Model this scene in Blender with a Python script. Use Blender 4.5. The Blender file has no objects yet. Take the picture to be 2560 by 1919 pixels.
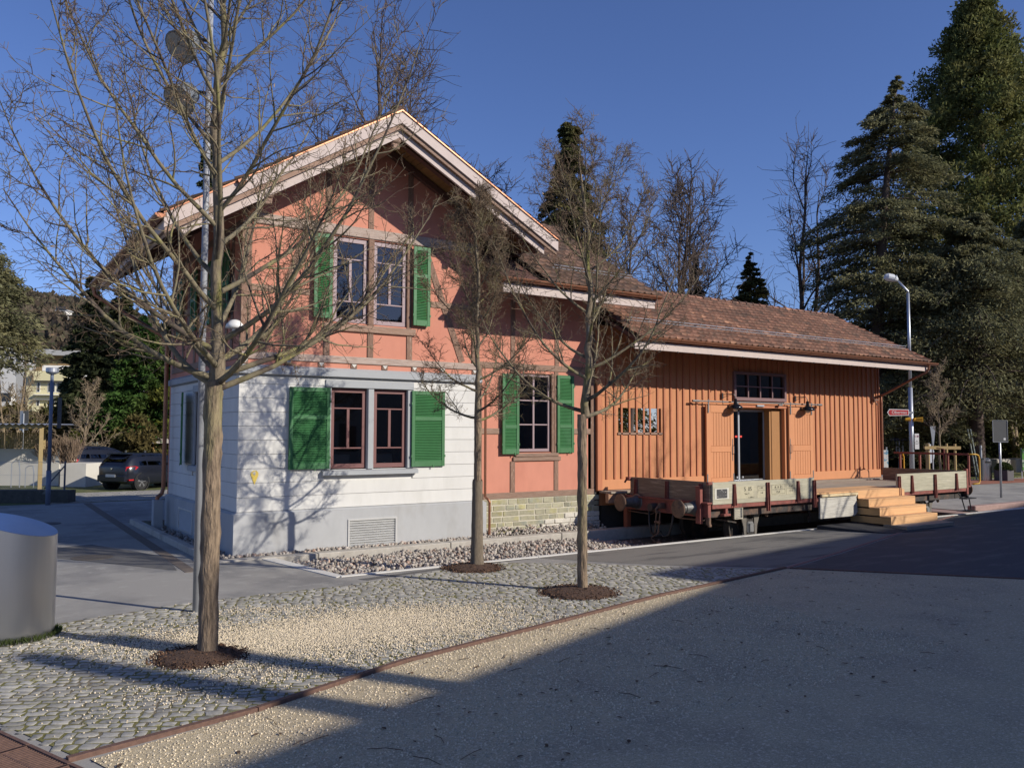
import bpy, math, random
import numpy as np
from mathutils import Vector, Matrix

# ---------------------------------------------------------------- camera
SC = bpy.context.scene
COL = SC.collection
rad = math.radians
CAM_H = 2.4
FPX = 2086.4                     # focal length in pixels of a 2560 px wide frame
_p, _y, _r = rad(3.243), rad(34.053), rad(0.182)
_F = Vector((math.sin(_y), math.cos(_y), 0)); _R = Vector((math.cos(_y), -math.sin(_y), 0)); _U = Vector((0, 0, 1))
F2 = _F * math.cos(_p) + _U * math.sin(_p)
U2 = _U * math.cos(_p) - _F * math.sin(_p)
R3 = _R * math.cos(_r) + U2 * math.sin(_r)
U3 = U2 * math.cos(_r) - _R * math.sin(_r)
cd = bpy.data.cameras.new('camera')
cd.sensor_width = 36.0
cd.lens = FPX / 2560 * 36.0
cd.clip_start = 0.1
cd.clip_end = 6000
cam = bpy.data.objects.new('camera', cd)
COL.objects.link(cam)
m3 = Matrix((R3, U3, -F2)).transposed()
cam.matrix_world = Matrix.Translation((0, 0, CAM_H)) @ m3.to_4x4()
SC.camera = cam

# ---------------------------------------------------------------- sky, sun, exposure
SUN_EL, SUN_AZ = 26.5, 122.0      # shadows fall towards azimuth 122 deg (ccw from +X)
sv = Vector((-math.cos(rad(SUN_AZ)) * math.cos(rad(SUN_EL)), -math.sin(rad(SUN_AZ)) * math.cos(rad(SUN_EL)), math.sin(rad(SUN_EL))))
world = bpy.data.worlds.new('World')
SC.world = world
world.use_nodes = True
wn = world.node_tree
bg = wn.nodes['Background']
sky = wn.nodes.new('ShaderNodeTexSky')
sky.sky_type = 'NISHITA'
sky.sun_disc = False
sky.sun_elevation = rad(SUN_EL)
sky.sun_rotation = math.atan2(sv.x, sv.y)
sky.altitude = 500
sky.air_density = 1.0
sky.dust_density = 0.3
sky.ozone_density = 6.0
wb = wn.nodes.new('ShaderNodeVectorMath'); wb.operation = 'MULTIPLY'      # white balance of the picture
wb.inputs[1].default_value = (1.05, 0.96, 1.16)
wn.links.new(sky.outputs[0], wb.inputs[0])
wn.links.new(wb.outputs[0], bg.inputs[0])
bg.inputs[1].default_value = 0.105
sl = bpy.data.lights.new('sun', 'SUN')
sl.energy = 4.7
sl.angle = rad(0.55)
sl.color = (1.0, 0.93, 0.82)
sun = bpy.data.objects.new('sun', sl)
COL.objects.link(sun)
sun.rotation_euler = sv.to_track_quat('Z', 'Y').to_euler()
sun.location = (30, -30, 40)
SC.view_settings.view_transform = 'Standard'
SC.view_settings.look = 'None'
SC.view_settings.exposure = 0.07
SC.view_settings.gamma = 1.0
SC.view_settings.use_curve_mapping = False
SC.render.engine = 'CYCLES'
SC.cycles.max_bounces = 6
SC.cycles.diffuse_bounces = 3
SC.cycles.glossy_bounces = 3
SC.cycles.transparent_max_bounces = 12
SC.cycles.use_denoising = True
random.seed(7)

# ---------------------------------------------------------------- materials
MATS = {}
def _node(nt, t, **kw):
    n = nt.nodes.new(t)
    for k, v in kw.items():
        setattr(n, k, v)
    return n

def M(name, col, rough=0.75, var=0.18, scale=6.0, stretch=(1, 1, 1), bump=0.15, bscale=40.0, orand=0.0, island=0.0,
      col2=None, c2scale=3.0, c2lo=0.52, c2hi=0.62, c2detail=6, metal=0.0, spec=0.5, emit=None, col3=None, c3scale=2.0, c3lo=0.55, c3hi=0.7,
      bdist=0.01, c2stretch=None, trans=0.0):
    if name in MATS:
        return MATS[name]
    m = bpy.data.materials.new(name)
    m.use_nodes = True
    nt = m.node_tree
    L = nt.links.new
    b = nt.nodes['Principled BSDF']
    b.inputs['Roughness'].default_value = rough
    b.inputs['Metallic'].default_value = metal
    b.inputs['Specular IOR Level'].default_value = spec
    tc = _node(nt, 'ShaderNodeTexCoord')
    mp = _node(nt, 'ShaderNodeMapping')
    mp.inputs['Scale'].default_value = stretch
    L(tc.outputs['Object'], mp.inputs['Vector'])
    vec = mp.outputs['Vector']
    if orand > 0:
        oi = _node(nt, 'ShaderNodeObjectInfo')
        cmb = _node(nt, 'ShaderNodeVectorMath', operation='MULTIPLY_ADD')
        L(oi.outputs['Random'], cmb.inputs[0]); cmb.inputs[1].default_value = (37.0, 19.0, 53.0)
        L(vec, cmb.inputs[2])
        vec = cmb.outputs[0]
    ns = _node(nt, 'ShaderNodeTexNoise')
    ns.inputs['Scale'].default_value = scale
    ns.inputs['Detail'].default_value = 8
    ns.inputs['Roughness'].default_value = 0.65
    L(vec, ns.inputs['Vector'])
    cr = _node(nt, 'ShaderNodeMapRange')
    cr.inputs['From Min'].default_value = 0.28; cr.inputs['From Max'].default_value = 0.72
    cr.inputs['To Min'].default_value = 1 - var; cr.inputs['To Max'].default_value = 1 + var
    L(ns.outputs['Fac'], cr.inputs['Value'])
    fac = cr.outputs[0]
    if orand > 0:
        orr = _node(nt, 'ShaderNodeMapRange')
        orr.inputs['To Min'].default_value = 1 - orand; orr.inputs['To Max'].default_value = 1 + orand
        L(oi.outputs['Random'], orr.inputs['Value'])
        mm = _node(nt, 'ShaderNodeMath', operation='MULTIPLY')
        L(fac, mm.inputs[0]); L(orr.outputs[0], mm.inputs[1]); fac = mm.outputs[0]
    if island > 0:
        ge = _node(nt, 'ShaderNodeNewGeometry')
        orr = _node(nt, 'ShaderNodeMapRange')
        orr.inputs['To Min'].default_value = 1 - island; orr.inputs['To Max'].default_value = 1 + island
        L(ge.outputs['Random Per Island'], orr.inputs['Value'])
        mm = _node(nt, 'ShaderNodeMath', operation='MULTIPLY')
        L(fac, mm.inputs[0]); L(orr.outputs[0], mm.inputs[1]); fac = mm.outputs[0]
    base = _node(nt, 'ShaderNodeRGB'); base.outputs[0].default_value = (*col, 1)
    out = base.outputs[0]
    def mix(out, c, sc, lo, hi, det, st=None):
        n2 = _node(nt, 'ShaderNodeTexNoise')
        n2.inputs['Scale'].default_value = sc; n2.inputs['Detail'].default_value = det
        n2.inputs['Roughness'].default_value = 0.6
        if st:
            mp2 = _node(nt, 'ShaderNodeMapping'); mp2.inputs['Scale'].default_value = st
            L(vec, mp2.inputs['Vector']); L(mp2.outputs[0], n2.inputs['Vector'])
        else:
            L(vec, n2.inputs['Vector'])
        r2 = _node(nt, 'ShaderNodeMapRange')
        r2.inputs['From Min'].default_value = lo; r2.inputs['From Max'].default_value = hi
        L(n2.outputs['Fac'], r2.inputs['Value'])
        mx = _node(nt, 'ShaderNodeMix', data_type='RGBA')
        L(r2.outputs[0], mx.inputs[0]); L(out, mx.inputs[6]); mx.inputs[7].default_value = (*c, 1)
        return mx.outputs[2]
    if col2: out = mix(out, col2, c2scale, c2lo, c2hi, c2detail, c2stretch)
    if col3: out = mix(out, col3, c3scale, c3lo, c3hi, 5)
    sc_ = _node(nt, 'ShaderNodeVectorMath', operation='SCALE')
    L(out, sc_.inputs[0]); L(fac, sc_.inputs['Scale'])
    L(sc_.outputs[0], b.inputs['Base Color'])
    if bump > 0:
        nb = _node(nt, 'ShaderNodeTexNoise')
        nb.inputs['Scale'].default_value = bscale; nb.inputs['Detail'].default_value = 5
        L(vec, nb.inputs['Vector'])
        bp = _node(nt, 'ShaderNodeBump')
        bp.inputs['Strength'].default_value = bump; bp.inputs['Distance'].default_value = bdist
        L(nb.outputs['Fac'], bp.inputs['Height'])
        L(bp.outputs[0], b.inputs['Normal'])
    if emit:
        b.inputs['Emission Color'].default_value = (*emit, 1); b.inputs['Emission Strength'].default_value = 1
    if trans > 0:
        tr = _node(nt, 'ShaderNodeBsdfTranslucent')
        L(sc_.outputs[0], tr.inputs[0])
        ms = _node(nt, 'ShaderNodeMixShader'); ms.inputs[0].default_value = trans
        L(b.outputs[0], ms.inputs[1]); L(tr.outputs[0], ms.inputs[2])
        L(ms.outputs[0], nt.nodes['Material Output'].inputs[0])
    MATS[name] = m
    return m

def glass_mat(name, tint=(0.35, 0.37, 0.38), rough=0.02, f0=0.06):
    if name in MATS: return MATS[name]
    m = bpy.data.materials.new(name); m.use_nodes = True
    nt = m.node_tree; L = nt.links.new
    for n in list(nt.nodes):
        if n.type == 'BSDF_PRINCIPLED': nt.nodes.remove(n)
    t = _node(nt, 'ShaderNodeBsdfTransparent'); t.inputs[0].default_value = (*tint, 1)
    g = _node(nt, 'ShaderNodeBsdfGlossy'); g.inputs['Roughness'].default_value = rough
    fr = _node(nt, 'ShaderNodeFresnel'); fr.inputs['IOR'].default_value = 1.9
    ms = _node(nt, 'ShaderNodeMixShader')
    L(fr.outputs[0], ms.inputs[0]); L(t.outputs[0], ms.inputs[1]); L(g.outputs[0], ms.inputs[2])
    L(ms.outputs[0], nt.nodes['Material Output'].inputs[0])
    MATS[name] = m
    return m

# ---------------------------------------------------------------- mesh helpers
class MB:
    """collects simple solids and builds them as one mesh"""
    def __init__(s): s.v = []; s.f = []
    def add(s, vs, fs):
        o = len(s.v); s.v.extend([tuple(x) for x in vs]); s.f.extend([tuple(i + o for i in q) for q in fs]); return s
    def box(s, x0, x1, y0, y1, z0, z1):
        return s.add([(x0, y0, z0), (x1, y0, z0), (x1, y1, z0), (x0, y1, z0), (x0, y0, z1), (x1, y0, z1), (x1, y1, z1), (x0, y1, z1)],
                     [(0, 3, 2, 1), (4, 5, 6, 7), (0, 1, 5, 4), (1, 2, 6, 5), (2, 3, 7, 6), (3, 0, 4, 7)])
    def bbox(s, x0, x1, y0, y1, z0, z1, b=0.008):
        """box with chamfered edges"""
        b = min(b, (x1 - x0) * .3, (y1 - y0) * .3, (z1 - z0) * .3)
        vs = []; key = {}
        for ax in range(3):
            for sx in (0, 1):
                for sy in (0, 1):
                    for sz in (0, 1):
                        d = [b, b, b]; d[ax] = 0
                        p = (x0 + d[0] if not sx else x1 - d[0], y0 + d[1] if not sy else y1 - d[1], z0 + d[2] if not sz else z1 - d[2])
                        key[(ax, sx, sy, sz)] = len(vs); vs.append(p)
        fs = []
        k = key
        for sx in (0, 1):
            q = [k[(0, sx, a, c)] for a, c in ((0, 0), (1, 0), (1, 1), (0, 1))]; fs.append(q if sx else q[::-1])
            q = [k[(1, a, sx, c)] for a, c in ((0, 0), (0, 1), (1, 1), (1, 0))]; fs.append(q if sx else q[::-1])
            q = [k[(2, a, c, sx)] for a, c in ((0, 0), (1, 0), (1, 1), (0, 1))]; fs.append(q if sx else q[::-1])
        for a in (0, 1):
            for c in (0, 1):
                fs.append([k[(1, 0, a, c)], k[(1, 1, a, c)], k[(2, 1, a, c)], k[(2, 0, a, c)]])
                fs.append([k[(0, a, 0, c)], k[(0, a, 1, c)], k[(2, a, 1, c)], k[(2, a, 0, c)]])
                fs.append([k[(0, a, c, 0)], k[(0, a, c, 1)], k[(1, a, c, 1)], k[(1, a, c, 0)]])
        for a in (0, 1):
            for c in (0, 1):
                for e in (0, 1):
                    fs.append([k[(0, a, c, e)], k[(1, a, c, e)], k[(2, a, c, e)]])
        return s.add(vs, fs)
    def obox(s, p0, p1, w, h, up=(0, 0, 1), off=(0, 0)):
        """bar from p0 to p1, w wide sideways, h along up"""
        p0, p1 = Vector(p0), Vector(p1); d = (p1 - p0).normalized(); up = Vector(up)
        sd = d.cross(up)
        if sd.length < 1e-5: sd = d.cross(Vector((1, 0, 0)))
        sd.normalize(); u = sd.cross(d).normalized()
        vs = []
        for p in (p0, p1):
            for a, c in ((-1, -1), (1, -1), (1, 1), (-1, 1)):
                vs.append(p + sd * (a * w / 2 + off[0]) + u * (c * h / 2 + off[1]))
        return s.add(vs, [(0, 1, 2, 3), (7, 6, 5, 4), (0, 4, 5, 1), (1, 5, 6, 2), (2, 6, 7, 3), (3, 7, 4, 0)])
    def cyl(s, p0, p1, r0, r1=None, n=12, caps=True):
        r1 = r0 if r1 is None else r1
        p0, p1 = Vector(p0), Vector(p1); d = (p1 - p0).normalized()
        a = d.cross(Vector((0, 0, 1)))
        if a.length < 1e-4: a = d.cross(Vector((1, 0, 0)))
        a.normalize(); c = d.cross(a)
        vs = []
        for p, r in ((p0, r0), (p1, r1)):
            for i in range(n):
                t = 2 * math.pi * i / n; vs.append(p + (a * math.cos(t) + c * math.sin(t)) * r)
        fs = [(i, (i + 1) % n, n + (i + 1) % n, n + i) for i in range(n)]
        if caps: fs += [tuple(range(n))[::-1], tuple(range(n, 2 * n))]
        return s.add(vs, fs)
    def tube(s, pts, r, n=8, caps=True):
        pts = [Vector(p) for p in pts]; k = len(pts); vs = []
        rs = r if isinstance(r, (list, tuple)) else [r] * k
        ref = None
        for i, p in enumerate(pts):
            d = (pts[min(i + 1, k - 1)] - pts[max(i - 1, 0)]).normalized()
            if ref is None:
                ref = d.cross(Vector((0, 0, 1)))
                if ref.length < 1e-3: ref = d.cross(Vector((1, 0, 0)))
            a = (ref - d * ref.dot(d)).normalized(); ref = a; c = d.cross(a)
            for j in range(n):
                t = 2 * math.pi * j / n; vs.append(p + (a * math.cos(t) + c * math.sin(t)) * rs[i])
        fs = [(i * n + j, i * n + (j + 1) % n, (i + 1) * n + (j + 1) % n, (i + 1) * n + j) for i in range(k - 1) for j in range(n)]
        if caps: fs += [tuple(range(n))[::-1], tuple(range((k - 1) * n, k * n))]
        return s.add(vs, fs)
    def lathe(s, prof, c=(0, 0, 0), axis='Z', n=20, caps=True):
        vs = []
        for r, h in prof:
            for i in range(n):
                t = 2 * math.pi * i / n; a, b = r * math.cos(t), r * math.sin(t)
                p = {'Z': (a, b, h), 'X': (h, a, b), 'Y': (b, h, a)}[axis]
                vs.append((c[0] + p[0], c[1] + p[1], c[2] + p[2]))
        k = len(prof)
        fs = [(i * n + j, i * n + (j + 1) % n, (i + 1) * n + (j + 1) % n, (i + 1) * n + j) for i in range(k - 1) for j in range(n)]
        if caps: fs += [tuple(range(n))[::-1], tuple(range((k - 1) * n, k * n))]
        return s.add(vs, fs)
    def prism(s, pts, e):
        """polygon pts (3d, planar) pushed along vector e"""
        n = len(pts); e = Vector(e); vs = [Vector(p) for p in pts]; vs += [p + e for p in vs]
        fs = [tuple(range(n))[::-1], tuple(range(n, 2 * n))] + [(i, (i + 1) % n, n + (i + 1) % n, n + i) for i in range(n)]
        return s.add(vs, fs)
    def wall(s, o, u, w, u0, u1, z0, z1, holes, th):
        """upright wall with rectangular holes: o + u*a + z, thickness th along w"""
        o, u, w = Vector(o), Vector(u), Vector(w)
        us = sorted({u0, u1, *[h[0] for h in holes], *[h[1] for h in holes]}); zs = sorted({z0, z1, *[h[2] for h in holes], *[h[3] for h in holes]})
        us = [a for a in us if u0 <= a <= u1]; zs = [a for a in zs if z0 <= a <= z1]
        inh = lambda a, z: any(h[0] < a < h[1] and h[2] < z < h[3] for h in holes)
        P = lambda a, z, t: o + u * a + w * t + Vector((0, 0, z))
        nu, nz = len(us) - 1, len(zs) - 1
        sol = [[not inh((us[i] + us[i + 1]) / 2, (zs[j] + zs[j + 1]) / 2) for j in range(nz)] for i in range(nu)]
        for i in range(nu):
            for j in range(nz):
                if not sol[i][j]: continue
                a, b, c, d = us[i], us[i + 1], zs[j], zs[j + 1]
                s.add([P(a, c, 0), P(b, c, 0), P(b, d, 0), P(a, d, 0)], [(0, 1, 2, 3)])
                s.add([P(a, c, th), P(b, c, th), P(b, d, th), P(a, d, th)], [(3, 2, 1, 0)])
                for (di, dj, q) in ((-1, 0, ((a, c), (a, d))), (1, 0, ((b, d), (b, c))), (0, -1, ((b, c), (a, c))), (0, 1, ((a, d), (b, d)))):
                    ii, jj = i + di, j + dj
                    if not (0 <= ii < nu and 0 <= jj < nz) or not sol[ii][jj]:
                        (a1, c1), (a2, c2) = q
                        s.add([P(a1, c1, 0), P(a2, c2, 0), P(a2, c2, th), P(a1, c1, th)], [(0, 1, 2, 3)])
        return s
    def mesh(s, name, smooth=False):
        me = bpy.data.meshes.new(name); me.from_pydata(s.v, [], s.f)
        if smooth: me.polygons.foreach_set('use_smooth', [True] * len(me.polygons))
        me.update(); return me
    def build(s, name, mat, parent=None, smooth=False, **kw):
        return link(name, s.mesh(name, smooth), mat, parent, **kw)

def link(name, me, mat, parent=None, world=None, **props):
    if mat is not None and len(me.materials) == 0: me.materials.append(mat)
    o = bpy.data.objects.new(name, me); COL.objects.link(o)
    if world is not None: o.matrix_basis = world
    if parent is not None:
        o.parent = parent; o.matrix_parent_inverse = WM(parent).inverted()
    for k, v in props.items(): o[k] = v
    return o

def WM(o):
    if o.parent is None: return o.matrix_basis.copy()
    return WM(o.parent) @ o.matrix_parent_inverse @ o.matrix_basis

def thing(name, label, cat, loc=(0, 0, 0), group=None):
    o = bpy.data.objects.new(name, None); COL.objects.link(o); o.location = loc
    o.empty_display_size = 0.2
    o['label'] = label; o['category'] = cat
    if group: o['group'] = group
    return o

def tag(o, label, cat, group=None):
    o['label'] = label; o['category'] = cat
    if group: o['group'] = group
    return o

def npmesh(name, V, Fq, smooth=False):
    """V (N,3) float array, Fq (M,k) int array"""
    me = bpy.data.meshes.new(name)
    V = np.ascontiguousarray(V, dtype=np.float32); Fq = np.ascontiguousarray(Fq, dtype=np.int32)
    k = Fq.shape[1]; nf = len(Fq)
    me.vertices.add(len(V)); me.vertices.foreach_set('co', V.ravel())
    me.loops.add(nf * k); me.loops.foreach_set('vertex_index', Fq.ravel())
    me.polygons.add(nf)
    me.polygons.foreach_set('loop_start', np.arange(0, nf * k, k, dtype=np.int32))
    if smooth: me.polygons.foreach_set('use_smooth', np.ones(nf, dtype=bool))
    me.update(calc_edges=True); me.validate()
    return me

def replicate(V, Fq, mats3, offs):
    """copies of a small mesh: mats3 (B,3,3), offs (B,3)"""
    B = len(offs); n = len(V)
    W = np.einsum('bij,nj->bni', mats3, V) + offs[:, None, :]
    Fa = (Fq[None] + (np.arange(B) * n)[:, None, None]).reshape(-1, Fq.shape[1])
    return W.reshape(-1, 3), Fa

def slab(name, pts, z1, z0, mat, kind='structure', parent=None):
    m = MB(); m.prism([(x, y, z0) for x, y in pts], (0, 0, z1 - z0))
    o = m.build(name, mat, parent)
    if kind: o['kind'] = kind
    return o

def sheet(name, pts, z, mat, kind='structure', parent=None):
    m = MB(); m.add([(x, y, z) for x, y in pts], [tuple(range(len(pts)))])
    o = m.build(name, mat, parent)
    if kind: o['kind'] = kind
    return o

def inpoly(x, y, P):
    c = False; n = len(P); j = n - 1
    for i in range(n):
        xi, yi = P[i]; xj, yj = P[j]
        if (yi > y) != (yj > y) and x < (xj - xi) * (y - yi) / (yj - yi) + xi: c = not c
        j = i
    return c

def text_mesh(txt, size, mat, parent, world, name='lettering', ext=0.001, align='CENTER'):
    cu = bpy.data.curves.new('t', 'FONT'); cu.body = txt; cu.size = size; cu.extrude = ext; cu.align_x = align; cu.align_y = 'CENTER'
    cu.resolution_u = 3
    to = bpy.data.objects.new('t', cu); COL.objects.link(to)
    dg = bpy.context.evaluated_depsgraph_get(); dg.update()
    me = bpy.data.meshes.new_from_object(to.evaluated_get(dg))
    bpy.data.objects.remove(to); bpy.data.curves.remove(cu)
    me.materials.clear()
    return link(name, me, mat, parent, world)

def spot(px, depth, z=0.0):
    """ground point at a distance along the view axis under an image column"""
    p = _F * depth + _R * ((px - 1280) / FPX * depth)
    return Vector((p.x, p.y, z))
# ---------------------------------------------------------------- palette
ASPHALT = M('asphalt', (0.33, 0.315, 0.285), rough=.9, spec=.25, var=.22, scale=140, bump=.5, bscale=260, bdist=.004, col2=(0.22, 0.212, 0.20), c2scale=.55, c2lo=.45, c2hi=.62, col3=(0.40, 0.385, 0.35), c3scale=2.5, c3lo=.56, c3hi=.75)
ASPHALT_NEW = M('asphalt_new', (0.055, 0.055, 0.058), rough=.8, var=.3, scale=150, bump=.5, bscale=260, bdist=.004, col2=(0.11, 0.105, 0.10), c2scale=.9, c2lo=.5, c2hi=.7, c2stretch=(1, 3, 1))
ASPHALT_PATCH = M('asphalt_patch', (0.12, 0.115, 0.108), rough=.85, var=.25, scale=150, bump=.5, bscale=240, bdist=.004)
EARTH = M('earth', (0.10, 0.085, 0.05), rough=.95, var=.3, scale=3, bump=.4, bscale=20, col2=(0.07, 0.09, 0.03), c2scale=.6)
LAWN = M('lawn_grass', (0.10, 0.115, 0.032), rough=.95, var=.35, scale=9, bump=.8, bscale=60, bdist=.03, col2=(0.16, 0.15, 0.06), c2scale=.7)
MOSS = M('mossy_joint', (0.165, 0.15, 0.04), rough=1, var=.4, scale=22, bump=.9, bscale=90, bdist=.012, col2=(0.17, 0.14, 0.09), c2scale=2.2, c2lo=.48, c2hi=.6)
COBBLE = M('cobble_stone', (0.33, 0.315, 0.275), spec=.2, rough=.9, var=.25, scale=22, bump=.5, bscale=80, bdist=.004, orand=.22, island=.25, col2=(0.23, 0.225, 0.20), c2scale=9, col3=(0.20, 0.185, 0.07), c3scale=5, c3lo=.6, c3hi=.7)
GRAVEL = M('beige_gravel', (0.54, 0.445, 0.285), spec=.15, rough=.95, var=.42, scale=85, bump=1.0, bscale=95, bdist=.012, col2=(0.42, 0.345, 0.235), c2scale=1.1, c2lo=.45, c2hi=.7, col3=(0.66, 0.56, 0.39), c3scale=30, c3lo=.55, c3hi=.6)
PEBBLE = M('beige_pebble', (0.66, 0.56, 0.40), rough=.9, var=.1, scale=10, bump=0, island=.38)
BALLAST = M('ballast_stone', (0.37, 0.33, 0.285), rough=.9, var=.25, scale=30, bump=.3, bscale=80, island=.42, col2=(0.36, 0.24, 0.18), c2scale=7, c2lo=.55, c2hi=.62)
CONCRETE = M('concrete', (0.42, 0.39, 0.34), rough=.9, var=.16, scale=12, bump=.3, bscale=120, bdist=.004, col2=(0.30, 0.27, 0.23), c2scale=1.6, c2lo=.5, c2hi=.75)
CONC_WHITE = M('pale_concrete', (0.62, 0.60, 0.55), rough=.9, var=.1, scale=8, bump=.15, bscale=100, bdist=.003)
RUST = M('rusty_steel', (0.15, 0.085, 0.062), rough=.75, var=.3, scale=25, bump=.3, bscale=90, bdist=.003, metal=.15)
MULCH = M('bark_mulch', (0.085, 0.048, 0.03), rough=1, var=.4, scale=30, bump=1, bscale=60, bdist=.02)
CHIP = M('mulch_chip', (0.10, 0.055, 0.033), rough=1, var=.1, scale=10, bump=0, island=.5)
DRYLEAF = M('dry_leaf', (0.10, 0.058, 0.03), rough=.9, var=.2, scale=20, bump=0, island=.5)
PALELEAF = M('pale_dry_leaf', (0.42, 0.29, 0.16), rough=.8, var=.2, scale=20, bump=0, island=.45, trans=.3)
BRICKRED = M('red_paving', (0.30, 0.115, 0.075), rough=.9, var=.2, scale=30, bump=.3, bscale=90)
PAVER = M('grey_paver', (0.30, 0.285, 0.25), rough=.9, var=.2, scale=20, bump=.2, bscale=90, island=.2)

# ---------------------------------------------------------------- ground and paving
sheet('ground', [(-900, -200), (1200, -200), (1200, 1400), (-900, 1400)], -0.6, EARTH)
EDGE_Y = 13.15
slab('asphalt_pavement', [(-40, -30), (80, -30), (80, EDGE_Y), (5.40, EDGE_Y), (5.06, 15.60), (4.02, 15.60), (4.02, 31), (-40, 31)], 0.0, -0.55, ASPHALT)
slab('rear_yard', [(4.03, 24.0), (40, 24.0), (40, 31), (4.03, 31)], -0.002, -0.55, ASPHALT)
slab('parking_ground', [(-60, 31.02), (60, 31.02), (60, 62), (-60, 62)], -0.001, -0.55, LAWN)
slab('house_subsoil', [(4.05, 15.92), (26.2, 15.92), (26.2, 23.98), (4.05, 23.98)], -0.03, -0.55, EARTH)
slab('track_bed', [(5.0, 13.1), (26.2, 13.1), (26.2, 15.95), (5.0, 15.95)], -0.24, -0.56, M('track_soil', (.12, .10, .085), rough=1, var=.35, scale=18, bump=.8, bscale=60, bdist=.02))
slab('plaza_pavement', [(26.22, EDGE_Y + .02), (90, EDGE_Y + .02), (90, 24.5), (26.22, 24.5)], -0.004, -0.55, ASPHALT)
sheet('red_paved_strip', [(26.3, 21.6), (60, 18.1), (60, 20.2), (26.3, 23.8)], 0.004, BRICKRED)
slab('lawn', [(26.22, 24.52), (140, 12.6), (160, 140), (26.22, 140)], 0.05, -0.55, LAWN)
sheet('new_asphalt_strip', [(12.45, 9.75), (14.92, 10.38), (20.0, 11.86), (24, 13.0), (24, EDGE_Y - .14), (12.9, EDGE_Y - .14), (9.4, EDGE_Y - .2), (10.7, 11.15), (12.1, 9.86)], 0.004, M('asphalt_strip', (0.20, 0.188, 0.165), rough=.85, spec=.25, var=.25, scale=150, bump=.5, bscale=260, bdist=.004, col2=(0.12, 0.115, 0.105), c2scale=.9, c2lo=.5, c2hi=.62, c2stretch=(.6, 3, 1)))
sheet('new_asphalt_lane', [(12.45, 9.58), (13.75, 8.02), (14.83, 6.72), (28, -8), (80, -8), (80, EDGE_Y - .16), (24.3, 12.98), (20.0, 11.72), (14.95, 10.24)], 0.0045, ASPHALT_NEW)
sheet('asphalt_patch', [(1.6, 18.2), (3.35, 15.2), (3.55, 16.9), (2.6, 19.6)], 0.004, ASPHALT_PATCH)
sheet('asphalt_patch', [(-1.5, 17.5), (1.62, 17.6), (1.6, 18.2), (2.6, 19.6), (1.2, 19.2), (-1.5, 18.4)], 0.0045, ASPHALT_PATCH)
sheet('asphalt_patch', [(5.6, 12.72), (7.3, 12.95), (9.2, 13.02), (9.2, 12.98), (8.3, 13.03), (7.2, 12.86), (5.7, 12.55)], 0.005, ASPHALT_PATCH)

# drainage channel running along the left side of the house
dc = slab('drain_channel', [(3.42, 14.9), (3.62, 14.9), (4.0, 30.6), (3.78, 30.6)], 0.006, -0.05, M('drain_stone', (.15, .12, .095), rough=.9, var=.3, scale=14, bump=.4, bscale=40))

# kerb between track bed and house: concrete blocks, each its own piece
kerb = thing('concrete_kerb', 'long pale concrete kerb below the grey house plinth, above the ballast', 'kerb', (4.0, 15.75, 0))
x = 4.15
for ln in (1.9, 2.95, 2.98, 2.97, 2.95, 2.98, 2.98, 2.98):
    m = MB(); m.bbox(x, x + ln - .015, 15.62, 15.90, -0.4, 0.03, .015); m.build('kerb_stone', CONCRETE, kerb); x += ln
side_kerb = thing('side_kerb', 'low concrete kerb along the shaded side wall of the house', 'kerb', (4.05, 19, 0))
for k in range(4):
    m = MB(); m.bbox(3.97, 4.12, 15.63 + k * 1.95, 15.63 + (k + 1) * 1.95 - .012, -.2, 0.13, .012); m.build('kerb_stone', CONCRETE, side_kerb)
# pale edge strip of the pavement above the track
edge = thing('platform_edge', 'thin white edge strip along the asphalt above the track', 'edging', (5.4, EDGE_Y, 0))
xx = 5.45
while xx < 60:
    ln = 2.0
    m = MB(); m.bbox(xx, xx + ln - .006, EDGE_Y - .10, EDGE_Y + .02, -.3, .014, .006); m.build('edge_stone', CONC_WHITE, edge); xx += ln
m = MB(); m.prism([(5.36, 13.04, -.3), (5.52, 13.17, -.3), (5.20, 15.62, -.3), (4.95, 15.62, -.3)], (0, 0, .312)); m.build('edge_stone', CONC_WHITE, edge)

# ballast between pavement edge and kerb, and the gravel band under the house wall
rng = np.random.default_rng(11)
_ico = None
def stone_proto():
    t = (1 + 5 ** .5) / 2
    v = np.array([(-1, t, 0), (1, t, 0), (-1, -t, 0), (1, -t, 0), (0, -1, t), (0, 1, t), (0, -1, -t), (0, 1, -t), (t, 0, -1), (t, 0, 1), (-t, 0, -1), (-t, 0, 1)], float)
    v /= np.linalg.norm(v[0])
    f = np.array([(0, 11, 5), (0, 5, 1), (0, 1, 7), (0, 7, 10), (0, 10, 11), (1, 5, 9), (5, 11, 4), (11, 10, 2), (10, 7, 6), (7, 1, 8), (3, 9, 4), (3, 4, 2), (3, 2, 6), (3, 6, 8), (3, 8, 9), (4, 9, 5), (2, 4, 11), (6, 2, 10), (8, 6, 7), (9, 8, 1)])
    return v, f
def rotm(rng, B):
    q = rng.normal(size=(B, 4)); q /= np.linalg.norm(q, axis=1)[:, None]
    w, x, y, z = q.T
    return np.stack([np.stack([1 - 2 * (y * y + z * z), 2 * (x * y - z * w), 2 * (x * z + y * w)], -1), np.stack([2 * (x * y + z * w), 1 - 2 * (x * x + z * z), 2 * (y * z - x * w)], -1), np.stack([2 * (x * z - y * w), 2 * (y * z + x * w), 1 - 2 * (x * x + y * y)], -1)], 1)
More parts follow.
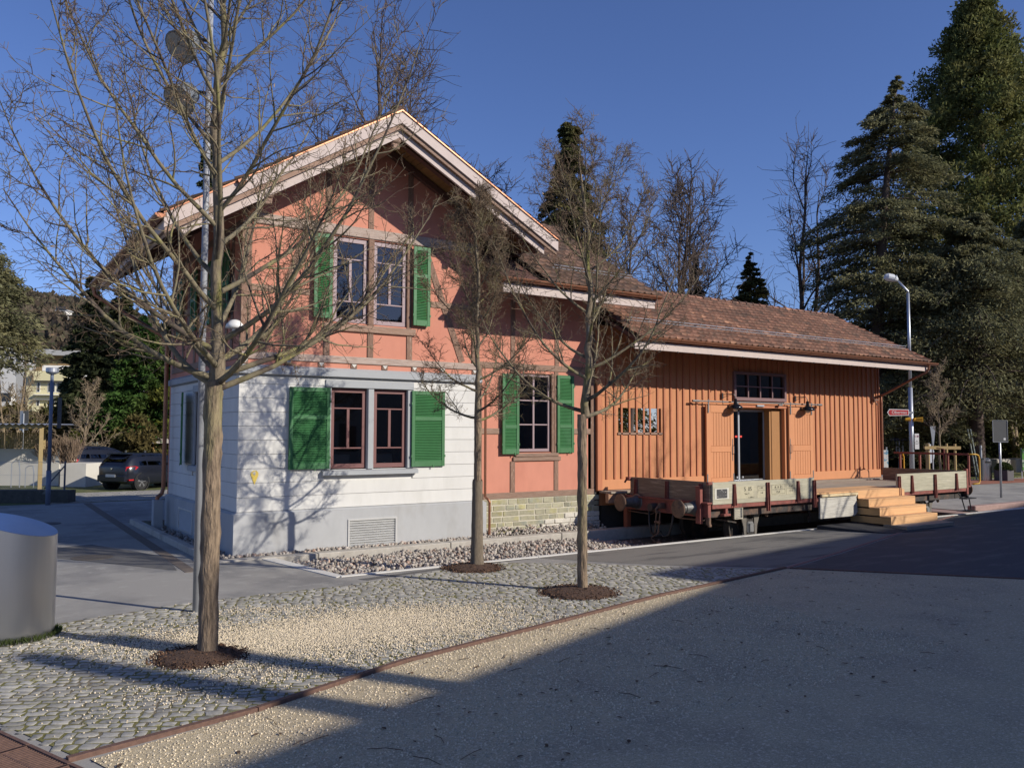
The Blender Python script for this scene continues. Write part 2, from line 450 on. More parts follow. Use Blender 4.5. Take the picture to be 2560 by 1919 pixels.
def stones(name, xyz, size, mat, rng, flat=.7, label=None):
    v, f = stone_proto(); B = len(xyz)
    jit = 1 + rng.uniform(-.28, .28, size=(B, len(v), 1))
    Vb = v[None] * jit * (size[:, None, None] * np.stack([np.ones(B), rng.uniform(.6, 1, B), rng.uniform(flat * .7, flat * 1.2, B)], -1)[:, None, :])
    W = np.einsum('bij,bnj->bni', rotm(rng, B), Vb) + xyz[:, None, :]
    Fa = (f[None] + (np.arange(B) * len(v))[:, None, None]).reshape(-1, 3)
    o = link(name, npmesh(name, W.reshape(-1, 3), Fa), mat); o['kind'] = 'stuff'
    return o
N = 9000
bx = 5.1 + rng.random(N) ** 1.15 * 10.5; by = rng.uniform(13.2, 15.58, N)
lim = 5.50 - (by - 13.15) * .135 + .08
ok = bx > lim; bx, by = bx[ok], by[ok]
t = (by - 13.2) / 2.38
bz = -.10 + .02 * t - .09 * np.exp(-((t) / .05)) + rng.uniform(-.09, .02, len(bx)) - .2 * np.clip((bx - 11.8) / 2, 0, 1)
stones('ballast', np.stack([bx, by, bz], -1), rng.uniform(.026, .054, len(bx)), BALLAST, rng)
N = 2300
bx = rng.uniform(4.2, 13.6, N); by = rng.uniform(15.89, 16.09, N)
far = bx > 10.1; by[far] = rng.uniform(15.89, 16.3, far.sum())
ls = rng.random(N) < .28; bx[ls] = rng.uniform(4.10, 4.56, ls.sum()); by[ls] = rng.uniform(15.9, 22, ls.sum())
bz = .03 + rng.uniform(-.05, .02, N)
bz[far & ~ls] += np.clip((by[far & ~ls] - 15.95) * .5, 0, .18)
stones('wall_gravel', np.stack([bx, by, bz], -1), rng.uniform(.022, .05, N), BALLAST, rng)
slab('wall_gravel_bed', [(4.12, 15.9), (13.7, 15.9), (13.7, 16.4), (4.7, 16.4), (4.7, 22.5), (4.12, 22.5)], 0.0, -.4, M('gravel_soil', (.16, .14, .12), rough=1, var=.4, scale=40, bump=.8, bscale=60))

# cobbled tree bed
COB = [(0.87, 6.99), (2.28, 7.32), (4.02, 7.98), (6.55, 8.56), (8.67, 9.06), (12.25, 9.70), (11.93, 9.80), (10.56, 11.01), (9.61, 12.05), (8.33, 12.96), (7.31, 12.75), (5.23, 12.31), (3.82, 12.29), (2.69, 12.22), (1.2, 11.83), (-2.6, 11.1), (-2.6, 9.6), (0.40, 8.22)]
bedsheet = sheet('cobblestone_paving', COB, 0.006, MOSS)
STR = [(0.80, 6.93), (2.28, 7.27), (4.02, 7.93), (6.55, 8.51), (8.67, 9.01), (12.33, 9.62), (14.92, 10.31), (20.0, 11.79), (24.2, 12.99)]
strip = thing('steel_edging', 'rusty steel edging strip between the cobbles and the beige gravel', 'edging', (4, 7.9, 0))
for i in range(len(STR) - 1):
    a, b = Vector((*STR[i], 0)), Vector((*STR[i + 1], 0)); d = (b - a).normalized()
    m = MB(); m.obox(a + d * .004, b - d * .004, .055 if i < 5 else .07, .05, off=(0, .012 if i < 5 else -.012)); m.build('steel_bar', RUST if i < 5 else M('red_line', (.25, .135, .11), rough=.9, var=.25, scale=40, bump=.2), strip)
m = MB(); m.obox((12.4, 9.58, .008), (15.6, 5.75, .008), .05, .03); m.build('steel_bar', RUST, strip)

U = np.array([.905, -.425]); Vv = np.array([.425, .905])
cob = []
rr = random.Random(5)
v = 1.5
while v < 17:
    dep = rr.uniform(.085, .135)
    u = -12 + rr.random() * .1
    while u < 14:
        w = rr.uniform(.085, .195)
        cu, cv = u + w / 2, v + dep / 2
        px, py = U * cu + Vv * (cv + .05 * math.sin(cu * 1.3))
        if px > -2.6 and inpoly(px, py, COB):
            gap = rr.uniform(.012, .034)
            cob.append((px, py, w - gap, dep - gap, rr.uniform(-.16, .16), rr.uniform(.0005, .0042), rr.random()))
        u += w
    v += dep
T1, T2, T3 = (2.38, 9.29), (7.80, 12.62), (7.96, 9.88)
cob = [c for c in cob if min(math.hypot(c[0] - t[0], c[1] - t[1]) for t in (T1, T2, T3)) > .22]
def cob_verts(c, rr):
    px, py, w, d, a, h, _ = c
    base = np.array([(-.5, -.5), (0, -.5), (.5, -.5), (.5, 0), (.5, .5), (0, .5), (-.5, .5), (-.5, 0)])
    base = base + np.array([[rr.uniform(-.10, .10), rr.uniform(-.10, .10)] for _ in range(8)])
    ca, sa = math.cos(a), math.sin(a)
    out = []
    for s, z in ((1.0, -.01), (.99, h), (.95, h + .0008)):
        q = base * s * np.array([w, d])
        q = np.stack([q[:, 0] * ca - q[:, 1] * sa, q[:, 0] * sa + q[:, 1] * ca], -1)
        xy = np.array([px, py])[None] + q[:, :1] * U[None] + q[:, 1:] * Vv[None]
        tilt = 0.0
        out.append(np.concatenate([xy, np.full((8, 1), z + .006) + tilt], 1))
    return np.concatenate(out)
cf = []
for r_ in range(2):
    for i in range(8):
        cf.append((r_ * 8 + i, r_ * 8 + (i + 1) % 8, r_ * 8 + 8 + (i + 1) % 8, r_ * 8 + 8 + i))
ctop = [(16, 17, 18, 19), (16, 19, 20, 23), (20, 21, 22, 23)]
CF = np.array(cf + ctop)
def vis_key(c):
    p = Vector((c[0], c[1], 0)) - Vector((0, 0, CAM_H)); z = p.dot(F2); sx = p.dot(R3) / z
    return (0 if abs(sx) < .60 else 50) + p.length
cob.sort(key=vis_key)
for c in cob[:300]:
    V_ = cob_verts(c, rr); me = npmesh('cobble', V_, CF); link('cobble', me, COBBLE, bedsheet)
Vs, Fs, o_ = [], [], 0
for c in cob[300:]:
    Vs.append(cob_verts(c, rr)); Fs.append(CF + o_); o_ += 24
link('cobbles', npmesh('cobbles', np.concatenate(Vs), np.concatenate(Fs)), COBBLE, bedsheet, kind='stuff')

# beige gravel forecourt
GRV = [(0.95, 6.87), (2.28, 7.22), (4.02, 7.88), (6.55, 8.46), (8.67, 8.96), (12.3, 9.57), (13.6, 8.0), (14.68, 6.75), (20, .3), (20, -9), (-4, -9), (-1.5, 3.0), (1.55, 4.9)]
sheet('gravel_forecourt', GRV, 0.008, GRAVEL)
def pebbles(name, pts, size, mat, rng):
    v = np.array([(1, 0, 0), (-1, 0, 0), (0, 1, 0), (0, -1, 0), (0, 0, 1), (0, 0, -1)], float)
    f = np.array([(0, 2, 4), (2, 1, 4), (1, 3, 4), (3, 0, 4), (2, 0, 5), (1, 2, 5), (3, 1, 5), (0, 3, 5)])
    B = len(pts)
    m3 = rotm(rng, B) * (size[:, None] * rng.uniform(.7, 1.2, (B, 3)))[:, None, :]
    V_, F_ = replicate(v, f, m3, pts)
    o = link(name, npmesh(name, V_, F_), mat); o['kind'] = 'stuff'; return o
N = 26000
gx = rng.uniform(.6, 9.5, N); gy = 5.0 + rng.random(N) ** .8 * 4.2
inside = np.array([inpoly(a, b, GRV) for a, b in zip(gx, gy)])
gx, gy = gx[inside], gy[inside]
pebbles('forecourt_pebbles', np.stack([gx, gy, np.full(len(gx), .011)], -1), rng.uniform(.005, .0115, len(gx)), PEBBLE, rng)
# pebbles kicked on to the cobbles: a dense patch and thin scatter
P_ = []
for (cx_, cy_, sx_, sy_, ang, n_) in ((3.75, 9.55, 1.15, .42, -.35, 21000), (4.9, 9.9, .8, .35, -.3, 8000), (2.85, 9.3, .5, .35, -.3, 4000), (2.5, 8.3, .9, .3, .2, 900), (4.3, 8.6, 1.2, .35, .2, 2600), (3.6, 11.2, .5, .15, -.3, 500), (5.5, 9.9, 2.6, 1.3, .1, 2200)):
    a = rng.normal(size=(n_, 2)) * (sx_, sy_); ca, sa = math.cos(ang), math.sin(ang)
    P_.append(np.stack([cx_ + a[:, 0] * ca - a[:, 1] * sa, cy_ + a[:, 0] * sa + a[:, 1] * ca], -1))
P_ = np.concatenate(P_)
P_ = P_[[inpoly(a, b, COB) and math.hypot(a - T1[0], b - T1[1]) > .3 for a, b in P_]]
pebbles('scattered_pebbles', np.concatenate([P_, rng.uniform(.010, .018, (len(P_), 1))], 1), rng.uniform(.0055, .0115, len(P_)), PEBBLE, rng)

def leaves(name, pts, size, mat, rng, flat=True):
    v = np.array([(-1, 0, 0), (-.3, .42, .12), (.4, .38, .18), (1, 0, .05), (.35, -.40, .15), (-.35, -.4, .1)], float)
    f = np.array([(0, 1, 2, 3), (0, 3, 4, 5)])
    B = len(pts)
    if flat:
        a = rng.uniform(0, 6.28, B); z = np.zeros(B); o1 = np.ones(B)
        m3 = np.stack([np.stack([np.cos(a), -np.sin(a), z], -1), np.stack([np.sin(a), np.cos(a), z], -1), np.stack([z, z, o1], -1)], 1)
    else:
        m3 = rotm(rng, B)
    V_, F_ = replicate(v, f, m3 * size[:, None, None], pts)
    o = link(name, npmesh(name, V_, F_), mat); o['kind'] = 'stuff'; return o
N = 420
lx = rng.uniform(1, 13, N); ly = 4.6 + rng.random(N) * 5
okl = np.array([inpoly(a, b, GRV) for a, b in zip(lx, ly)])
leaves('fallen_leaves', np.stack([lx[okl], ly[okl], np.full(okl.sum(), .018)], -1), rng.uniform(.012, .04, okl.sum()), DRYLEAF, rng)
m = MB()
for k in range(26):
    a = Vector((random.uniform(2, 9), random.uniform(5, 8), .02)); an = random.uniform(0, 6.3); ln = random.uniform(.08, .3)
    b = a + Vector((math.cos(an), math.sin(an), 0)) * ln; m.tube([a, (a + b) / 2 + Vector((.02, .01, .005)), b], .003, n=4)
o = m.build('fallen_twigs', DRYLEAF); o['kind'] = 'stuff'

# bark mulch round the three tree feet
for (tx, ty), rad_, lab in ((T1, .47, 'dark bark mulch round the foot of the big tree beside the steel column'), (T2, .52, 'bark mulch round the foot of the tree with the wrapped trunk'), (T3, .58, 'bark mulch round the foot of the slim tree nearest the wagon')):
    m = MB(); prof = [(rad_, .004), (rad_ * .8, .035), (rad_ * .4, .07), (.08, .085)]
    m.lathe(prof, (tx - .08, ty, 0), n=24)
    mo = m.build('bark_mulch', MULCH, smooth=True); mo['kind'] = 'stuff'; tag(mo, lab, 'mulch')
    n_ = 900; a = rng.uniform(0, 6.28, n_); r_ = rad_ * 1.12 * np.sqrt(rng.random(n_))
    pts = np.stack([tx - .08 + r_ * np.cos(a), ty + r_ * np.sin(a), .02 + .075 * np.clip(1 - r_ / rad_, 0, 1)], -1)
    ch = leaves('mulch_chips', pts, rng.uniform(.01, .028, n_), CHIP, rng, flat=False)
    ch.parent = mo

# rusty drain grate at the lower left
gr = thing('drain_grate', 'rusty iron drain grate at the near corner of the cobbles', 'drain grate', (.4, 7.4, 0))
ga, gb = Vector((-.05, 9.15, 0)), Vector((1.12, 6.05, 0)); gd = (gb - ga).normalized(); gn = Vector((-gd.y, gd.x, 0)) * -1
for k in range(5):
    p = ga + gd * (k * .62 + .005); q = ga + gd * ((k + 1) * .62 - .01)
    fr = MB(); fr.obox(p + gn * .015, q + gn * .015, .03, .05); fr.obox(p + gn * .385, q + gn * .385, .03, .05); fr.obox(p + gn * .03, p + gn * .37, .03, .04); fr.obox(q + gn * .03, q + gn * .37, .03, .04)
    fo = fr.build('grate_frame', RUST, gr)
    sl_ = MB(); L_ = (q - p).length; n_ = 17
    for i in range(n_):
        c = p + gd * (L_ * (i + .7) / (n_ + .4)); sl_.obox(c + gn * .03, c + gn * .37, .017, .03)
    sl_.obox(p + gn * .2, q + gn * .2, .015, .028)
    sl_.build('grate_bars', RUST, fo, kind='stuff')
sheet('grate_shade_sheet', [tuple((ga)[:2]), tuple((gb)[:2]), tuple((gb + gn * .4)[:2]), tuple((ga + gn * .4)[:2])], 0.0085, M('shaft_shade', (.012, .011, .01), rough=1, bump=0))  # flat near-black sheet paints the shade below the bars
mh = MB(); mh.lathe([(.33, .002), (.33, .009), (.3, .011), (.29, .008), (.02, .008)], (2.2, 24.5, 0), n=28)
tag(mh.build('manhole_cover', M('cast_iron', (.07, .065, .06), rough=.6, var=.3, scale=30, metal=.3)), 'round manhole cover in the shaded asphalt before the parking area', 'manhole cover')
mh = MB(); mh.lathe([(.36, .002), (.36, .009), (.33, .011), (.32, .008), (.02, .008)], (2.35, 17.6, 0), n=28)
tag(mh.build('manhole_cover', M('cast_iron_tan', (.12, .10, .075), rough=.7, var=.3, scale=30, metal=.2)), 'round manhole cover in the dark asphalt patch left of the house', 'manhole cover')
# concrete pavers of the driveway to the parking area
pv, pf = [], []
pm = MB()
for j in range(17):
    for i in range(34):
        x0 = 2.9 + i * .40 + (j % 2) * .2; y0 = 31.1 + j * .27
        pm.box(x0 + .012, x0 + .388, y0 + .012, y0 + .258, -.05, .012 + random.uniform(0, .006))
dp = sheet('driveway_paving', [(2.8, 31.03), (16.9, 31.03), (16.9, 35.75), (2.8, 35.75)], .003, MOSS)
pm.build('pavers', PAVER, dp, kind='stuff')
# ---------------------------------------------------------------- building materials
GREYWALL = M('pale_grey_paint', (0.64, 0.63, 0.595), rough=.85, var=.05, scale=2.5, stretch=(1.5, 1.5, .4), col2=(.57, .56, .52), c2scale=1.2, c2lo=.5, c2hi=.75, bump=.15, bscale=160, bdist=.002, orand=.015)
PLINTH = M('grey_plinth_paint', (0.40, 0.405, 0.405), rough=.85, var=.08, scale=2.2, stretch=(1, 1, .5), col2=(.34, .335, .32), c2scale=1.5, c2lo=.52, c2hi=.7, bump=.12, bscale=120, bdist=.002)
TRIM = M('blue_grey_trim', (0.36, 0.375, 0.385), rough=.8, var=.05, scale=4, bump=.1, bscale=90, bdist=.002)
PINK = M('salmon_plaster', (0.56, 0.235, 0.16), rough=.9, var=.08, scale=2.4, stretch=(1, 1, .5), col2=(.50, .20, .135), c2scale=1.3, c2lo=.5, c2hi=.72, bump=.25, bscale=170, bdist=.002)
TIMBER = M('brown_timber', (0.215, 0.125, 0.085), rough=.8, var=.25, scale=5, stretch=(6, 6, 1), bump=.5, bscale=30, bdist=.006, orand=.1, col2=(.36, .26, .2), c2scale=9, c2lo=.56, c2hi=.68)
TIMBERH = M('worn_timber', (0.42, 0.34, 0.29), rough=.85, var=.2, scale=5, stretch=(.7, 6, 6), bump=.6, bscale=30, bdist=.006, orand=.1, col2=(.24, .14, .10), c2scale=5, c2lo=.50, c2hi=.62, c2stretch=(1.5, 8, 8))
TIMBERM = M('brown_rail_timber', (0.27, 0.17, 0.12), rough=.85, var=.22, scale=5, stretch=(.7, 6, 6), bump=.5, bscale=30, bdist=.006, orand=.12, col2=(.42, .34, .28), c2scale=5, c2lo=.56, c2hi=.68, c2stretch=(1.5, 8, 8))
FRAME_R = M('maroon_window_paint', (0.165, 0.068, 0.062), rough=.5, var=.06, scale=6, bump=.05)
FRAME_L = M('mauve_window_paint', (0.30, 0.215, 0.225), rough=.5, var=.06, scale=6, bump=.05)
GREEN = M('green_shutter_paint', (0.035, 0.155, 0.048), rough=.55, var=.14, scale=3, orand=.08, col2=(.06, .18, .075), c2scale=2, c2lo=.52, c2hi=.7, bump=.05)
COPPER = M('copper', (0.34, 0.15, 0.085), rough=.42, var=.15, scale=8, metal=.75, bump=.05)
BARGE = M('bargeboard_paint', (0.52, 0.43, 0.385), rough=.75, var=.08, scale=5, bump=.2, bscale=30, bdist=.004)
SOFFIT = M('ochre_soffit_board', (0.24, 0.125, 0.045), rough=.75, var=.12, scale=4, bump=.15, orand=.12)
RAFTER = M('dark_brown_rafter', (0.115, 0.055, 0.042), rough=.75, var=.12, scale=6, bump=.15)
TILE = M('clay_roof_tile', (0.185, 0.088, 0.055), rough=.85, var=.25, scale=14, bump=.3, bscale=60, orand=.33, island=.33, col2=(0.105, 0.06, 0.04), c2scale=3, c2lo=.47, c2hi=.62, col3=(0.30, 0.155, 0.09), c3scale=1.1, c3lo=.58, c3hi=.68)
TILE_DARK = M('weathered_roof_tile', (0.145, 0.082, 0.055), rough=.9, var=.25, scale=14, bump=.3, bscale=60, orand=.3, island=.3, col2=(0.075, 0.05, 0.038), c2scale=3, c2lo=.45, c2hi=.6)
SANDSTONE = M('green_sandstone', (0.33, 0.31, 0.215), rough=.9, var=.2, scale=9, bump=.5, bscale=35, bdist=.01, orand=.24, col2=(.36, .33, .17), c2scale=2.2, col3=(.27, .28, .23), c3scale=1.7)
PALESTONE = M('pale_limestone', (0.58, 0.545, 0.47), rough=.9, var=.14, scale=9, bump=.4, bscale=35, bdist=.01, orand=.08)
MORTAR = M('mortar', (0.52, 0.48, 0.38), rough=.95, var=.15, scale=12, bump=.4, bscale=60)
ALU = M('louvre_metal', (0.60, 0.60, 0.585), rough=.4, var=.06, scale=8, metal=.5, bump=.03)
GALV = M('galvanised_steel', (0.45, 0.47, 0.50), rough=.42, var=.1, scale=14, metal=.7, bump=.05)
BLACK = M('black_metal', (0.018, 0.018, 0.02), rough=.45, var=.15, scale=14, bump=.05)
GLASS = glass_mat('window_glass', (.30, .32, .33))
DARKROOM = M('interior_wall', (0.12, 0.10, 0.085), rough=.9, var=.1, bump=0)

# ---------------------------------------------------------------- station house
HY = 16.13
HX0, HX1, HYB = 4.6, 10.0, 22.0
house = thing('station_house', 'half-timbered salmon house with grey ground floor and green shutters', 'house', (7.3, 18, 0))
def part(name, mb, mat, parent=house, **kw): return mb.build(name, mat, parent, **kw)

# plinth
m = MB()
m.wall((0, HY - .07, 0), (1, 0, 0), (0, 1, 0), HX0 - .07, 10.17, -.1, .80, [(6.84, 7.92, .04, .59)], .25)
m.prism([(HX0 - .07, HY - .07, .80), (10.17, HY - .07, .80), (10.10, HY + .01, .84), (HX0, HY + .01, .84)], (0, .0, -.001))
m.wall((HX0 - .07, 0, 0), (0, 1, 0), (1, 0, 0), HY + .18, HYB, -.1, .80, [(19.2, 20.5, .12, .62)], .25)
m.prism([(HX0 - .07, HY - .07, .80), (HX0 + .01, HY, .84), (HX0 + .01, HYB, .84), (HX0 - .07, HYB, .80)], (.0, 0, -.001))
part('plinth', m, PLINTH)
def vent(a0, a1, z0, z1, front=True):
    m = MB(); Yv = HY - .085 if front else None
    B = (lambda u0, u1, w0, w1, c, d: m.box(u0, u1, HY - .09 + w0, HY - .09 + w1, c, d)) if front else (lambda u0, u1, w0, w1, c, d: m.box(HX0 - .09 + w0, HX0 - .09 + w1, u0, u1, c, d))
    t = .035
    B(a0, a1, 0, .05, z0, z0 + t); B(a0, a1, 0, .05, z1 - t, z1); B(a0, a0 + t, .001, .049, z0 + t, z1 - t); B(a1 - t, a1, .001, .049, z0 + t, z1 - t)
    fr = part('vent_grille', m, ALU)
    n = int((z1 - z0 - 2 * t) / .047)
    for i in range(n):
        zc = z0 + t + (i + .5) * (z1 - z0 - 2 * t) / n
        s = MB()
        if front: s.prism([(a0 + t, HY - .085, zc - .018), (a0 + t, HY - .078, zc - .022), (a0 + t, HY - .035, zc + .018), (a0 + t, HY - .042, zc + .022)], (a1 - a0 - 2 * t, 0, 0))
        else: s.prism([(HX0 - .085, a0 + t, zc - .018), (HX0 - .078, a0 + t, zc - .022), (HX0 - .035, a0 + t, zc + .018), (HX0 - .042, a0 + t, zc + .022)], (0, a1 - a0 - 2 * t, 0))
        s.build('louvre', ALU, fr)
    b = MB()
    if front: b.box(a0 + .02, a1 - .02, HY + .0, HY + .02, z0 + .02, z1 - .02)
    else: b.box(HX0, HX0 + .02, a0 + .02, a1 - .02, z0 + .02, z1 - .02)
    b.build('vent_back', M('vent_dark', (.03, .03, .03), bump=0), fr)
vent(6.83, 7.93, .03, .60); vent(19.19, 20.51, .11, .63, front=False)

# ground floor core with window openings, clad in painted courses
GW = [(6.46, 7.27, 1.61, 3.30), (7.41, 8.20, 1.61, 3.30)]
LW = [(18.2, 19.5, 1.63, 3.25)]
m = MB()
m.wall((0, HY + .03, 0), (1, 0, 0), (0, 1, 0), HX0 + .03, HX1 - .01, .8, 3.6, GW, .30)
m.wall((HX0 + .03, 0, 0), (0, 1, 0), (1, 0, 0), HY + .34, HYB, .8, 3.6, LW, .30)
part('wall', m, GREYWALL)
zs = [.843, 1.115, 1.39, 1.665, 1.94, 2.212, 2.485, 2.757, 3.03, 3.305, 3.47]
for i in range(len(zs) - 1):
    z0, z1 = zs[i] + .003, zs[i + 1] - .003
    segs = [(HX0, HX1)]
    if z1 > 1.62 and z0 < 3.30: segs = [(HX0, 6.33), (8.33, HX1)]
    for a, b in segs:
        m = MB(); m.bbox(a, b, HY, HY + .031, z0, z1, .004); part('wall_course', m, GREYWALL)
    segs = [(HY + .002, HYB)]
    if z1 > 1.62 and z0 < 3.27: segs = [(HY + .002, 18.05), (19.65, HYB)]
    for a, b in segs:
        m = MB(); m.bbox(HX0, HX0 + .031, a + .03, b, z0, z1, .004); part('wall_course', m, GREYWALL)
m = MB(); m.box(HX0 + .02, HX0 + .3, HY + .033, HY + .05, .84, 3.47); part('corner_fill', m, GREYWALL)
m = MB()
m.prism([(HX0 - .09, HY - .09, 3.50), (HX0 - .09, HY - .09, 3.62), (HX0 - .09, HY + .02, 3.68), (HX0 - .09, HY + .05, 3.47)], (HX1 - HX0 + .12, 0, 0))
m.prism([(HX0 - .085, HY + .051, 3.50), (HX0 - .085, HY + .051, 3.62), (HX0 + .02, HY + .051, 3.678), (HX0 + .04, HY + .051, 3.47)], (0, HYB - HY - .05, 0))
part('cornice', m, TRIM)

def window(x0, x1, z0, z1, y, mat, layout, name='window', parent=house, fw=.085, depth=.07, axis='x', glass=GLASS):
    """casement: outer frame, sash, bars; layout = 'T' (light over two over one) or (cols, rows)"""
    m = MB()
    if axis == 'x': B = lambda a, b, c, d, t0=0, t1=depth: m.bbox(a, b, y + t0, y + t1, c, d, .004)
    else: B = lambda a, b, c, d, t0=0, t1=depth: m.bbox(y + t0, y + t1, a, b, c, d, .004)
    B(x0, x1, z0, z0 + fw * 1.1); B(x0, x1, z1 - fw, z1); B(x0, x0 + fw, z0 + fw * 1.1, z1 - fw); B(x1 - fw, x1, z0 + fw * 1.1, z1 - fw)
    i0, i1, j0, j1 = x0 + fw, x1 - fw, z0 + fw * 1.1, z1 - fw
    lights = []
    if layout == 'T':
        h = j1 - j0; a = j0 + h * .22; b = j0 + h * .78; bw = .03; xm = (i0 + i1) / 2
        B(i0, i1, a - bw / 2, a + bw / 2, .01, .05); B(i0, i1, b - bw / 2, b + bw / 2, .01, .05)
        B(xm - .03, xm + .03, a + bw / 2, b - bw / 2, .005, .055)
        lights = [(i0, i1, j0, a - bw / 2), (i0, xm - .03, a + bw / 2, b - bw / 2), (xm + .03, i1, a + bw / 2, b - bw / 2), (i0, i1, b + bw / 2, j1)]
    else:
        nc, nr = layout; bw = .032
        for c in range(1, nc):
            xc = i0 + (i1 - i0) * c / nc; B(xc - bw * .8, xc + bw * .8, j0, j1, .004, .056)
        for r in range(1, nr):
            zc = j0 + (j1 - j0) * r / nr; B(i0, i1, zc - bw / 2, zc + bw / 2, .01, .05)
        for c in range(nc):
            for r in range(nr):
                lights.append((i0 + (i1 - i0) * c / nc, i0 + (i1 - i0) * (c + 1) / nc, j0 + (j1 - j0) * r / nr, j0 + (j1 - j0) * (r + 1) / nr))
    w = part(name, m, mat, parent)
    for a, b, c, d in lights:
        p = MB()
        ta, tb = random.uniform(-.0012, .0012), random.uniform(-.0012, .0012)
        q = [(a, ta), (b, tb), (b, tb + .0005), (a, ta - .0005)]
        if axis == 'x': p.add([(a, y + .03 + ta, c), (b, y + .03 + tb, c), (b, y + .03 - ta, d), (a, y + .03 - tb, d)], [(0, 1, 2, 3)])
        else: p.add([(y + .03, a, c), (y + .03, b, c), (y + .03, b, d), (y + .03, a, d)], [(0, 1, 2, 3)])
        p.build('pane', glass, w)
    return w
for a, b, c, d in GW: window(a + .012, b - .012, c + .02, d - .03, HY + .07, FRAME_R, 'T')
window(18.2, 19.5, 1.63, 3.25, HX0 + .1, FRAME_R, (2, 3), axis='y')
# stone-coloured surround of the ground floor windows
m = MB(); m.bbox(6.33, 8.33, HY - .035, HY + .12, 3.28, 3.44, .01); part('window_head', m, TRIM)
m = MB(); m.bbox(7.275, 7.405, HY - .012, HY + .12, 1.61, 3.28, .008); m.bbox(6.335, 6.465, HY - .010, HY + .12, 1.61, 3.28, .008); m.bbox(8.195, 8.325, HY - .010, HY + .12, 1.61, 3.28, .008); part('window_jamb', m, TRIM)
m = MB(); m.prism([(6.27, HY - .11, 1.50), (6.27, HY - .11, 1.585), (6.27, HY + .1, 1.61), (6.27, HY + .1, 1.50)], (2.14, 0, 0)); part('window_sill', m, TRIM)
m = MB(); m.bbox(HX0 - .012, HX0 + .1, 18.07, 18.2, 1.62, 3.25); m.bbox(HX0 - .012, HX0 + .1, 19.5, 19.63, 1.62, 3.25); m.bbox(HX0 - .03, HX0 + .1, 18.05, 19.65, 3.25, 3.40); m.bbox(HX0 - .1, HX0 + .1, 18.0, 19.7, 1.50, 1.62); part('window_surround', m, TRIM)

def shutter(x0, x1, z0, z1, y, panels, parent=house, M_=None, mat=GREEN, tilt=1):
    """louvred shutter leaf in the XZ plane at y (front face); panels = relative heights from the top"""
    f = MB(); st = .075; th = .04; rail = .085
    f.bbox(x0, x0 + st, y, y + th, z0, z1, .004); f.bbox(x1 - st, x1, y, y + th, z0, z1, .004)
    tot = sum(panels); avail = (z1 - z0) - rail * (len(panels) + 1) - .04
    z = z1 - rail; s = MB()
    f.bbox(x0 + st, x1 - st, y + .002, y + th - .002, z1 - rail, z1, .004)
    for k, p in enumerate(panels):
        h = avail * p / tot; zb = z - h
        rb = rail + (.04 if k == len(panels) - 1 else 0)
        f.bbox(x0 + st, x1 - st, y + .002, y + th - .002, zb - rb, zb, .004)
        n = max(3, int(round(h / .034)))
        for i in range(n):
            zc = zb + (i + .5) * h / n
            s.prism([(x0 + st, y + .004, zc - .013), (x0 + st, y + .010, zc - .019), (x0 + st, y + th - .004, zc + .010), (x0 + st, y + th - .010, zc + .016)], (x1 - x0 - 2 * st, 0, 0))
        z = zb - rb
    o = part('shutter', f, mat, parent)
    so = s.build('slats', mat, o, kind='stuff')
    h = MB()
    for zz in (z0 + .2, z1 - .3): h.box(x0 - .012, x0 + .02, y - .008, y - .001, zz, zz + .05); h.box(x1 - .02, x1 + .012, y - .008, y - .001, zz, zz + .05)
    h.box((x0 + x1) / 2 + .1, (x0 + x1) / 2 + .125, y - .012, y - .001, z0 - .03, z0 + .03)
    h.build('hinge', mat, o)
    return o
shutter(5.575, 6.42, 1.635, 3.265, HY - .075, (1.0, 1.85))
shutter(8.275, 9.085, 1.635, 3.265, HY - .06, (1.0, 1.85))
# side wall shutters, folded back along the wall
def side_shutter(y0, y1, z0, z1, x, panels, ang=0.0):
    o = shutter(0, y1 - y0, z0, z1, 0, panels)
    mt = Matrix.Translation((x, y1, 0)) @ Matrix.Rotation(rad(-90 + ang), 4, 'Z')
    o.matrix_basis = mt
    return o
side_shutter(17.3, 18.1, 1.63, 3.25, HX0 - .06, (1.0, 1.85)); side_shutter(19.62, 20.42, 1.63, 3.25, HX0 - .1, (1.0, 1.85), ang=-12)

# ---- upper floor: plaster, timbers
def roofL(x): return 8.77 - .618 * (7.3 - x)
def roofR(x): return 8.77 - .538 * (x - 7.3)
UW = [(6.47, 7.25, 4.63, 6.42), (7.37, 8.16, 4.63, 6.42)]
m = MB()
m.wall((0, HY + .02, 0), (1, 0, 0), (0, 1, 0), HX0 + .02, HX1 - .02, 3.60, 6.60, UW, .24)
m.prism([(HX0 + .02, HY + .02, 6.60), (HX1 - .02, HY + .02, 6.60), (HX1 - .02, HY + .02, roofR(9.98) - .16), (7.3, HY + .02, 8.60), (HX0 + .02, HY + .02, roofL(4.62) - .16)], (0, .24, 0))
m.wall((HX0 + .02, 0, 0), (0, 1, 0), (1, 0, 0), HY + .26, HYB, 3.60, roofL(4.62) - .16, [(17.3, 18.15, 4.65, 6.0), (19.9, 20.75, 4.65, 6.0)], .24)
m.box(HX1 - .26, HX1 - .02, HY + .26, HYB, 3.6, roofR(9.98) - .16)
m.prism([(HX0 + .02, HYB - .02, 0), (HX1 - .02, HYB - .02, 0), (HX1 - .02, HYB - .02, roofR(9.98) - .16), (7.3, HYB - .02, 8.60), (HX0 + .02, HYB - .02, roofL(4.62) - .16)], (0, .24, 0))
part('plaster_wall', m, PINK)
m = MB(); m.box(HX0 + .3, HX1 - .3, HY + .35, HYB - .1, .82, .86); m.box(HX0 + .3, HX1 - .3, HY + .35, HYB - .1, 3.62, 3.66); m.box(HX0 + .35, HX1 - .35, 18.4, 18.5, .9, 3.6); part('interior_floor', m, DARKROOM)

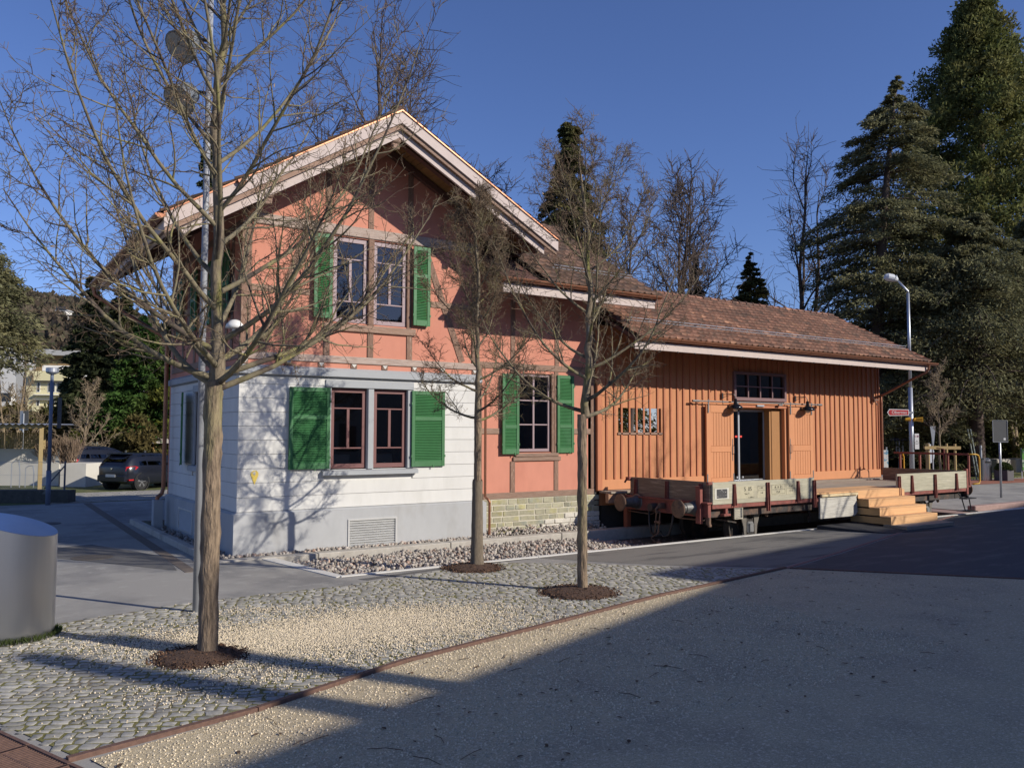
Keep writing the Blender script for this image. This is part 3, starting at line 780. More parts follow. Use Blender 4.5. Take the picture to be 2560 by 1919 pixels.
def beam(x0, x1, z0, z1, mat=TIMBER, y=HY, name='timber', t=.06):
    m = MB(); m.bbox(x0, x1, y + random.uniform(-.003, .003), y + t, z0, z1, .010); return part(name, m, mat)
def brace(x0, z0, x1, z1, w=.15, y=HY, mat=TIMBER):
    m = MB(); m.obox((x0, y + .032, z0), (x1, y + .032, z1), .056, w, up=(0, 0, 1) if abs(x1 - x0) > .01 else (1, 0, 0))
    return part('timber_brace', m, mat)
beam(4.60, 4.80, 3.935, 6.44, y=HY - .006); beam(9.80, 9.99, 3.935, 6.60, y=HY - .006)
beam(4.60, 9.99, 3.785, 3.93, TIMBERH, y=HY - .012)
for xc in (4.70, 5.55, 6.24, 6.95, 7.65, 8.35, 9.05, 9.88):
    beam(xc - .07, xc + .07, 3.685, 3.783, TIMBER, y=HY - .002, name='joist_end')
    m = MB(); m.prism([(xc - .055, HY - .012, 3.775), (xc + .055, HY - .012, 3.775), (xc, HY - .007, 3.70)], (0, .006, 0)); part('joist_end_facet', m, CONC_WHITE)
beam(4.80, 5.98, 5.12, 5.25, TIMBERM); beam(8.74, 9.80, 5.12, 5.25, TIMBERM)
beam(4.86, 9.99, 6.445, 6.655, TIMBERH, y=HY - .02, t=.075)
brace(5.90, 6.42, 5.02, 3.95); brace(8.58, 6.42, 9.55, 3.95)
beam(6.27, 8.36, 4.45, 4.60, TIMBERM, y=HY - .035, t=.09, name='window_sill')
for xc in (6.345, 7.31, 8.225): beam(xc - .07, xc + .07, 3.93, 4.45)
beam(7.245, 7.375, 4.60, 6.44, y=HY - .01); beam(6.36, 6.475, 4.60, 6.44); beam(8.155, 8.27, 4.60, 6.44)
beam(8.75, 8.87, 6.25, 6.44); 
for xc, zt in ((6.35, 8.0), (7.30, 8.5), (8.23, 8.1)): beam(xc - .065, xc + .065, 6.66, zt)
for a, b, c, d in UW: window(a + .01, b - .01, c + .01, d - .015, HY + .05, FRAME_L, 'T')
shutter(6.03, 6.42, 4.68, 6.41, HY - .09, (1.0, 1.0), tilt=1)
shutter(8.27, 8.68, 4.68, 6.41, HY - .09, (1.0, 1.8))
# side wall timbers and windows (in shade, seen at a glancing angle)
def sbeam(y0, y1, z0, z1, mat=TIMBER):
    m = MB(); m.bbox(HX0 - .003, HX0 + .05, y0, y1, z0, z1, .008); return part('timber', m, mat)
sbeam(16.22, HYB, 3.785, 3.93, TIMBERM); sbeam(16.22, HYB, 5.12, 5.25, TIMBERM); sbeam(16.22, HYB, 6.35, 6.5, TIMBERM)
for yc in (16.75, 17.15, 18.25, 19.75, 20.85, 21.85): sbeam(yc - .08, yc + .08, 3.93, 5.12); sbeam(yc - .08, yc + .08, 5.25, 6.35)
for a, b in ((17.3, 18.15), (19.9, 20.75)):
    window(a, b, 4.65, 6.0, HX0 + .06, FRAME_L, (2, 3), axis='y')
    side_shutter(a - .5, a - .02, 4.65, 6.0, HX0 - .08, (1, 1)); side_shutter(b + .02, b + .5, 4.65, 6.0, HX0 - .08, (1, 1))

# ---- wing: salmon plaster over a sandstone base
WX0, WX1, WY = 10.0, 13.5, 16.25
WW = [(11.15, 12.13, 1.90, 3.78)]
m = MB()
m.wall((0, WY, 0), (1, 0, 0), (0, 1, 0), WX0, WX1, .84, 6.1, WW, .25)
m.prism([(WX1 - .22, WY, .84), (WX1 - .22, 22.1, .84), (WX1 - .22, 22.1, 6.1), (WX1 - .22, 19.2, 7.9), (WX1 - .22, WY, 6.1)], (.22, 0, 0))
m.box(WX0, WX1 - .22, 21.9, 22.1, 0, 6.1)
part('plaster_wall', m, PINK)
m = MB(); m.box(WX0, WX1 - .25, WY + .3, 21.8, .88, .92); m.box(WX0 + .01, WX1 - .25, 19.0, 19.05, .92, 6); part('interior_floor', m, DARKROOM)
window(11.16, 12.12, 1.92, 3.77, WY + .04, FRAME_L, (2, 3), fw=.06)
wb = lambda a, b, c, d, mat=TIMBER, nm='timber': beam(a, b, c, d, mat, y=WY - .02, name=nm)
wb(10.18, 13.49, .835, .98, TIMBERM, 'sole_plate')
wb(10.93, 11.07, .98, 1.70); wb(12.21, 12.345, .98, 1.70)
beam(11.0, 12.40, 1.70, 1.80, TIMBERM, y=WY - .05, name='window_sill', t=.08); beam(11.06, 12.32, 1.80, 1.885, TIMBERM, y=WY - .07, name='window_sill', t=.1)
wb(11.06, 11.15, 1.885, 3.80); wb(12.13, 12.22, 1.885, 3.80)
wb(10.02, 10.93, 2.33, 2.47, TIMBERM); wb(12.40, 13.36, 2.33, 2.47, TIMBERM)
wb(10.02, 13.36, 3.85, 4.00, TIMBERM); wb(10.93, 11.06, 1.885, 3.85); wb(12.22, 12.35, 1.885, 3.85)
for xc in (11.0, 12.3): wb(xc - .065, xc + .065, 4.0, 5.5)
wb(13.36, 13.495, .98, 5.5); wb(10.03, 10.15, .98, 3.85)
o = shutter(10.66, 11.13, 1.87, 3.74, WY - .1, (1.35, 1.35, 1.25)); o = shutter(12.29, 12.80, 1.88, 3.77, WY - .055, (1.35, 1.35, 1.25))
# coursed sandstone base, stone by stone
base = MB(); base.box(10.14, 13.62, WY - .026, WY + .3, -.12, .835); base.box(13.37, 13.62, WY + .3, 22, -.12, .835); bo = part('stone_base', base, MORTAR)
rs = random.Random(3)
rows = [(.835, .695), (.69, .565), (.56, .43), (.425, .305), (.30, .19), (.185, -.06)]
for ri, (zt, zb) in enumerate(rows):
    x = 10.145
    while x < 13.60:
        w = rs.uniform(.18, .5) if ri < 5 else rs.uniform(.45, 1.0)
        x1_ = min(x + w, 13.61)
        if 13.61 - x1_ < .12: x1_ = 13.61
        pale = (ri >= 3 and x > 12.3 - (ri - 3) * .5)
        d = rs.uniform(0, .010) + (.018 if pale else 0)
        m = MB(); m.bbox(x + .006, x1_ - .006, WY - .03 - d, WY + .02, zb + .004, zt - .004, .014)
        for i, vv in enumerate(m.v): m.v[i] = (vv[0] + rs.uniform(-.004, .004), vv[1] + rs.uniform(-.006, .004), vv[2] + rs.uniform(-.004, .004))
        m.build('stone', PALESTONE if pale else SANDSTONE, bo)
        x = x1_

# ---- roofs
TILE_W, TILE_E = .215, .285
def tile_proto(w=TILE_W, e=TILE_E):
    xs = [-.5, -.36, -.14, .14, .36, .5]; hs = [.034, .010, .003, .003, .016, .040]
    v = []
    for k, (vv, lift) in enumerate(((-.03, .048), (e + .03, .006))):
        for x, h in zip(xs, hs): v.append((x * w * 1.02, vv, h + lift))
    for x, h in zip(xs, hs): v.append((x * w * 1.02, -.03, h + .048 - .034))
    f = [(i, i + 1, 7 + i, 6 + i) for i in range(5)] + [(12 + i, 13 + i, 1 + i, i) for i in range(5)]
    return np.array(v, float), np.array(f)
TV, TF = tile_proto()
def roof_tiles(parent, o, u, v, lu, lv, mat, nparts=0, inside=None):
    """tiles on a roof plane: o eave corner, u along the eave, v up the slope"""
    o, u, v = Vector(o), Vector(u).normalized(), Vector(v).normalized(); n = u.cross(v)
    if n.z < 0: n = -n
    nc, nr = int(lu / TILE_W), int(lv / TILE_E)
    du, dv = lu / nc, lv / nr
    pl = []
    for r in range(nr):
        for c in range(nc):
            p = o + u * (du * (c + .5)) + v * (dv * r) + n * random.uniform(-.002, .004)
            if inside and not inside(p): continue
            pl.append((p, random.uniform(-.012, .012)))
    pl.sort(key=lambda q: (q[0] - Vector((0, 0, CAM_H))).length)
    me = None; sx = du / TILE_W
    def frame(a):
        uu = (u * math.cos(a) + v * math.sin(a)); vv = (v * math.cos(a) - u * math.sin(a)); return uu * sx, vv, n
    if nparts:
        me = npmesh('roof_tile', TV, TF); me.materials.append(mat)
        for p, a in pl[:nparts]:
            uu, vv, nn = frame(a)
            link('roof_tile', me, mat, parent, Matrix.Translation(p) @ Matrix((uu, vv, nn)).transposed().to_4x4())
    rest = pl[nparts:]
    if rest:
        m3 = np.array([np.array([list(q) for q in frame(a)]).T for p, a in rest]); of = np.array([list(p) for p, a in rest])
        V_, F_ = replicate(TV, TF, m3, of)
        link('roof_tiles', npmesh('roof_tiles', V_, F_), mat, parent, kind='stuff')

GY0, GYB = 14.75, 22.70
RX, RZ, EX, EXR = 7.3, 8.77, 2.9, 11.2
dl = Vector((-1, 0, -.618)).normalized(); dr = Vector((1, 0, -.538)).normalized()
lenL = (RX - EX) / -dl.x * -1 * -1; lenL = (RX - EX) / abs(dl.x); lenR = (EXR - RX) / dr.x
m = MB()
def slope_slab(m, a, d, ln, y0, y1, t0, t1):
    """slab on a slope: from point a (x,z) along d for ln, between depth t0 and t1 below the surface"""
    n = Vector((-d.z, 0, d.x)); n = n if n.z > 0 else -n
    p = Vector((a[0], y0, a[1])); q = p + d * ln
    m.prism([p - n * t0, q - n * t0, q - n * t1, p - n * t1], (0, y1 - y0, 0))
slope_slab(m, (RX, RZ), dl, lenL, GY0 + .03, GYB, .03, .09); slope_slab(m, (RX, RZ), dr, lenR, GY0 + .03, GYB, .03, .09)
roof = part('roof', m, RAFTER)
# soffit boards under the front overhang
for d, ln in ((dl, lenL), (dr, lenR)):
    n = Vector((-d.z, 0, d.x)); n = n if n.z > 0 else -n
    k = 0; s = .12
    while s < ln - .05:
        p = Vector((RX, 0, RZ)) + d * s - n * .10
        b = MB(); b.obox((p.x, GY0 + .10, p.z), (p.x, HY + .02, p.z), .128, .018, up=n); b.build('soffit_board', SOFFIT, roof)
        s += .134
# flying rafters, doubled bargeboards, copper drip edge, purlin ends
for d, ln in ((dl, lenL), (dr, lenR)):
    n = Vector((-d.z, 0, d.x)); n = n if n.z > 0 else -n
    A = Vector((RX, 0, RZ))
    for yy, w_, h_ in ((GY0 + .62, .14, .15), (HY - .07, .12, .12)):
        b = MB(); p, q = A + d * .05 - n * .19, A + d * (ln - .05) - n * .19
        b.obox((p.x, yy, p.z), (q.x, yy, q.z), w_, h_, up=n); b.build('rafter', RAFTER, roof)
    def band(t0, t1, xe, y0, y1, nm, mat):
        k = math.sqrt(1 + (d.z / d.x) ** 2); s_ = d.z / d.x; Z = lambda x, t: RZ + s_ * (x - RX) - t * k
        b = MB(); b.prism([(RX, y0, Z(RX, t0)), (xe, y0, Z(xe, t0)), (xe, y0, Z(xe, t1)), (RX, y0, Z(RX, t1))], (0, y1 - y0, 0)); b.build(nm, mat, roof)
    xe = RX + d.x * ln; sg_ = 1 if d.x > 0 else -1
    band(.015, .215, xe, GY0 - .012, GY0 + .024, 'bargeboard', BARGE)
    band(.20, .30, xe - sg_ * .02, GY0 + .03, GY0 + .07, 'bargeboard', TIMBERM)
    band(.29, .44, xe - sg_ * .3, GY0 + .115, GY0 + .165, 'bargeboard', BARGE)
    band(-.012, .012, xe + sg_ * .01, GY0 - .04, GY0 + .05, 'drip_edge', COPPER)
for xc, zc in ((7.26, 8.18), (4.70, 6.66), (9.86, 6.88)):
    b = MB(); b.bbox(xc - .09, xc + .09, GY0 + .17, HY + .05, zc - .10, zc + .1, .02); b.bbox(xc - .10, xc + .1, GY0 + .13, GY0 + .2, zc - .02, zc + .12, .02); b.bbox(xc - .075, xc + .075, GY0 + .145, GY0 + .2, zc - .15, zc - .05, .02)
    b.build('purlin', TIMBERM, roof)
for yy in (17.5, 19.0, 20.5, 22.2):
    b = MB(); p, q = Vector((RX, 0, RZ)) + dl * 3.1 - Vector((.53, 0, -.85)) * 0, Vector((RX, 0, RZ)) + dl * (lenL - .05)
    b.obox((p.x, yy, p.z - .17), (q.x, yy, q.z - .17), .12, .14); b.build('rafter', RAFTER, roof)
roof_tiles(roof, (EX, GYB, RZ - .618 * (RX - EX)), (0, -1, 0), (-dl.x * 1, 0, -dl.z), GYB - GY0 - .02, lenL, TILE_DARK)
roof_tiles(roof, (EXR, GY0 + .02, RZ - .538 * (EXR - RX)), (0, 1, 0), (-dr.x, 0, -dr.z), GYB - GY0 - .02, lenR, TILE_DARK)
b = MB()
for k in range(24):
    y0 = GY0 + .02 + k * .337; b.lathe([(.11, y0), (.12, y0 + .05), (.10, y0 + .345)], (RX, 0, RZ + .0), axis='Y', n=12)
b.build('ridge_tiles', TILE_DARK, roof, kind='stuff')
def gutter(pts, r, parent, n=9, name='gutter'):
    """half-round gutter along a straight line"""
    a, c = Vector(pts[0]), Vector(pts[1]); d = (c - a).normalized(); s = Vector((-d.y, d.x, 0)).normalized()
    m = MB(); vs = []
    for p in (a, c):
        for rr_ in (r, r - .006):
            for i in range(n + 1):
                t = math.pi * i / n; vs.append(p + s * (math.cos(t) * rr_) - Vector((0, 0, math.sin(t) * rr_)))
    k = n + 1; fs = []
    for i in range(n):
        fs.append((i, i + 1, 2 * k + i + 1, 2 * k + i)); fs.append((k + i + 1, k + i, 3 * k + i, 3 * k + i + 1))
        fs.append((i, k + i, k + i + 1, i + 1)); fs.append((2 * k + i, 2 * k + i + 1, 3 * k + i + 1, 3 * k + i))
    fs += [(0, 2 * k, 3 * k, k), (n, k + n, 3 * k + n, 2 * k + n)]
    m.add(vs, fs)
    for p in (a + d * .004, c - d * .004):
        cen = [p + s * (math.cos(math.pi * i / n) * r) - Vector((0, 0, math.sin(math.pi * i / n) * r)) for i in range(n + 1)]
        m.add(cen, [tuple(range(n + 1))])
    L_ = (c - a).length; q = .45
    while q < L_:
        p = a + d * q
        for i in range(n):
            t0, t1 = math.pi * i / n, math.pi * (i + 1) / n
            e0, e1 = [p + s * (math.cos(t) * (r + .004)) - Vector((0, 0, math.sin(t) * (r + .004))) for t in (t0, t1)]
            m.add([e0, e1, e1 + d * .03, e0 + d * .03], [(0, 1, 2, 3)])
        q += .85
    return m.build(name, COPPER, parent)
eaveZ = RZ - .618 * (RX - EX)
gutter([(EX - .06, GY0 - .02, eaveZ - .02), (EX - .06, GYB + .05, eaveZ - .1)], .085, roof)
b = MB(); b.box(EX + .02, EX + .05, GY0 + .06, GYB, eaveZ - .26, eaveZ - .09); b.box(EX + .14, EX + .2, GY0 + .3, GYB - .1, eaveZ - .22, eaveZ - .07); b.build('fascia', BARGE, roof)
gutter([(4.16, GY0 - .1, 6.80), (4.16, GY0 + .25, 6.80)], .075, roof)
b = MB(); b.tube([(EX - .06, 22.45, eaveZ - .16), (EX - .02, 22.45, eaveZ - .36), (EX + .25, 22.35, eaveZ - .55), (4.3, 21.75, 4.72), (4.42, 21.7, 4.55), (4.42, 21.7, 1.0), (4.38, 21.68, .86), (4.28, 21.66, .78), (4.28, 21.66, .70)], .05, n=10); b.build('downpipe', COPPER, house)
b = MB(); b.bbox(4.18, 4.40, 21.55, 21.78, -.05, .72, .01); b.build('standpipe_box', TRIM, house)
b = MB(); b.tube([(10.16, HY - .02, 3.4), (10.16, HY - .02, .92), (10.20, HY - .08, .86), (10.23, HY - .1, .80), (10.23, HY - .1, .02)], .03, n=8); b.build('downpipe', COPPER, house)

# wing roof
WE, WR = 14.9, 19.2; WZE, WS = 5.74, .584; WH = WZE + WS * (WR - WE)
dw = Vector((0, 1, WS)).normalized(); lenW = (WR - WE) / dw.y
m = MB()
m.prism([(9.9, WE, WZE - .03), (9.9, WR, WH - .03), (9.9, WR, WH - .13), (9.9, WE, WZE - .13)], (4.45, 0, 0))
m.prism([(9.9, WR, WH - .03), (9.9, 2 * WR - WE, WZE - .03), (9.9, 2 * WR - WE, WZE - .13), (9.9, WR, WH - .13)], (4.45, 0, 0))
wroof = part('roof', m, RAFTER)
roof_tiles(wroof, (9.85, WE - .03, WZE), (1, 0, 0), dw, 4.5, lenW, TILE_DARK, 260, inside=lambda p: p.x > 9.8 and p.z > roofR(p.x) - .5 or p.x > 10.9)
roof_tiles(wroof, (9.95, 2 * WR - WE, WZE), (1, 0, 0), (0, -1, WS), 4.6, lenW, TILE_DARK)
b = MB()
for k in range(9):
    x0 = 11.6 + k * .335; b.lathe([(.12, x0), (.13, x0 + .05), (.11, x0 + .345)], (0, WR, WH), axis='X', n=12)
b.build('ridge_tiles', TILE_DARK, wroof, kind='stuff')
gutter([(9.80, WE - .07, WZE - .02), (14.42, WE - .07, WZE - .03)], .08, wroof)
b = MB(); b.bbox(9.85, 14.32, WE + .02, WE + .06, WZE - .33, WZE - .13, .006); b.build('fascia', BARGE, wroof)
for k in range(7):
    b = MB(); xc = 10.3 + k * .65; b.obox((xc, WE + .05, WZE - .17), (xc, WY + .05, WZE - .17 + WS * 1.3), .1, .12); b.build('rafter', RAFTER, wroof)
for s_ in (1, -1):
    b = MB(); b.obox((14.34, WR - s_ * (WR - WE), WZE - .12), (14.34, WR, WH - .12), .03, .2); b.build('bargeboard', BARGE, wroof)
    b = MB(); b.obox((14.35, WR - s_ * (WR - WE + .02), WZE + .03), (14.35, WR, WH + .03), .06, .025); b.build('drip_edge', COPPER, wroof)
def snow_guard(x0, x1, y, z, s, parent, step=.62):
    m = MB(); n = Vector((0, -s, 1)).normalized(); up = Vector((0, 1, s)).normalized()
    for h in (.06, .13): m.cyl(Vector((x0, y, z)) + n * h, Vector((x1, y, z)) + n * h, .009, n=6)
    x = x0 + .2
    while x < x1:
        p = Vector((x, y, z)); m.obox(p + n * .01, p + n * .16, .012, .03, up=(1, 0, 0)); m.obox(p + n * .12, p + up * .22 + n * .03, .012, .02); x += step
    return m.build('snow_guard', GALV, parent)
snow_guard(11.7, 14.2, WE + .75, WZE + WS * .75 + .03, WS, wroof)

# wall-mounted bits at the house corner
t = thing('wall_lamp', 'pale dome lamp on the house corner above the grey cornice', 'lamp', (4.5, 16.0, 4.3))
m = MB(); m.lathe([(.03, .0), (.09, -.02), (.155, -.09), (.17, -.16), (.15, -.165)], (4.42, 15.86, 4.48), n=18); m.build('lamp_shade', M('white_enamel', (.7, .7, .68), rough=.3, var=.05, bump=0), t, smooth=True)
m = MB(); m.tube([(4.58, 16.1, 4.42), (4.5, 15.98, 4.5), (4.42, 15.86, 4.48)], .018, n=6); m.build('bracket', BLACK, t)
m = MB(); m.lathe([(.02, -.15), (.05, -.19), (.04, -.24), (.01, -.26)], (4.42, 15.86, 4.48), n=10); m.build('bulb', M('frosted_glass', (.8, .8, .78), rough=.3, var=.02, bump=0), t, smooth=True)
m = MB()
for k in range(5):
    a = [(4.5 - .01 * k, 16.35 + .17 * math.cos(q * math.pi / 9) * (1 - .06 * k), 5.05 + .42 * math.sin(q * math.pi / 9) * (1 - .05 * k)) for q in range(19)]
    m.tube(a, .008, n=5)
tag(m.build('cable_coil', BLACK), 'coiled black cable hanging on the shaded side wall near the house corner', 'cable')
# yellow marker plate and metal boxes behind the panes
m = MB(); pts = [(math.cos(a) * .075, math.sin(a) * .075 + .06) for a in [rad(-20 + 220 * i / 12) for i in range(13)]] + [(0, -.14)]
m.prism([(4.93 + x, HY - .004, 1.50 + z) for x, z in pts], (0, -.006, 0))
mk = m.build('marker_plate', M('yellow_plate', (.75, .55, .10), rough=.5, var=.06, bump=0)); tag(mk, 'small yellow drop-shaped marker plate on the grey wall', 'sign')
m = MB(); m.box(4.915, 4.945, HY - .0125, HY - .0105, 1.55, 1.62); m.obox((4.89, HY - .0115, 1.60), (4.93, HY - .0115, 1.54), .002, .018); m.build('marker_symbol', CONC_WHITE, mk)
for (a, b, lab) in ((6.57, 6.98, 'shiny metal box behind the left ground-floor window'), (7.53, 7.95, 'shiny metal box behind the right ground-floor window')):
    m = MB(); m.bbox(a, b, HY + .22, HY + .42, 1.60, 1.91, .01); tag(m.build('metal_box', M('steel_sheet', (.75, .76, .78), rough=.3, var=.05, metal=.6, bump=0)), lab, 'metal box')
    m = MB()
# ---------------------------------------------------------------- goods shed
ORANGE = M('orange_board_paint', (0.52, 0.215, 0.092), rough=.75, var=.14, scale=3, stretch=(5, 5, .6), bump=.25, bscale=30, bdist=.003, orand=.10, col2=(.46, .22, .11), c2scale=4, c2lo=.55, c2hi=.7, c2stretch=(4, 4, .5))
BATTEN = M('red_batten_paint', (0.43, 0.155, 0.072), rough=.75, var=.14, scale=3, stretch=(5, 5, .6), bump=.25, bscale=30, bdist=.003, orand=.12)
DOORP = M('orange_door_paint', (0.54, 0.23, 0.10), rough=.7, var=.06, scale=3, stretch=(5, 5, .8), bump=.12, bscale=30, bdist=.002, orand=.04)
DOORIN = M('door_reveal_wood', (0.33, 0.155, 0.05), rough=.7, var=.1, scale=4, stretch=(5, 5, .8), bump=.1)
MAUVE = M('plum_frame_paint', (0.19, 0.105, 0.105), rough=.55, var=.06, bump=.05)
IRON = M('grey_iron', (0.16, 0.165, 0.17), rough=.55, var=.2, scale=20, metal=.5, bump=.1)
OLDWOOD = M('weathered_deck_wood', (0.30, 0.255, 0.20), rough=.9, var=.25, scale=4, stretch=(.8, 8, 8), bump=.4, bscale=40, bdist=.004, orand=.15)
NEWWOOD = M('new_larch_wood', (0.62, 0.36, 0.17), rough=.75, var=.14, scale=3, stretch=(.7, 9, 9), bump=.2, bscale=40, bdist=.003, orand=.12)
BEAMWOOD = M('brown_beam_wood', (0.34, 0.19, 0.11), rough=.85, var=.25, scale=4, stretch=(.8, 8, 8), bump=.4, bscale=30, bdist=.004, orand=.1)
SHX0, SHX1, SHY, SHB = 13.52, 25.70, 16.20, 21.3
shed = thing('goods_shed', 'orange boarded goods shed with tiled roof, sliding doors and loading deck', 'shed', (19.6, 18.7, 0))
sp = lambda name, mb, mat, parent=shed, **kw: mb.build(name, mat, parent, **kw)
DOOR = (18.50, 20.92, .95, 3.10); SLW = (14.25, 15.76, 2.38, 3.015); TRW = (18.62, 20.85, 3.36, 4.09)
m = MB()
m.wall((0, SHY + .02, 0), (1, 0, 0), (0, 1, 0), SHX0, SHX1, .55, 5.1, [DOOR, SLW, TRW], .10)
m.prism([(SHX1 - .1, SHY + .02, .55), (SHX1 - .1, SHB, .55), (SHX1 - .1, SHB, 5.15), (SHX1 - .1, 18.43, 6.42), (SHX1 - .1, SHY + .02, 5.1)], (.1, 0, 0))
m.wall((0, SHB - .1, 0), (1, 0, 0), (0, 1, 0), SHX0, SHX1, .55, 5.1, [(18.2, 20.9, 1.7, 3.4)], .10)
sp('board_wall', m, ORANGE)
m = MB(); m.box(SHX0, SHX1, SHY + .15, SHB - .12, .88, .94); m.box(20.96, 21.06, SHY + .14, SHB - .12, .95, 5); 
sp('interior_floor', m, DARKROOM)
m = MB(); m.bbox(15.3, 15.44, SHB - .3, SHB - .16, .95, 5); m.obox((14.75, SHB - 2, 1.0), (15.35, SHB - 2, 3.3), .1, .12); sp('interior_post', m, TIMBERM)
# battens: each one a strip of its own
bx_ = [13.86 + .2495 * k + random.uniform(-.018, .018) for k in range(-1, 48)]
for xb in bx_:
    if xb > SHX1 - .04: continue
    z0, z1 = 1.195, 5.0
    segs = [(z0, z1)]
    if 17.30 < xb < 22.14: segs = [(3.30, z1)]
    if TRW[0] - .06 < xb < TRW[1] + .06: segs = [(4.13, z1)]
    for a, b in segs:
        m = MB(); w = .03; m.bbox(xb - w, xb + w, SHY - .012, SHY + .018, a + random.uniform(-.01, .01), b, .006)
        sp('batten', m, BATTEN)
for a, b in ((13.60, 17.36), (22.14, 25.72)):
    m = MB(); m.bbox(a, b, SHY - .035, SHY + .018, .93, 1.19, .01); sp('skirting_board', m, DOORP)
m = MB(); m.bbox(13.50, 13.66, SHY - .06, SHY + .018, .93, 5.0, .01); sp('corner_post', m, BATTEN)
m = MB(); m.bbox(25.66, 25.74, SHY - .03, SHY + .1, .93, 5.0, .008); sp('corner_post', m, BATTEN)
m = MB(); m.bbox(14.22, 15.79, SHY - .012, SHY + .1, 2.32, 2.378, .006); sp('window_sill', m, TIMBERM)
# transom window above the door
m = MB(); m.bbox(18.58, 20.89, SHY - .05, SHY + .05, 4.06, 4.14, .006); m.bbox(18.58, 20.89, SHY - .05, SHY + .05, 3.30, 3.40, .006); m.bbox(18.58, 18.67, SHY - .05, SHY + .05, 3.40, 4.06, .006); m.bbox(20.80, 20.89, SHY - .05, SHY + .05, 3.40, 4.06, .006)
for xm in (19.20, 19.73, 20.27): m.bbox(xm - .022, xm + .022, SHY - .03, SHY + .02, 3.40, 4.06, .004)
m.bbox(18.67, 20.80, SHY - .025, SHY + .018, 3.70, 3.735, .004)
tw = sp('transom_window', m, MAUVE)
xs_ = [18.67, 19.18, 19.71, 20.25, 20.80]
for i in range(4):
    for c, d in ((3.40, 3.70), (3.735, 4.06)):
        p = MB(); p.add([(xs_[i], SHY + .03, c), (xs_[i + 1], SHY + .03, c), (xs_[i + 1], SHY + .032, d), (xs_[i], SHY + .032, d)], [(0, 1, 2, 3)]); p.build('pane', GLASS, tw)
# door surround, glass door leaves
m = MB(); m.bbox(18.42, 20.96, SHY - .045, SHY + .06, 3.10, 3.20, .006); sp('door_lintel', m, BATTEN)
m = MB(); m.bbox(20.28, 20.36, SHY + .12, SHY + .85, .96, 3.10, .004); m.bbox(20.36, 20.80, SHY + .10, SHY + .14, .96, 3.10, .004); m.bbox(18.40, 18.52, SHY + .0, SHY + .55, .96, 3.10, .004); m.box(18.52, 20.80, SHY + .1, SHY + .9, 3.06, 3.095); sp('door_reveal', m, DOORIN)
m = MB(); m.bbox(20.80, 20.94, SHY - .03, SHY + .15, .95, 3.10, .006); sp('door_jamb', m, ORANGE)
dg_ = MB(); dg_.bbox(19.115, 19.185, SHY + .30, SHY + .36, .98, 3.06, .006); dg_.bbox(18.54, 20.28, SHY + .30, SHY + .36, .955, 1.02, .006); dg_.bbox(18.54, 20.28, SHY + .30, SHY + .36, 3.0, 3.06, .006); dg_.bbox(18.52, 18.56, SHY + .301, SHY + .359, 1.02, 3.0, .004); dg_.bbox(20.24, 20.28, SHY + .301, SHY + .359, 1.02, 3.0, .004)
gdo = sp('glass_door', dg_, GALV)
DGLASS = glass_mat('door_glass', (.16, .17, .17), .01)
for a, b in ((18.56, 19.115), (19.185, 20.24)):
    p = MB(); p.add([(a, SHY + .33, 1.02), (b, SHY + .33, 1.02), (b, SHY + .33, 3.0), (a, SHY + .33, 3.0)], [(0, 1, 2, 3)]); p.build('pane', DGLASS, gdo)
for a, b in ((19.0, 19.10), (19.20, 19.30)):
    p = MB(); p.bbox(a, b, SHY + .318, SHY + .328, 2.24, 2.295, .004); p.build('red_sticker', M('red_sticker', (.75, .05, .03), rough=.5, bump=0), gdo)
for a in (19.03, 19.27):
    p = MB(); p.lathe([(.03, 0), (.03, .02), (.01, .03)], (a, SHY + .27, 1.09), axis='Y', n=10); p.build('handle', GALV, gdo)
m = MB(); m.bbox(18.54, 20.0, SHY + .02, SHY + .30, .96, 1.0, .004); sp('threshold', m, GALV)

def sliding_door(x0, x1, z0, z1, handle_x):
    y = SHY - .11; t = .055; st = .17
    m = MB(); p1 = (z0 + .87 * (z1 - z0) / 2.18, z0 + 1.04 * (z1 - z0) / 2.18)
    m.bbox(x0, x0 + st, y, y + t, z0, z1, .005); m.bbox(x1 - st + .03, x1, y, y + t, z0, z1, .005)
    i0, i1 = x0 + st, x1 - st + .03
    m.bbox(i0, i1, y, y + t, z0, z0 + .16, .005); m.bbox(i0, i1, y, y + t, z1 - .21, z1, .005); m.bbox(i0, i1, y, y + t, p1[0], p1[1], .005)
    d = sp('sliding_door', m, DOORP)
    for a, b in ((z0 + .16, p1[0]), (p1[1], z1 - .21)):
        n = 7
        for k in range(n):
            u0 = i0 + (i1 - i0) * k / n; u1 = i0 + (i1 - i0) * (k + 1) / n
            q = MB(); q.bbox(u0 + .003, u1 - .003, y + .012, y + t - .01, a + .003, b - .003, .005); q.build('plank', DOORP, d)
        bk = MB(); bk.box(i0, i1, y + t - .012, y + t - .004, a, b); bk.build('door_back', RAFTER, d)
    q = MB(); q.bbox(handle_x - .012, handle_x + .012, y - .008, y - .001, z0 + .62, z0 + 1.24, .002)
    q.tube([(handle_x + .01, y - .008, z0 + .80), (handle_x + .01, y - .05, z0 + .83), (handle_x + .01, y - .05, z0 + 1.03), (handle_x + .01, y - .008, z0 + 1.06)], .009, n=6); q.build('handle', IRON, d)
    for xa, sgn in ((x0 + .02, 1), (x1 - .02, -1)):
        q = MB(); q.box(xa - .018, xa + .018, y - .006, y - .001, z0 + .02, z0 + .27); q.box(min(xa, xa + sgn * .22), max(xa, xa + sgn * .22), y - .0065, y - .0012, z0 + .02, z0 + .055); q.build('corner_strap', IRON, d)
    return d
sliding_door(17.36, 18.46, .97, 3.15, 18.40); sliding_door(20.90, 22.04, .97, 3.15, 20.94)
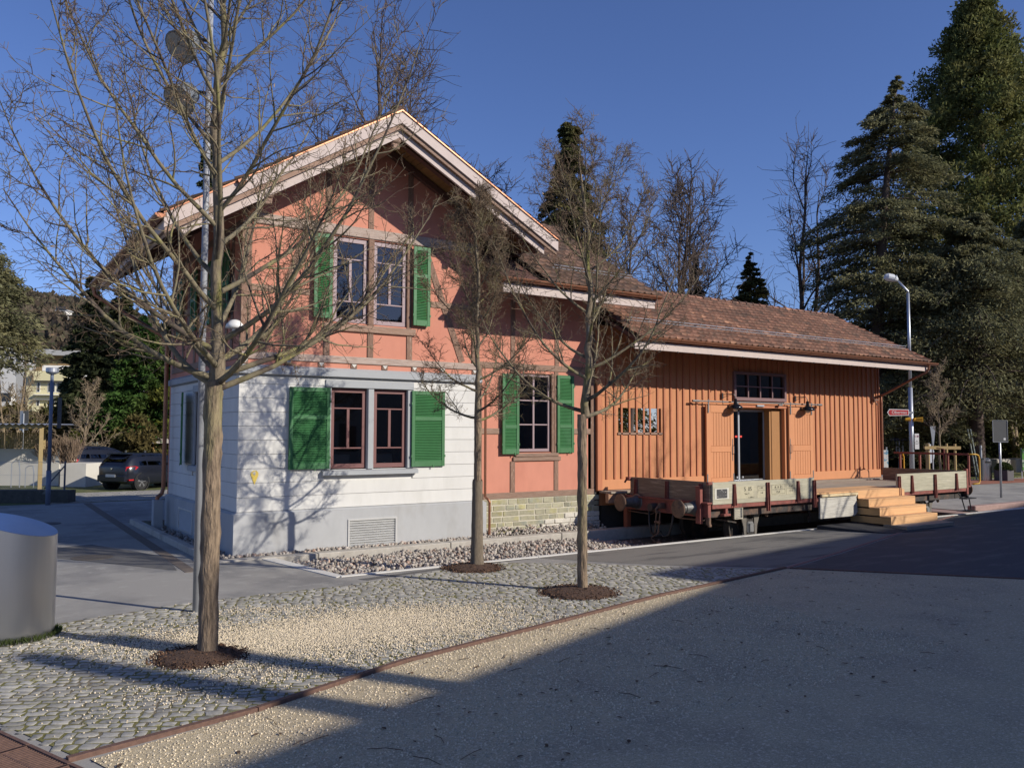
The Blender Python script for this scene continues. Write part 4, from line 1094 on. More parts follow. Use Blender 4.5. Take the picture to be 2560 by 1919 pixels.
m = MB(); m.cyl((16.86, SHY - .13, 3.245), (22.42, SHY - .13, 3.245), .018, n=8); m.cyl((16.80, SHY - .13, 3.245), (17.05, SHY - .13, 3.245), .032, n=8); m.cyl((22.25, SHY - .13, 3.245), (22.46, SHY - .13, 3.245), .032, n=8)
for xa in (17.42, 18.0, 18.7, 20.55, 20.95, 21.5, 21.98): m.box(xa - .02, xa + .02, SHY - .15, SHY - .12, 3.22, 3.27)
m.box(18.50, 18.62, SHY - .16, SHY - .10, 3.19, 3.23); m.box(20.40, 20.55, SHY - .16, SHY - .10, 3.18, 3.22)
rl = sp('door_rail', m, IRON)
for xa in (17.42, 20.96, 21.96):
    m = MB(); m.box(xa - .018, xa + .018, SHY - .135, SHY - .117, 2.93, 3.30); m.build('rail_hanger', IRON, rl)
m = MB(); m.bbox(19.50, 19.82, SHY - .09, SHY - .05, 3.135, 3.195, .008); m.box(19.52, 19.80, SHY - .095, SHY - .09, 3.15, 3.18); sp('door_sensor', m, GALV)
# hooks near the right corner, small bracket on the skirting
m = MB(); m.obox((24.35, SHY - .06, 1.22), (24.05, SHY - .3, .96), .02, .03); m.box(24.36, 24.40, SHY - .05, SHY - .036, .95, 1.24); sp('door_stop', m, RUST)

# enamel lamps over the doors
def barn_lamp(xb, label):
    t = thing('barn_lamp', label, 'lamp', (xb, SHY, 3.3), 'black enamel lamps over the shed doors')
    m = MB(); m.bbox(xb - .03, xb + .03, SHY - .045, SHY - .02, 3.33, 3.50, .008); m.tube([(xb, SHY - .04, 3.45), (xb + .12, SHY - .16, 3.47), (xb + .22, SHY - .25, 3.46), (xb + .245, SHY - .27, 3.40), (xb + .25, SHY - .275, 3.32)], .011, n=6); m.tube([(xb, SHY - .04, 3.37), (xb + .12, SHY - .15, 3.43), (xb + .2, SHY - .23, 3.46)], .007, n=5); m.build('bracket', BLACK, t)
    c = (xb + .25, SHY - .275, 0)
    m = MB(); m.lathe([(.015, 3.34), (.045, 3.33), (.05, 3.20), (.10, 3.17), (.185, 3.12), (.215, 3.05), (.205, 3.05), (.17, 3.11), (.03, 3.16)], c, n=22); m.build('lamp_shade', M('black_enamel', (.012, .014, .02), rough=.18, var=.05, bump=0), t, smooth=True)
    m = MB(); m.lathe([(.03, 3.13), (.075, 3.08), (.08, 3.03), (.05, 2.985), (.01, 2.975)], c, n=14); m.build('bulb', M('lamp_globe', (.55, .50, .40), rough=.2, var=.02, bump=0), t, smooth=True)
barn_lamp(18.10, 'black enamel lamp above the left sliding door of the shed'); barn_lamp(21.32, 'black enamel lamp above the right sliding door of the shed')

# shed roof
SE, SR, SZE, SS = 14.80, 18.43, 4.69, .523
SRX0, SRX1 = 13.55, 26.35
dsl = Vector((0, 1, SS)).normalized(); lenS = (SR - SE) / dsl.y; SZR = SZE + SS * (SR - SE)
m = MB()
m.prism([(SRX0, SE, SZE - .02), (SRX0, SR, SZR - .02), (SRX0, SR, SZR - .10), (SRX0, SE, SZE - .10)], (SRX1 - SRX0, 0, 0))
m.prism([(SRX0, SR, SZR - .02), (SRX0, 2 * SR - SE, SZE - .02), (SRX0, 2 * SR - SE, SZE - .10), (SRX0, SR, SZR - .10)], (SRX1 - SRX0, 0, 0))
sroof = sp('roof', m, RAFTER)
roof_tiles(sroof, (SRX0, SE - .03, SZE), (1, 0, 0), dsl, SRX1 - SRX0, lenS, TILE, 300)
roof_tiles(sroof, (SRX0, 2 * SR - SE, SZE), (1, 0, 0), (0, -1, SS), SRX1 - SRX0, lenS, TILE)
rm = MB(); rm.lathe([(.10, 0), (.125, .015), (.125, .05), (.105, .06), (.095, .35)], (0, 0, 0), axis='X', n=12); rme = rm.mesh('ridge_tile', True); rme.materials.append(TILE)
for k in range(38):
    link('ridge_tile', rme, TILE, sroof, Matrix.Translation((SRX0 + .05 + k * .338, SR, SZR + .0 + random.uniform(-.006, .006))))
gutter([(SRX0 + .1, SE - .075, SZE - .01), (SRX1 + .30, SE - .075, SZE - .04)], .085, sroof)
b = MB(); b.bbox(SRX0, SRX1, SE + .01, SE + .05, SZE - .31, SZE - .12, .006); b.build('fascia', BARGE, sroof)
b = MB()
for k in range(22):
    b.box(SRX0 + .2 + k * .6, SRX0 + .23 + k * .6, SE - .02, SE + .012, SZE - .335, SZE - .305)
b.build('fascia_clips', BLACK, sroof, kind='stuff')
for k in range(17):
    b = MB(); xc = SRX0 + .35 + k * .78; b.obox((xc, SE + .06, SZE - .16), (xc, SHY + .1, SZE - .16 + SS * 1.45), .10, .11); b.build('rafter', RAFTER, sroof)
for s_ in (1, -1):
    b = MB(); b.obox((SRX1 - .02, SR - s_ * (SR - SE), SZE - .11), (SRX1 - .02, SR, SZR - .11), .03, .18); b.build('bargeboard', BARGE, sroof)
    b = MB(); b.obox((SRX1 - .01, SR - s_ * (SR - SE + .05), SZE + .045), (SRX1 - .01, SR, SZR + .06), .08, .025); b.build('drip_edge', COPPER, sroof)
snow_guard(13.9, 26.3, SE + .80, SZE + SS * .80 + .03, SS, sroof)
b = MB(); b.tube([(26.2, SE - .075, SZE - .10), (26.2, SE - .06, SZE - .25), (26.15, SE + .02, SZE - .36), (26.05, SE + .25, SZE - .48), (25.78, SHY - .06, 3.62), (25.76, SHY - .06, 3.4), (25.76, SHY - .06, 1.0)], .042, n=10); b.build('downpipe', COPPER, shed)
b = MB(); b.box(25.3, 25.55, SHY - .1, SHY - .02, 3.45, 3.5); b.obox((25.5, SHY - .09, 3.3), (25.3, SHY - .09, 3.48), .02, .03); b.build('pipe_bracket', RUST, shed)

# ---------------------------------------------------------------- loading platform along the shed
plat = thing('loading_platform', 'narrow timber loading platform along the front of the orange shed', 'platform', (19.5, 15.95, 0))
for k in range(4):
    y0 = 15.72 + k * .115; x = 13.58
    while x < 25.7:
        ln = random.uniform(2.6, 3.6); x1_ = min(x + ln, 25.72)
        m = MB(); m.bbox(x, x1_ - .006, y0, y0 + .107, .875, .925 + random.uniform(-.003, .003), .006); m.build('plank', OLDWOOD, plat); x = x1_
m = MB(); m.bbox(13.52, 25.7, 15.76, 15.88, .64, .873, .01); m.build('beam', BEAMWOOD, plat)
for xp in (14.2, 16.5, 18.8, 21.2, 23.6, 25.4):
    m = MB(); m.bbox(xp - .07, xp + .07, 15.765, 15.90, -.3, .638, .01); m.build('post', M('red_brown_post', (.33, .10, .05), rough=.8, var=.15, bump=.2), plat)
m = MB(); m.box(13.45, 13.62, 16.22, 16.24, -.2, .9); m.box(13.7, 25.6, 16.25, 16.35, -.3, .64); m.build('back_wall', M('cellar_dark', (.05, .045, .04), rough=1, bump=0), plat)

# ---------------------------------------------------------------- timber deck over the wagon and stairs
deck = thing('timber_deck', 'new pale timber deck filling the middle of the old wagon', 'deck', (20, 14.2, 0))
for k in range(24):
    y0 = 12.92 + k * .1155
    m = MB(); m.bbox(17.78, 21.52, y0, y0 + .110, .865, .905 + random.uniform(-.0015, .0015), .004); m.build('plank', NEWWOOD if k < 9 else OLDWOOD, deck)
for k in range(24):
    y0 = 12.97 + k * .1135
    m = MB(); m.bbox(21.53, 24.85, y0, y0 + .108, .86, .90, .004); m.build('plank', OLDWOOD, deck)
for k in range(24):
    y0 = 12.97 + k * .1135
    m = MB(); m.bbox(14.15, 17.77, y0, y0 + .108, .86, .90, .004); m.build('plank', OLDWOOD, deck)
m = MB(); m.bbox(17.95, 19.45, 12.88, 12.93, .80, .862, .006); m.build('edge_board', M('pale_pine', (.66, .52, .30), rough=.8, var=.1, stretch=(.7, 8, 8), bump=.2), deck)
m = MB(); m.prism([(17.95, 12.93, .27), (19.36, 12.93, .27), (19.49, 12.93, .36), (19.44, 12.93, .74), (19.49, 12.93, .80), (17.95, 12.93, .80)], (0, .05, 0)); m.build('front_panel', M('silver_weathered_board', (.52, .50, .44), rough=.9, var=.22, scale=4, stretch=(.8, 6, 8), bump=.5, bscale=40, bdist=.006, col2=(.36, .33, .28), c2scale=4, c2stretch=(1, 8, 8)), deck)

stairs = thing('wooden_stairs', 'broad new larch stairs leading up to the wagon deck', 'stairs', (20.8, 12.5, 0))
H4 = [.905, .705, .505, .305]
Y0 = 12.92; TR = .30
SX0, SX1 = 19.50, 21.62
for k, z in enumerate(H4[1:], 1):
    ya, yb = Y0 - TR * k, Y0 - TR * (k - 1)
    for j in range(2):
        m = MB(); m.bbox(SX0, SX1, ya + j * TR / 2 + .002, ya + (j + 1) * TR / 2 - .002, z - .035, z + random.uniform(-.001, .001), .004); m.build('tread', NEWWOOD, stairs)
for k, z in enumerate(H4):
    yf = Y0 - TR * k
    m = MB(); m.bbox(SX0 + .001, SX1 - .002, yf, yf + .028, z - .205 + .002, z - .037, .003); m.build('riser', NEWWOOD, stairs)
for xs0 in (SX0 + .03, SX1 - .05):
    for k, z in enumerate(H4[:]):
        yf = Y0 - TR * k + .029
        m = MB(); m.bbox(xs0, xs0 + .022, yf, Y0 + .25, z - .205, z - .04, .003); m.build('side_board', M('side_larch', (.55, .33, .14), rough=.75, var=.14, scale=3, stretch=(9, .7, 9), bump=.2, orand=.1), stairs)
m = MB(); m.bbox(SX0 - .02, SX1 + .02, Y0 - TR * 3 - .42, Y0 - TR * 3 + .2, .012, .105, .006); m.build('bottom_step', OLDWOOD, stairs)
m = MB(); m.prism([(17.95, 13.02, .004), (17.95, 13.02, .09), (19.6, 11.6, .05), (19.6, 11.6, .006)], (.01, .01, 0))
m = MB(); m.add([(17.9, 13.0, .10), (19.48, 13.0, .10), (20.3, 11.35, .014), (18.55, 11.55, .014), (17.9, 13.0, .004), (19.48, 13.0, .004), (20.3, 11.35, .004), (18.55, 11.55, .004)], [(0, 1, 2, 3), (4, 7, 6, 5), (0, 3, 7, 4), (1, 5, 6, 2), (0, 4, 5, 1), (3, 2, 6, 7)])
tag(m.build('rubber_ramp', M('black_rubber', (.028, .028, .03), rough=.8, var=.2, scale=20, bump=.2)), 'flat black ramp on the asphalt at the foot of the stairs', 'ramp')

# ---------------------------------------------------------------- old freight wagon
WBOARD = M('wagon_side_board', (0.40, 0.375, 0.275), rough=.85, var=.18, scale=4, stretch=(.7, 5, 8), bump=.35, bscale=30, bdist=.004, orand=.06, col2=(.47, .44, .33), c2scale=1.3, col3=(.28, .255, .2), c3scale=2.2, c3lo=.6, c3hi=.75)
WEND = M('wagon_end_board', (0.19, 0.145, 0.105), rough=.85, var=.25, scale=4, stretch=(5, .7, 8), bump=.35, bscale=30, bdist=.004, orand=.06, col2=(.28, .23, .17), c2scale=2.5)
WRED = M('wagon_red_oxide', (0.235, 0.07, 0.052), rough=.75, var=.2, scale=14, bump=.15, bscale=70, col2=(.15, .05, .04), c2scale=5)
WBLK = M('wagon_grimy_steel', (0.045, 0.038, 0.034), rough=.75, var=.35, scale=12, bump=.3, bscale=60, col2=(.11, .065, .045), c2scale=4)
WRUST = M('wagon_rust', (0.16, 0.095, 0.06), rough=.8, var=.3, scale=14, bump=.3, bscale=60, col2=(.09, .06, .045), c2scale=5)
WX0_, WX1_, WYF, WYB = 14.12, 24.98, 12.96, 15.68
wag = thing('freight_wagon', 'old low-sided freight wagon with buffers standing before the orange shed', 'freight wagon', (19.5, 14.3, -.3))
wp = lambda n, mb, mat, parent=wag, **kw: mb.build(n, mat, parent, **kw)
def stanch(m, x, y, z0, z1, axis='x', tri=False):
    if axis == 'x':
        for s in (-1, 1):
            q = [(x + s * .035 - .008, y - .002, z0), (x + s * .035 - .008, y - .06, z0), (x + s * (.012 if tri else .035) - .008, y - .045, z1), (x + s * (.012 if tri else .035) - .008, y - .002, z1)]
            m.prism(q, (.016, 0, 0))
        m.box(x - .045, x + .045, y - .012, y - .001, z0, z1)
    else:
        for s in (-1, 1):
            m.prism([(x + .002, y + s * .035 - .008, z0), (x - .06, y + s * .035 - .008, z0), (x - .045, y + s * .03 - .008, z1), (x + .002, y + s * .03 - .008, z1)], (0, .016, 0))
        m.box(x - .012, x - .001, y - .045, y + .045, z0, z1)
# side boards (three planks each), front and rear
for (a, b, lab) in ((14.16, 17.76, 'weathered side board with faded lettering'), (21.36, 24.94, 'plain weathered side board')):
    for yy in (WYF,):
        fr = MB(); fr.box(a, b, yy + .004, yy + .046, .80, 1.262); so = wp('side_board', fr, WBOARD); so['label'] = lab
        for k, (c, d) in enumerate(((.78, .925), (.93, 1.115), (1.12, 1.275))):
            q = MB(); q.bbox(a - .004, b + .004, yy, yy + .05, c, d, .005); q.build('plank', WBOARD, so)
for xx_, s in ((WX0_, 1), (WX1_ - .05, -1)):
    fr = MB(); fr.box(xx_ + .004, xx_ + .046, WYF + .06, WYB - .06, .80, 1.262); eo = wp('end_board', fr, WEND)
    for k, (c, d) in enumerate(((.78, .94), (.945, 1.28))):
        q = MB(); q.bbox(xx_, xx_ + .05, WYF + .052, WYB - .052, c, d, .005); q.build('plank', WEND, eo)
for x_, tri in ((14.85, 1), (16.00, 0), (17.12, 1), (17.74, 0), (21.42, 0), (22.04, 1), (23.20, 0), (24.34, 1)):
    m = MB(); stanch(m, x_, WYF, .74 if tri else .56, 1.225, tri=bool(tri)); wp('stanchion', m, WRED)
for y_ in (13.27, 14.33, 15.40):
    m = MB(); stanch(m, WX0_, y_, .80, 1.24, 'y'); wp('stanchion', m, WRED)
m = MB(); m.bbox(WX0_ - .12, WX0_ + .02, WYF - .02, WYF + .06, 1.225, 1.29, .01); wp('corner_latch', m, WRED)
m = MB(); m.bbox(WX0_ - .08, WX0_ + .02, WYB - .1, WYB + .04, 1.19, 1.28, .01); m.obox((WX0_ - .06, WYB, 1.24), (WX0_ - .12, WYB + .02, 1.14), .03, .04); wp('corner_latch', m, WRED)
m = MB(); m.bbox(WX0_ + .03, WX1_ - .03, WYF + .01, WYF + .11, .685, .775, .006); wp('sole_bar', m, WRED)
m = MB(); m.bbox(WX0_ + .03, WX1_ - .03, WYF + .14, WYF + .26, .48, .70, .006); m.bbox(WX0_ + .03, WX1_ - .03, WYB - .2, WYB - .08, .48, .76, .006); m.box(WX0_ + .05, WX1_ - .05, WYF + .12, WYB - .1, .775, .858)
for xc in (15.5, 17, 18.5, 20, 21.5, 23): m.box(xc - .05, xc + .05, WYF + .2, WYB - .2, .52, .77)
wp('underframe', m, WBLK)
# headstocks with end rail, steps
for xx_, s in ((WX0_, -1), (WX1_, 1)):
    m = MB(); x0, x1_ = sorted((xx_, xx_ + s * .10)); m.bbox(x0, x1_, WYF + .02, WYB - .02, .50, .80, .008); wp('headstock', m, WRED if s < 0 else WBLK)
    m = MB(); x0, x1_ = sorted((xx_ + s * .0, xx_ + s * .16)); m.bbox(x0, x1_, WYF - .02, WYB + .02, .802, .835, .006); wp('end_ledge', m, WRED)
m = MB(); m.bbox(WX0_ - .20, WX0_ - .11, WYF + .16, WYF + .30, .36, 1.17, .008); m.box(WX0_ - .21, WX0_ - .10, WYF + .15, WYF + .31, 1.17, 1.185); wp('lamp_iron', m, WRED)
m = MB(); m.tube([(WX0_ - .05, WYF + .1, .50), (WX0_ - .14, WYF + .1, .44), (WX0_ - .14, WYF + .9, .43), (WX0_ - .05, WYF + .95, .5)], .014, n=6); wp('grab_rail', m, WRUST)
m = MB(); m.tube([(WX0_ - .05, WYB - .1, .50), (WX0_ - .14, WYB - .15, .46), (WX0_ - .14, WYB - .95, .44), (WX0_ - .05, WYB - 1.0, .5)], .014, n=6); wp('grab_rail', m, WRUST)
m = MB(); m.bbox(WX0_ - .09, WX0_ - .02, WYF + .0, WYF + .1, .34, .50, .01); m.bbox(WX0_ - .1, WX0_ - .02, WYF - .02, WYF + .04, .30, .36, .01); wp('coupling_hook_bracket', m, WRUST)
def buffer_(xh, y, z, s):
    """buffer head at xh, s = outward direction"""
    m = MB(); bl = .55
    m.lathe([(.02, xh + s * .022), (.12, xh + s * .016), (.185, xh + s * .004), (.205, xh - s * .012), (.205, xh - s * .028), (.18, xh - s * .032), (.075, xh - s * .05), (.075, xh - s * .18)], (0, y, z), axis='X', n=28)
    o = wp('buffer', m, WRUST, smooth=False)
    m = MB(); m.lathe([(.08, xh - s * .15), (.10, xh - s * .15), (.10, xh - s * .2), (.115, xh - s * .21), (.125, xh - s * .38), (.135, xh - s * .40), (.165, xh - s * .54), (.19, xh - s * .56), (.19, xh - s * .60)], (0, y, z), axis='X', n=24)
    m.build('buffer_housing', M('buffer_housing_steel', (.13, .13, .125), rough=.5, var=.3, scale=14, metal=.4, bump=.2), o)
for y_ in (13.36, 15.28): buffer_(13.46, y_, .70, -1); buffer_(25.66, y_, .70, 1)
# coupling and hoses at the left end
m = MB(); m.bbox(WX0_ - .3, WX0_ - .1, 14.29, 14.37, .60, .74, .02); m.tube([(WX0_ - .28, 14.33, .68), (WX0_ - .38, 14.33, .60), (WX0_ - .36, 14.33, .52), (WX0_ - .28, 14.33, .53)], .028, n=8)
for s in (-.06, .06): m.tube([(WX0_ - .30, 14.33 + s, .56), (WX0_ - .33, 14.33 + s, .3), (WX0_ - .36, 14.33 + s * .8, .05)], .017, n=6)
m.cyl((WX0_ - .33, 14.24, .30), (WX0_ - .33, 14.42, .30), .03, n=8)
m.tube([(WX0_ - .36, 14.28, .05), (WX0_ - .46, 14.42, -.06), (WX0_ - .42, 14.30, -.16), (WX0_ - .36, 14.26, -.17)], .018, n=6)
m.lathe([(.01, -.21), (.045, -.19), (.05, -.15), (.02, -.11)], (WX0_ - .38, 14.24, 0), n=10)
wp('screw_coupling', m, WRUST)
for yy, ph in ((13.95, 1), (14.75, -1)):
    m = MB(); m.tube([(WX0_ - .08, yy, .58), (WX0_ - .2, yy, .5), (WX0_ - .22, yy + .03 * ph, .25), (WX0_ - .24, yy + .12 * ph, .02), (WX0_ - .28, yy + .25 * ph, -.02), (WX0_ - .3, yy + .33 * ph, .1)], .026, n=8); wp('brake_hose', m, BLACK, smooth=True)
m = MB(); m.lathe([(.09, WX0_ - .30), (.10, WX0_ - .22), (.1, WX0_ - .11)], (0, 14.62, .62), axis='X', n=16); wp('hose_coupling', m, WBLK)
# wheelsets, axle boxes, springs
for xw in (15.75, 23.3):
    ax = MB(); ax.cyl((xw, WYF + .45, .14), (xw, WYB - .45, .14), .07, n=12); axo = wp('axle', ax, WBLK)
    for yw, s in ((13.58, -1), (15.05, 1)):
        w = MB(); w.lathe([(.06, yw + s * .08), (.12, yw + s * .08), (.14, yw + s * .03), (.36, yw + s * .02), (.40, yw + s * .07), (.46, yw + s * .07), (.475, yw - s * .05), (.50, yw - s * .06), (.49, yw - s * .09), (.40, yw - s * .08), (.36, yw - s * .04), (.12, yw - s * .03), (.06, yw - s * .03)], (xw, 0, .14), axis='Y', n=32)
        wo = wp('wheel', w, WBLK, smooth=False)
    b = MB(); b.bbox(xw - .11, xw + .11, WYF + .28, WYF + .46, .02, .30, .03); b.bbox(xw - .07, xw + .07, WYF + .25, WYF + .29, .06, .26, .02); ab = wp('axle_box', b, M('axle_box_grey', (.17, .17, .165), rough=.7, var=.3, scale=14, bump=.3))
    for s in (-1, 1):
        g = MB(); g.prism([(xw + s * .13, WYF + .30, .48), (xw + s * .34, WYF + .30, .48), (xw + s * .24, WYF + .30, .2), (xw + s * .21, WYF + .30, -.08), (xw + s * .15, WYF + .30, -.08)], (0, .03, 0)); wp('axle_guard', g, M('guard_steel', (.14, .125, .105), rough=.75, var=.3, scale=10, bump=.2))
    for k in range(6):
        L_ = .52 - k * .06; g = MB()
        pts = [(xw - L_, WYF + .37, .36 + .10 - k * .018), (xw - L_ / 2, WYF + .37, .335 - k * .018 + .04), (xw, WYF + .37, .33 - k * .018 + .03), (xw + L_ / 2, WYF + .37, .335 - k * .018 + .04), (xw + L_, WYF + .37, .36 + .10 - k * .018)]
        for p, q in zip(pts, pts[1:]): g.obox(p, q, .09, .014)
        wp('leaf_spring', g, WBLK)
    for s in (-1, 1):
        g = MB(); g.obox((xw + s * .52, WYF + .3, .52), (xw + s * .6, WYF + .3, .40), .05, .06); g.obox((xw + s * .34, WYF + .27, .50), (xw + s * .66, WYF + .27, .56), .03, .08); wp('spring_shackle', g, WRUST)
m = MB(); m.cyl((17.4, 14.1, .25), (17.4, 14.1, .62), .14, n=14); m.tube([(17.9, WYF + .3, .62), (17.95, WYF + .28, .35), (18.0, WYF + .28, .2), (17.92, WYF + .28, .16), (17.88, WYF + .28, .3)], .014, n=6); m.obox((14.6, WYF + .35, .42), (15.3, WYF + .35, .30), .03, .03); m.cyl((16.5, WYF + .5, .45), (19.5, WYF + .5, .40), .018, n=6); m.cyl((18.5, 14.3, .33), (22.2, 14.3, .33), .03, n=6); wp('brake_gear', m, WBLK)
m = MB(); m.cyl((19.6, WYF + .75, .42), (20.7, WYF + .75, .42), .16, n=14); wp('brake_cylinder', m, WBLK)
# wire-mesh label holder and hangers
m = MB(); x0, x1_, z0, z1 = 14.90, 15.18, .42, .69; y0 = WYF + .03
m.box(x0, x1_, y0, y0 + .03, z0, z0 + .02); m.box(x0, x1_, y0, y0 + .03, z1 - .02, z1); m.box(x0, x0 + .018, y0, y0 + .03, z0 + .02, z1 - .02); m.box(x1_ - .018, x1_, y0, y0 + .03, z0 + .02, z1 - .02)
lh = wp('label_holder', m, M('cream_metal', (.46, .42, .32), rough=.7, var=.15, bump=.1))
m = MB(); m.box(x0 + .03, x1_ - .03, y0 + .035, y0 + .045, z0 + .03, z1 - .03); m.build('label_card', M('pale_card', (.55, .50, .38), rough=.9, var=.12, bump=0), lh)
m = MB()
for k in range(1, 7): m.box(x0 + .018, x1_ - .018, y0 + .008, y0 + .012, z0 + k * .038, z0 + k * .038 + .004); m.box(x0 + k * .04, x0 + k * .04 + .004, y0 + .004, y0 + .0075, z0 + .02, z1 - .02)
m.build('wire_mesh', GALV, lh, kind='stuff')
m = MB(); m.bbox(14.60, 14.68, WYF + .03, WYF + .1, .56, .69, .006); m.bbox(14.52, 14.74, WYF + .0, WYF + .12, .51, .56, .006); wp('step_bracket', m, WRED)
# lettering and plates on the near side board
PANEL = M('cream_lettering_panel', (.46, .42, .29), rough=.85, var=.12, scale=9, bump=.2, bscale=60, col2=(.36, .33, .24), c2scale=2.5)
INK = M('black_paint', (.035, .034, .03), rough=.8, var=.1, bump=0)
m = MB(); m.box(14.22, 14.68, WYF - .004, WYF + .001, .90, 1.14); wp('lettering_panel', m, M('white_wash', (.58, .56, .48), rough=.9, var=.2, scale=8, bump=.2))
m = MB(); m.box(14.28, 14.62, WYF - .008, WYF - .0045, .92, 1.12); pl_ = wp('worn_plate', m, M('worn_black_plate', (.05, .05, .05), rough=.7, var=.3, scale=20, bump=.2, stretch=(1, 1, 3), col2=(.5, .5, .48), c2scale=9, c2lo=.60, c2hi=.66, col3=(.28, .08, .06), c3scale=9, c3lo=.66, c3hi=.7))
m = MB(); m.box(14.93, 15.93, WYF - .0042, WYF + .001, .88, 1.16); m.box(16.09, 16.68, WYF - .004, WYF + .001, .92, 1.17); m.box(16.69, 17.05, WYF - .0045, WYF + .001, .92, 1.18); lp = wp('lettering_panel', m, PANEL)
FW = lambda x, z: Matrix.Translation((x, WYF - .0065, z)) @ Matrix.Rotation(rad(90), 4, 'X')
for tx, x, z, s in (('5  05', 15.32, 1.09, .13), ('Tara  9', 15.28, .985, .055), ('t 10', 15.78, 1.10, .06), ('+ 8', 15.80, .985, .06), ('L. 8,50 m', 15.42, .90, .045), ('A   B   C', 16.39, 1.10, .075), ('15,0', 16.38, .99, .075), ('F m2', 16.86, 1.11, .07), ('11 t', 16.86, 1.0, .075)):
    text_mesh(tx, s, INK, lp, FW(x, z))
m = MB()
for a, b, c, d in ((16.15, 16.64, 1.155, 1.160), (16.15, 16.64, .945, .950), (16.15, 16.155, .95, 1.155), (16.635, 16.64, .95, 1.155), (16.155, 16.635, 1.045, 1.05), (16.305, 16.31, 1.05, 1.155), (16.465, 16.47, 1.05, 1.155), (16.72, 17.02, 1.055, 1.06), (15.66, 15.665, 1.0, 1.155), (15.66, 15.92, 1.15, 1.155), (15.665, 15.92, 1.045, 1.05)): m.box(a, b, WYF - .0065, WYF - .0048, c, d)
m.build('lettering', INK, lp)
# end platform of the wagon: railing with yellow grab bars, step
YEL = M('yellow_paint', (.60, .33, .02), rough=.5, var=.1, bump=.05)
xr = 25.15
m = MB()
m.obox((xr, 13.0, 1.76), (xr, 15.35, 1.76), .05, .06)
for yy in (13.0, 13.62, 14.5, 15.15): m.obox((xr, yy, .80), (xr, yy, 1.735), .05, .05, up=(1, 0, 0))
rg = wp('end_railing', m, WRED)
for s, yy in ((-1, 12.98), (1, 15.2)):
    m = MB(); m.tube([(xr, yy, 1.76), (xr + .25, yy + s * .06, 1.76), (xr + .36, yy + s * .08, 1.73), (xr + .42, yy + s * .08, 1.62), (xr + .42, yy + s * .08, 1.0), (xr + .38, yy + s * .08, .90), (xr + .1, yy + s * .04, .88)], .024, n=8); m.build('grab_bar', YEL, rg, smooth=True)
m = MB(); m.cyl((xr - .03, 13.72, .85), (xr - .03, 13.72, 1.9), .022, n=8); m.cyl((xr - .03, 13.72, 1.9), (xr - .03, 13.95, 1.93), .016, n=6); m.build('brake_column', WRED, rg)
m = MB(); m.tube([(24.55, WYF + .1, .70), (24.60, WYF - .02, .48), (24.72, WYF - .04, .16), (24.74, WYF - .05, .12)], .018, n=6); m.tube([(24.95, WYF + .1, .70), (25.0, WYF - .02, .48), (25.06, WYF - .04, .16)], .018, n=6)
m.box(24.6, 25.15, WYF - .16, WYF + .06, .47, .50); m.box(24.70, 25.12, WYF - .2, WYF + .02, .10, .125); wp('footstep', m, BLACK)
m = MB(); m.bbox(24.92, 25.02, WYF - .01, WYF + .08, .60, 1.34, .008); wp('corner_post', m, WRED)
# rails under the wagon
for yy, lab in ((13.55, 'steel rail under the near wheels of the wagon'), (15.02, 'steel rail under the far wheels of the wagon')):
    m = MB(); m.prism([(12.9, yy - .06, -.46), (12.9, yy - .06, -.44), (12.9, yy - .01, -.42), (12.9, yy - .01, -.36), (12.9, yy - .033, -.35), (12.9, yy - .033, -.335), (12.9, yy + .033, -.335), (12.9, yy + .033, -.35), (12.9, yy + .01, -.36), (12.9, yy + .01, -.42), (12.9, yy + .06, -.44), (12.9, yy + .06, -.46)], (13.2, 0, 0))
    tag(m.build('steel_rail', WRUST), lab, 'rail')
m = MB(); m.bbox(26.15, 60, 13.35, 13.6, -.1, .16, .02); m.bbox(25.2, 26.14, 13.3, 15.5, -.3, -.02, .02)
tag(m.build('track_end_kerb', M('reddish_concrete', (.33, .22, .19), rough=.9, var=.15, scale=6, bump=.3)), 'low reddish kerb beyond the right end of the wagon', 'kerb')
m = MB(); m.prism([(25.2, 13.17, -.3), (26.2, 13.17, -.3), (26.2, 15.6, -.3), (25.2, 15.6, -.3)], (0, 0, .28))
# ---------------------------------------------------------------- bare trees
BARK = M('lichen_bark', (0.19, 0.15, 0.10), rough=.95, var=.45, scale=14, stretch=(1, 1, .35), bump=.9, bscale=45, bdist=.012, col2=(0.20, 0.185, 0.055), c2scale=3.2, c2lo=.56, c2hi=.68, col3=(0.21, 0.20, 0.17), c3scale=9, c3lo=.58, c3hi=.7)
BARKLO = M('trunk_bark', (0.24, 0.175, 0.115), rough=.95, var=.5, scale=26, stretch=(1, 1, .22), bump=1.0, bscale=34, bdist=.03, col2=(0.13, 0.095, 0.065), c2scale=30, c2lo=.48, c2hi=.62, c2stretch=(1, 1, .5), col3=(0.21, 0.19, 0.09), c3scale=2.5, c3lo=.55, c3hi=.7)
LIMB = M('limb_bark', (0.19, 0.16, 0.10), rough=.95, var=.35, scale=12, bump=.5, bscale=60, bdist=.006, col2=(0.22, 0.20, 0.075), c2scale=4, c2lo=.53, c2hi=.66, col3=(0.085, 0.065, 0.05), c3scale=2.6, c3lo=.52, c3hi=.62)
TWIG = M('twig_bark', (0.14, 0.095, 0.06), rough=.9, var=.3, scale=3, bump=0, col2=(0.18, 0.15, 0.075), c2scale=2.5, island=.3)
WRAP = M('reed_wrap', (0.20, 0.16, 0.115), rough=1, var=.4, scale=6, stretch=(14, 14, .6), bump=1, bscale=14, bdist=.02)
BARK_FAR = M('far_bark', (0.085, 0.062, 0.05), rough=1, var=.25, scale=4, bump=0)
BARK_PALE = M('pale_shrub_bark', (0.26, 0.20, 0.13), rough=1, var=.2, scale=4, bump=0)

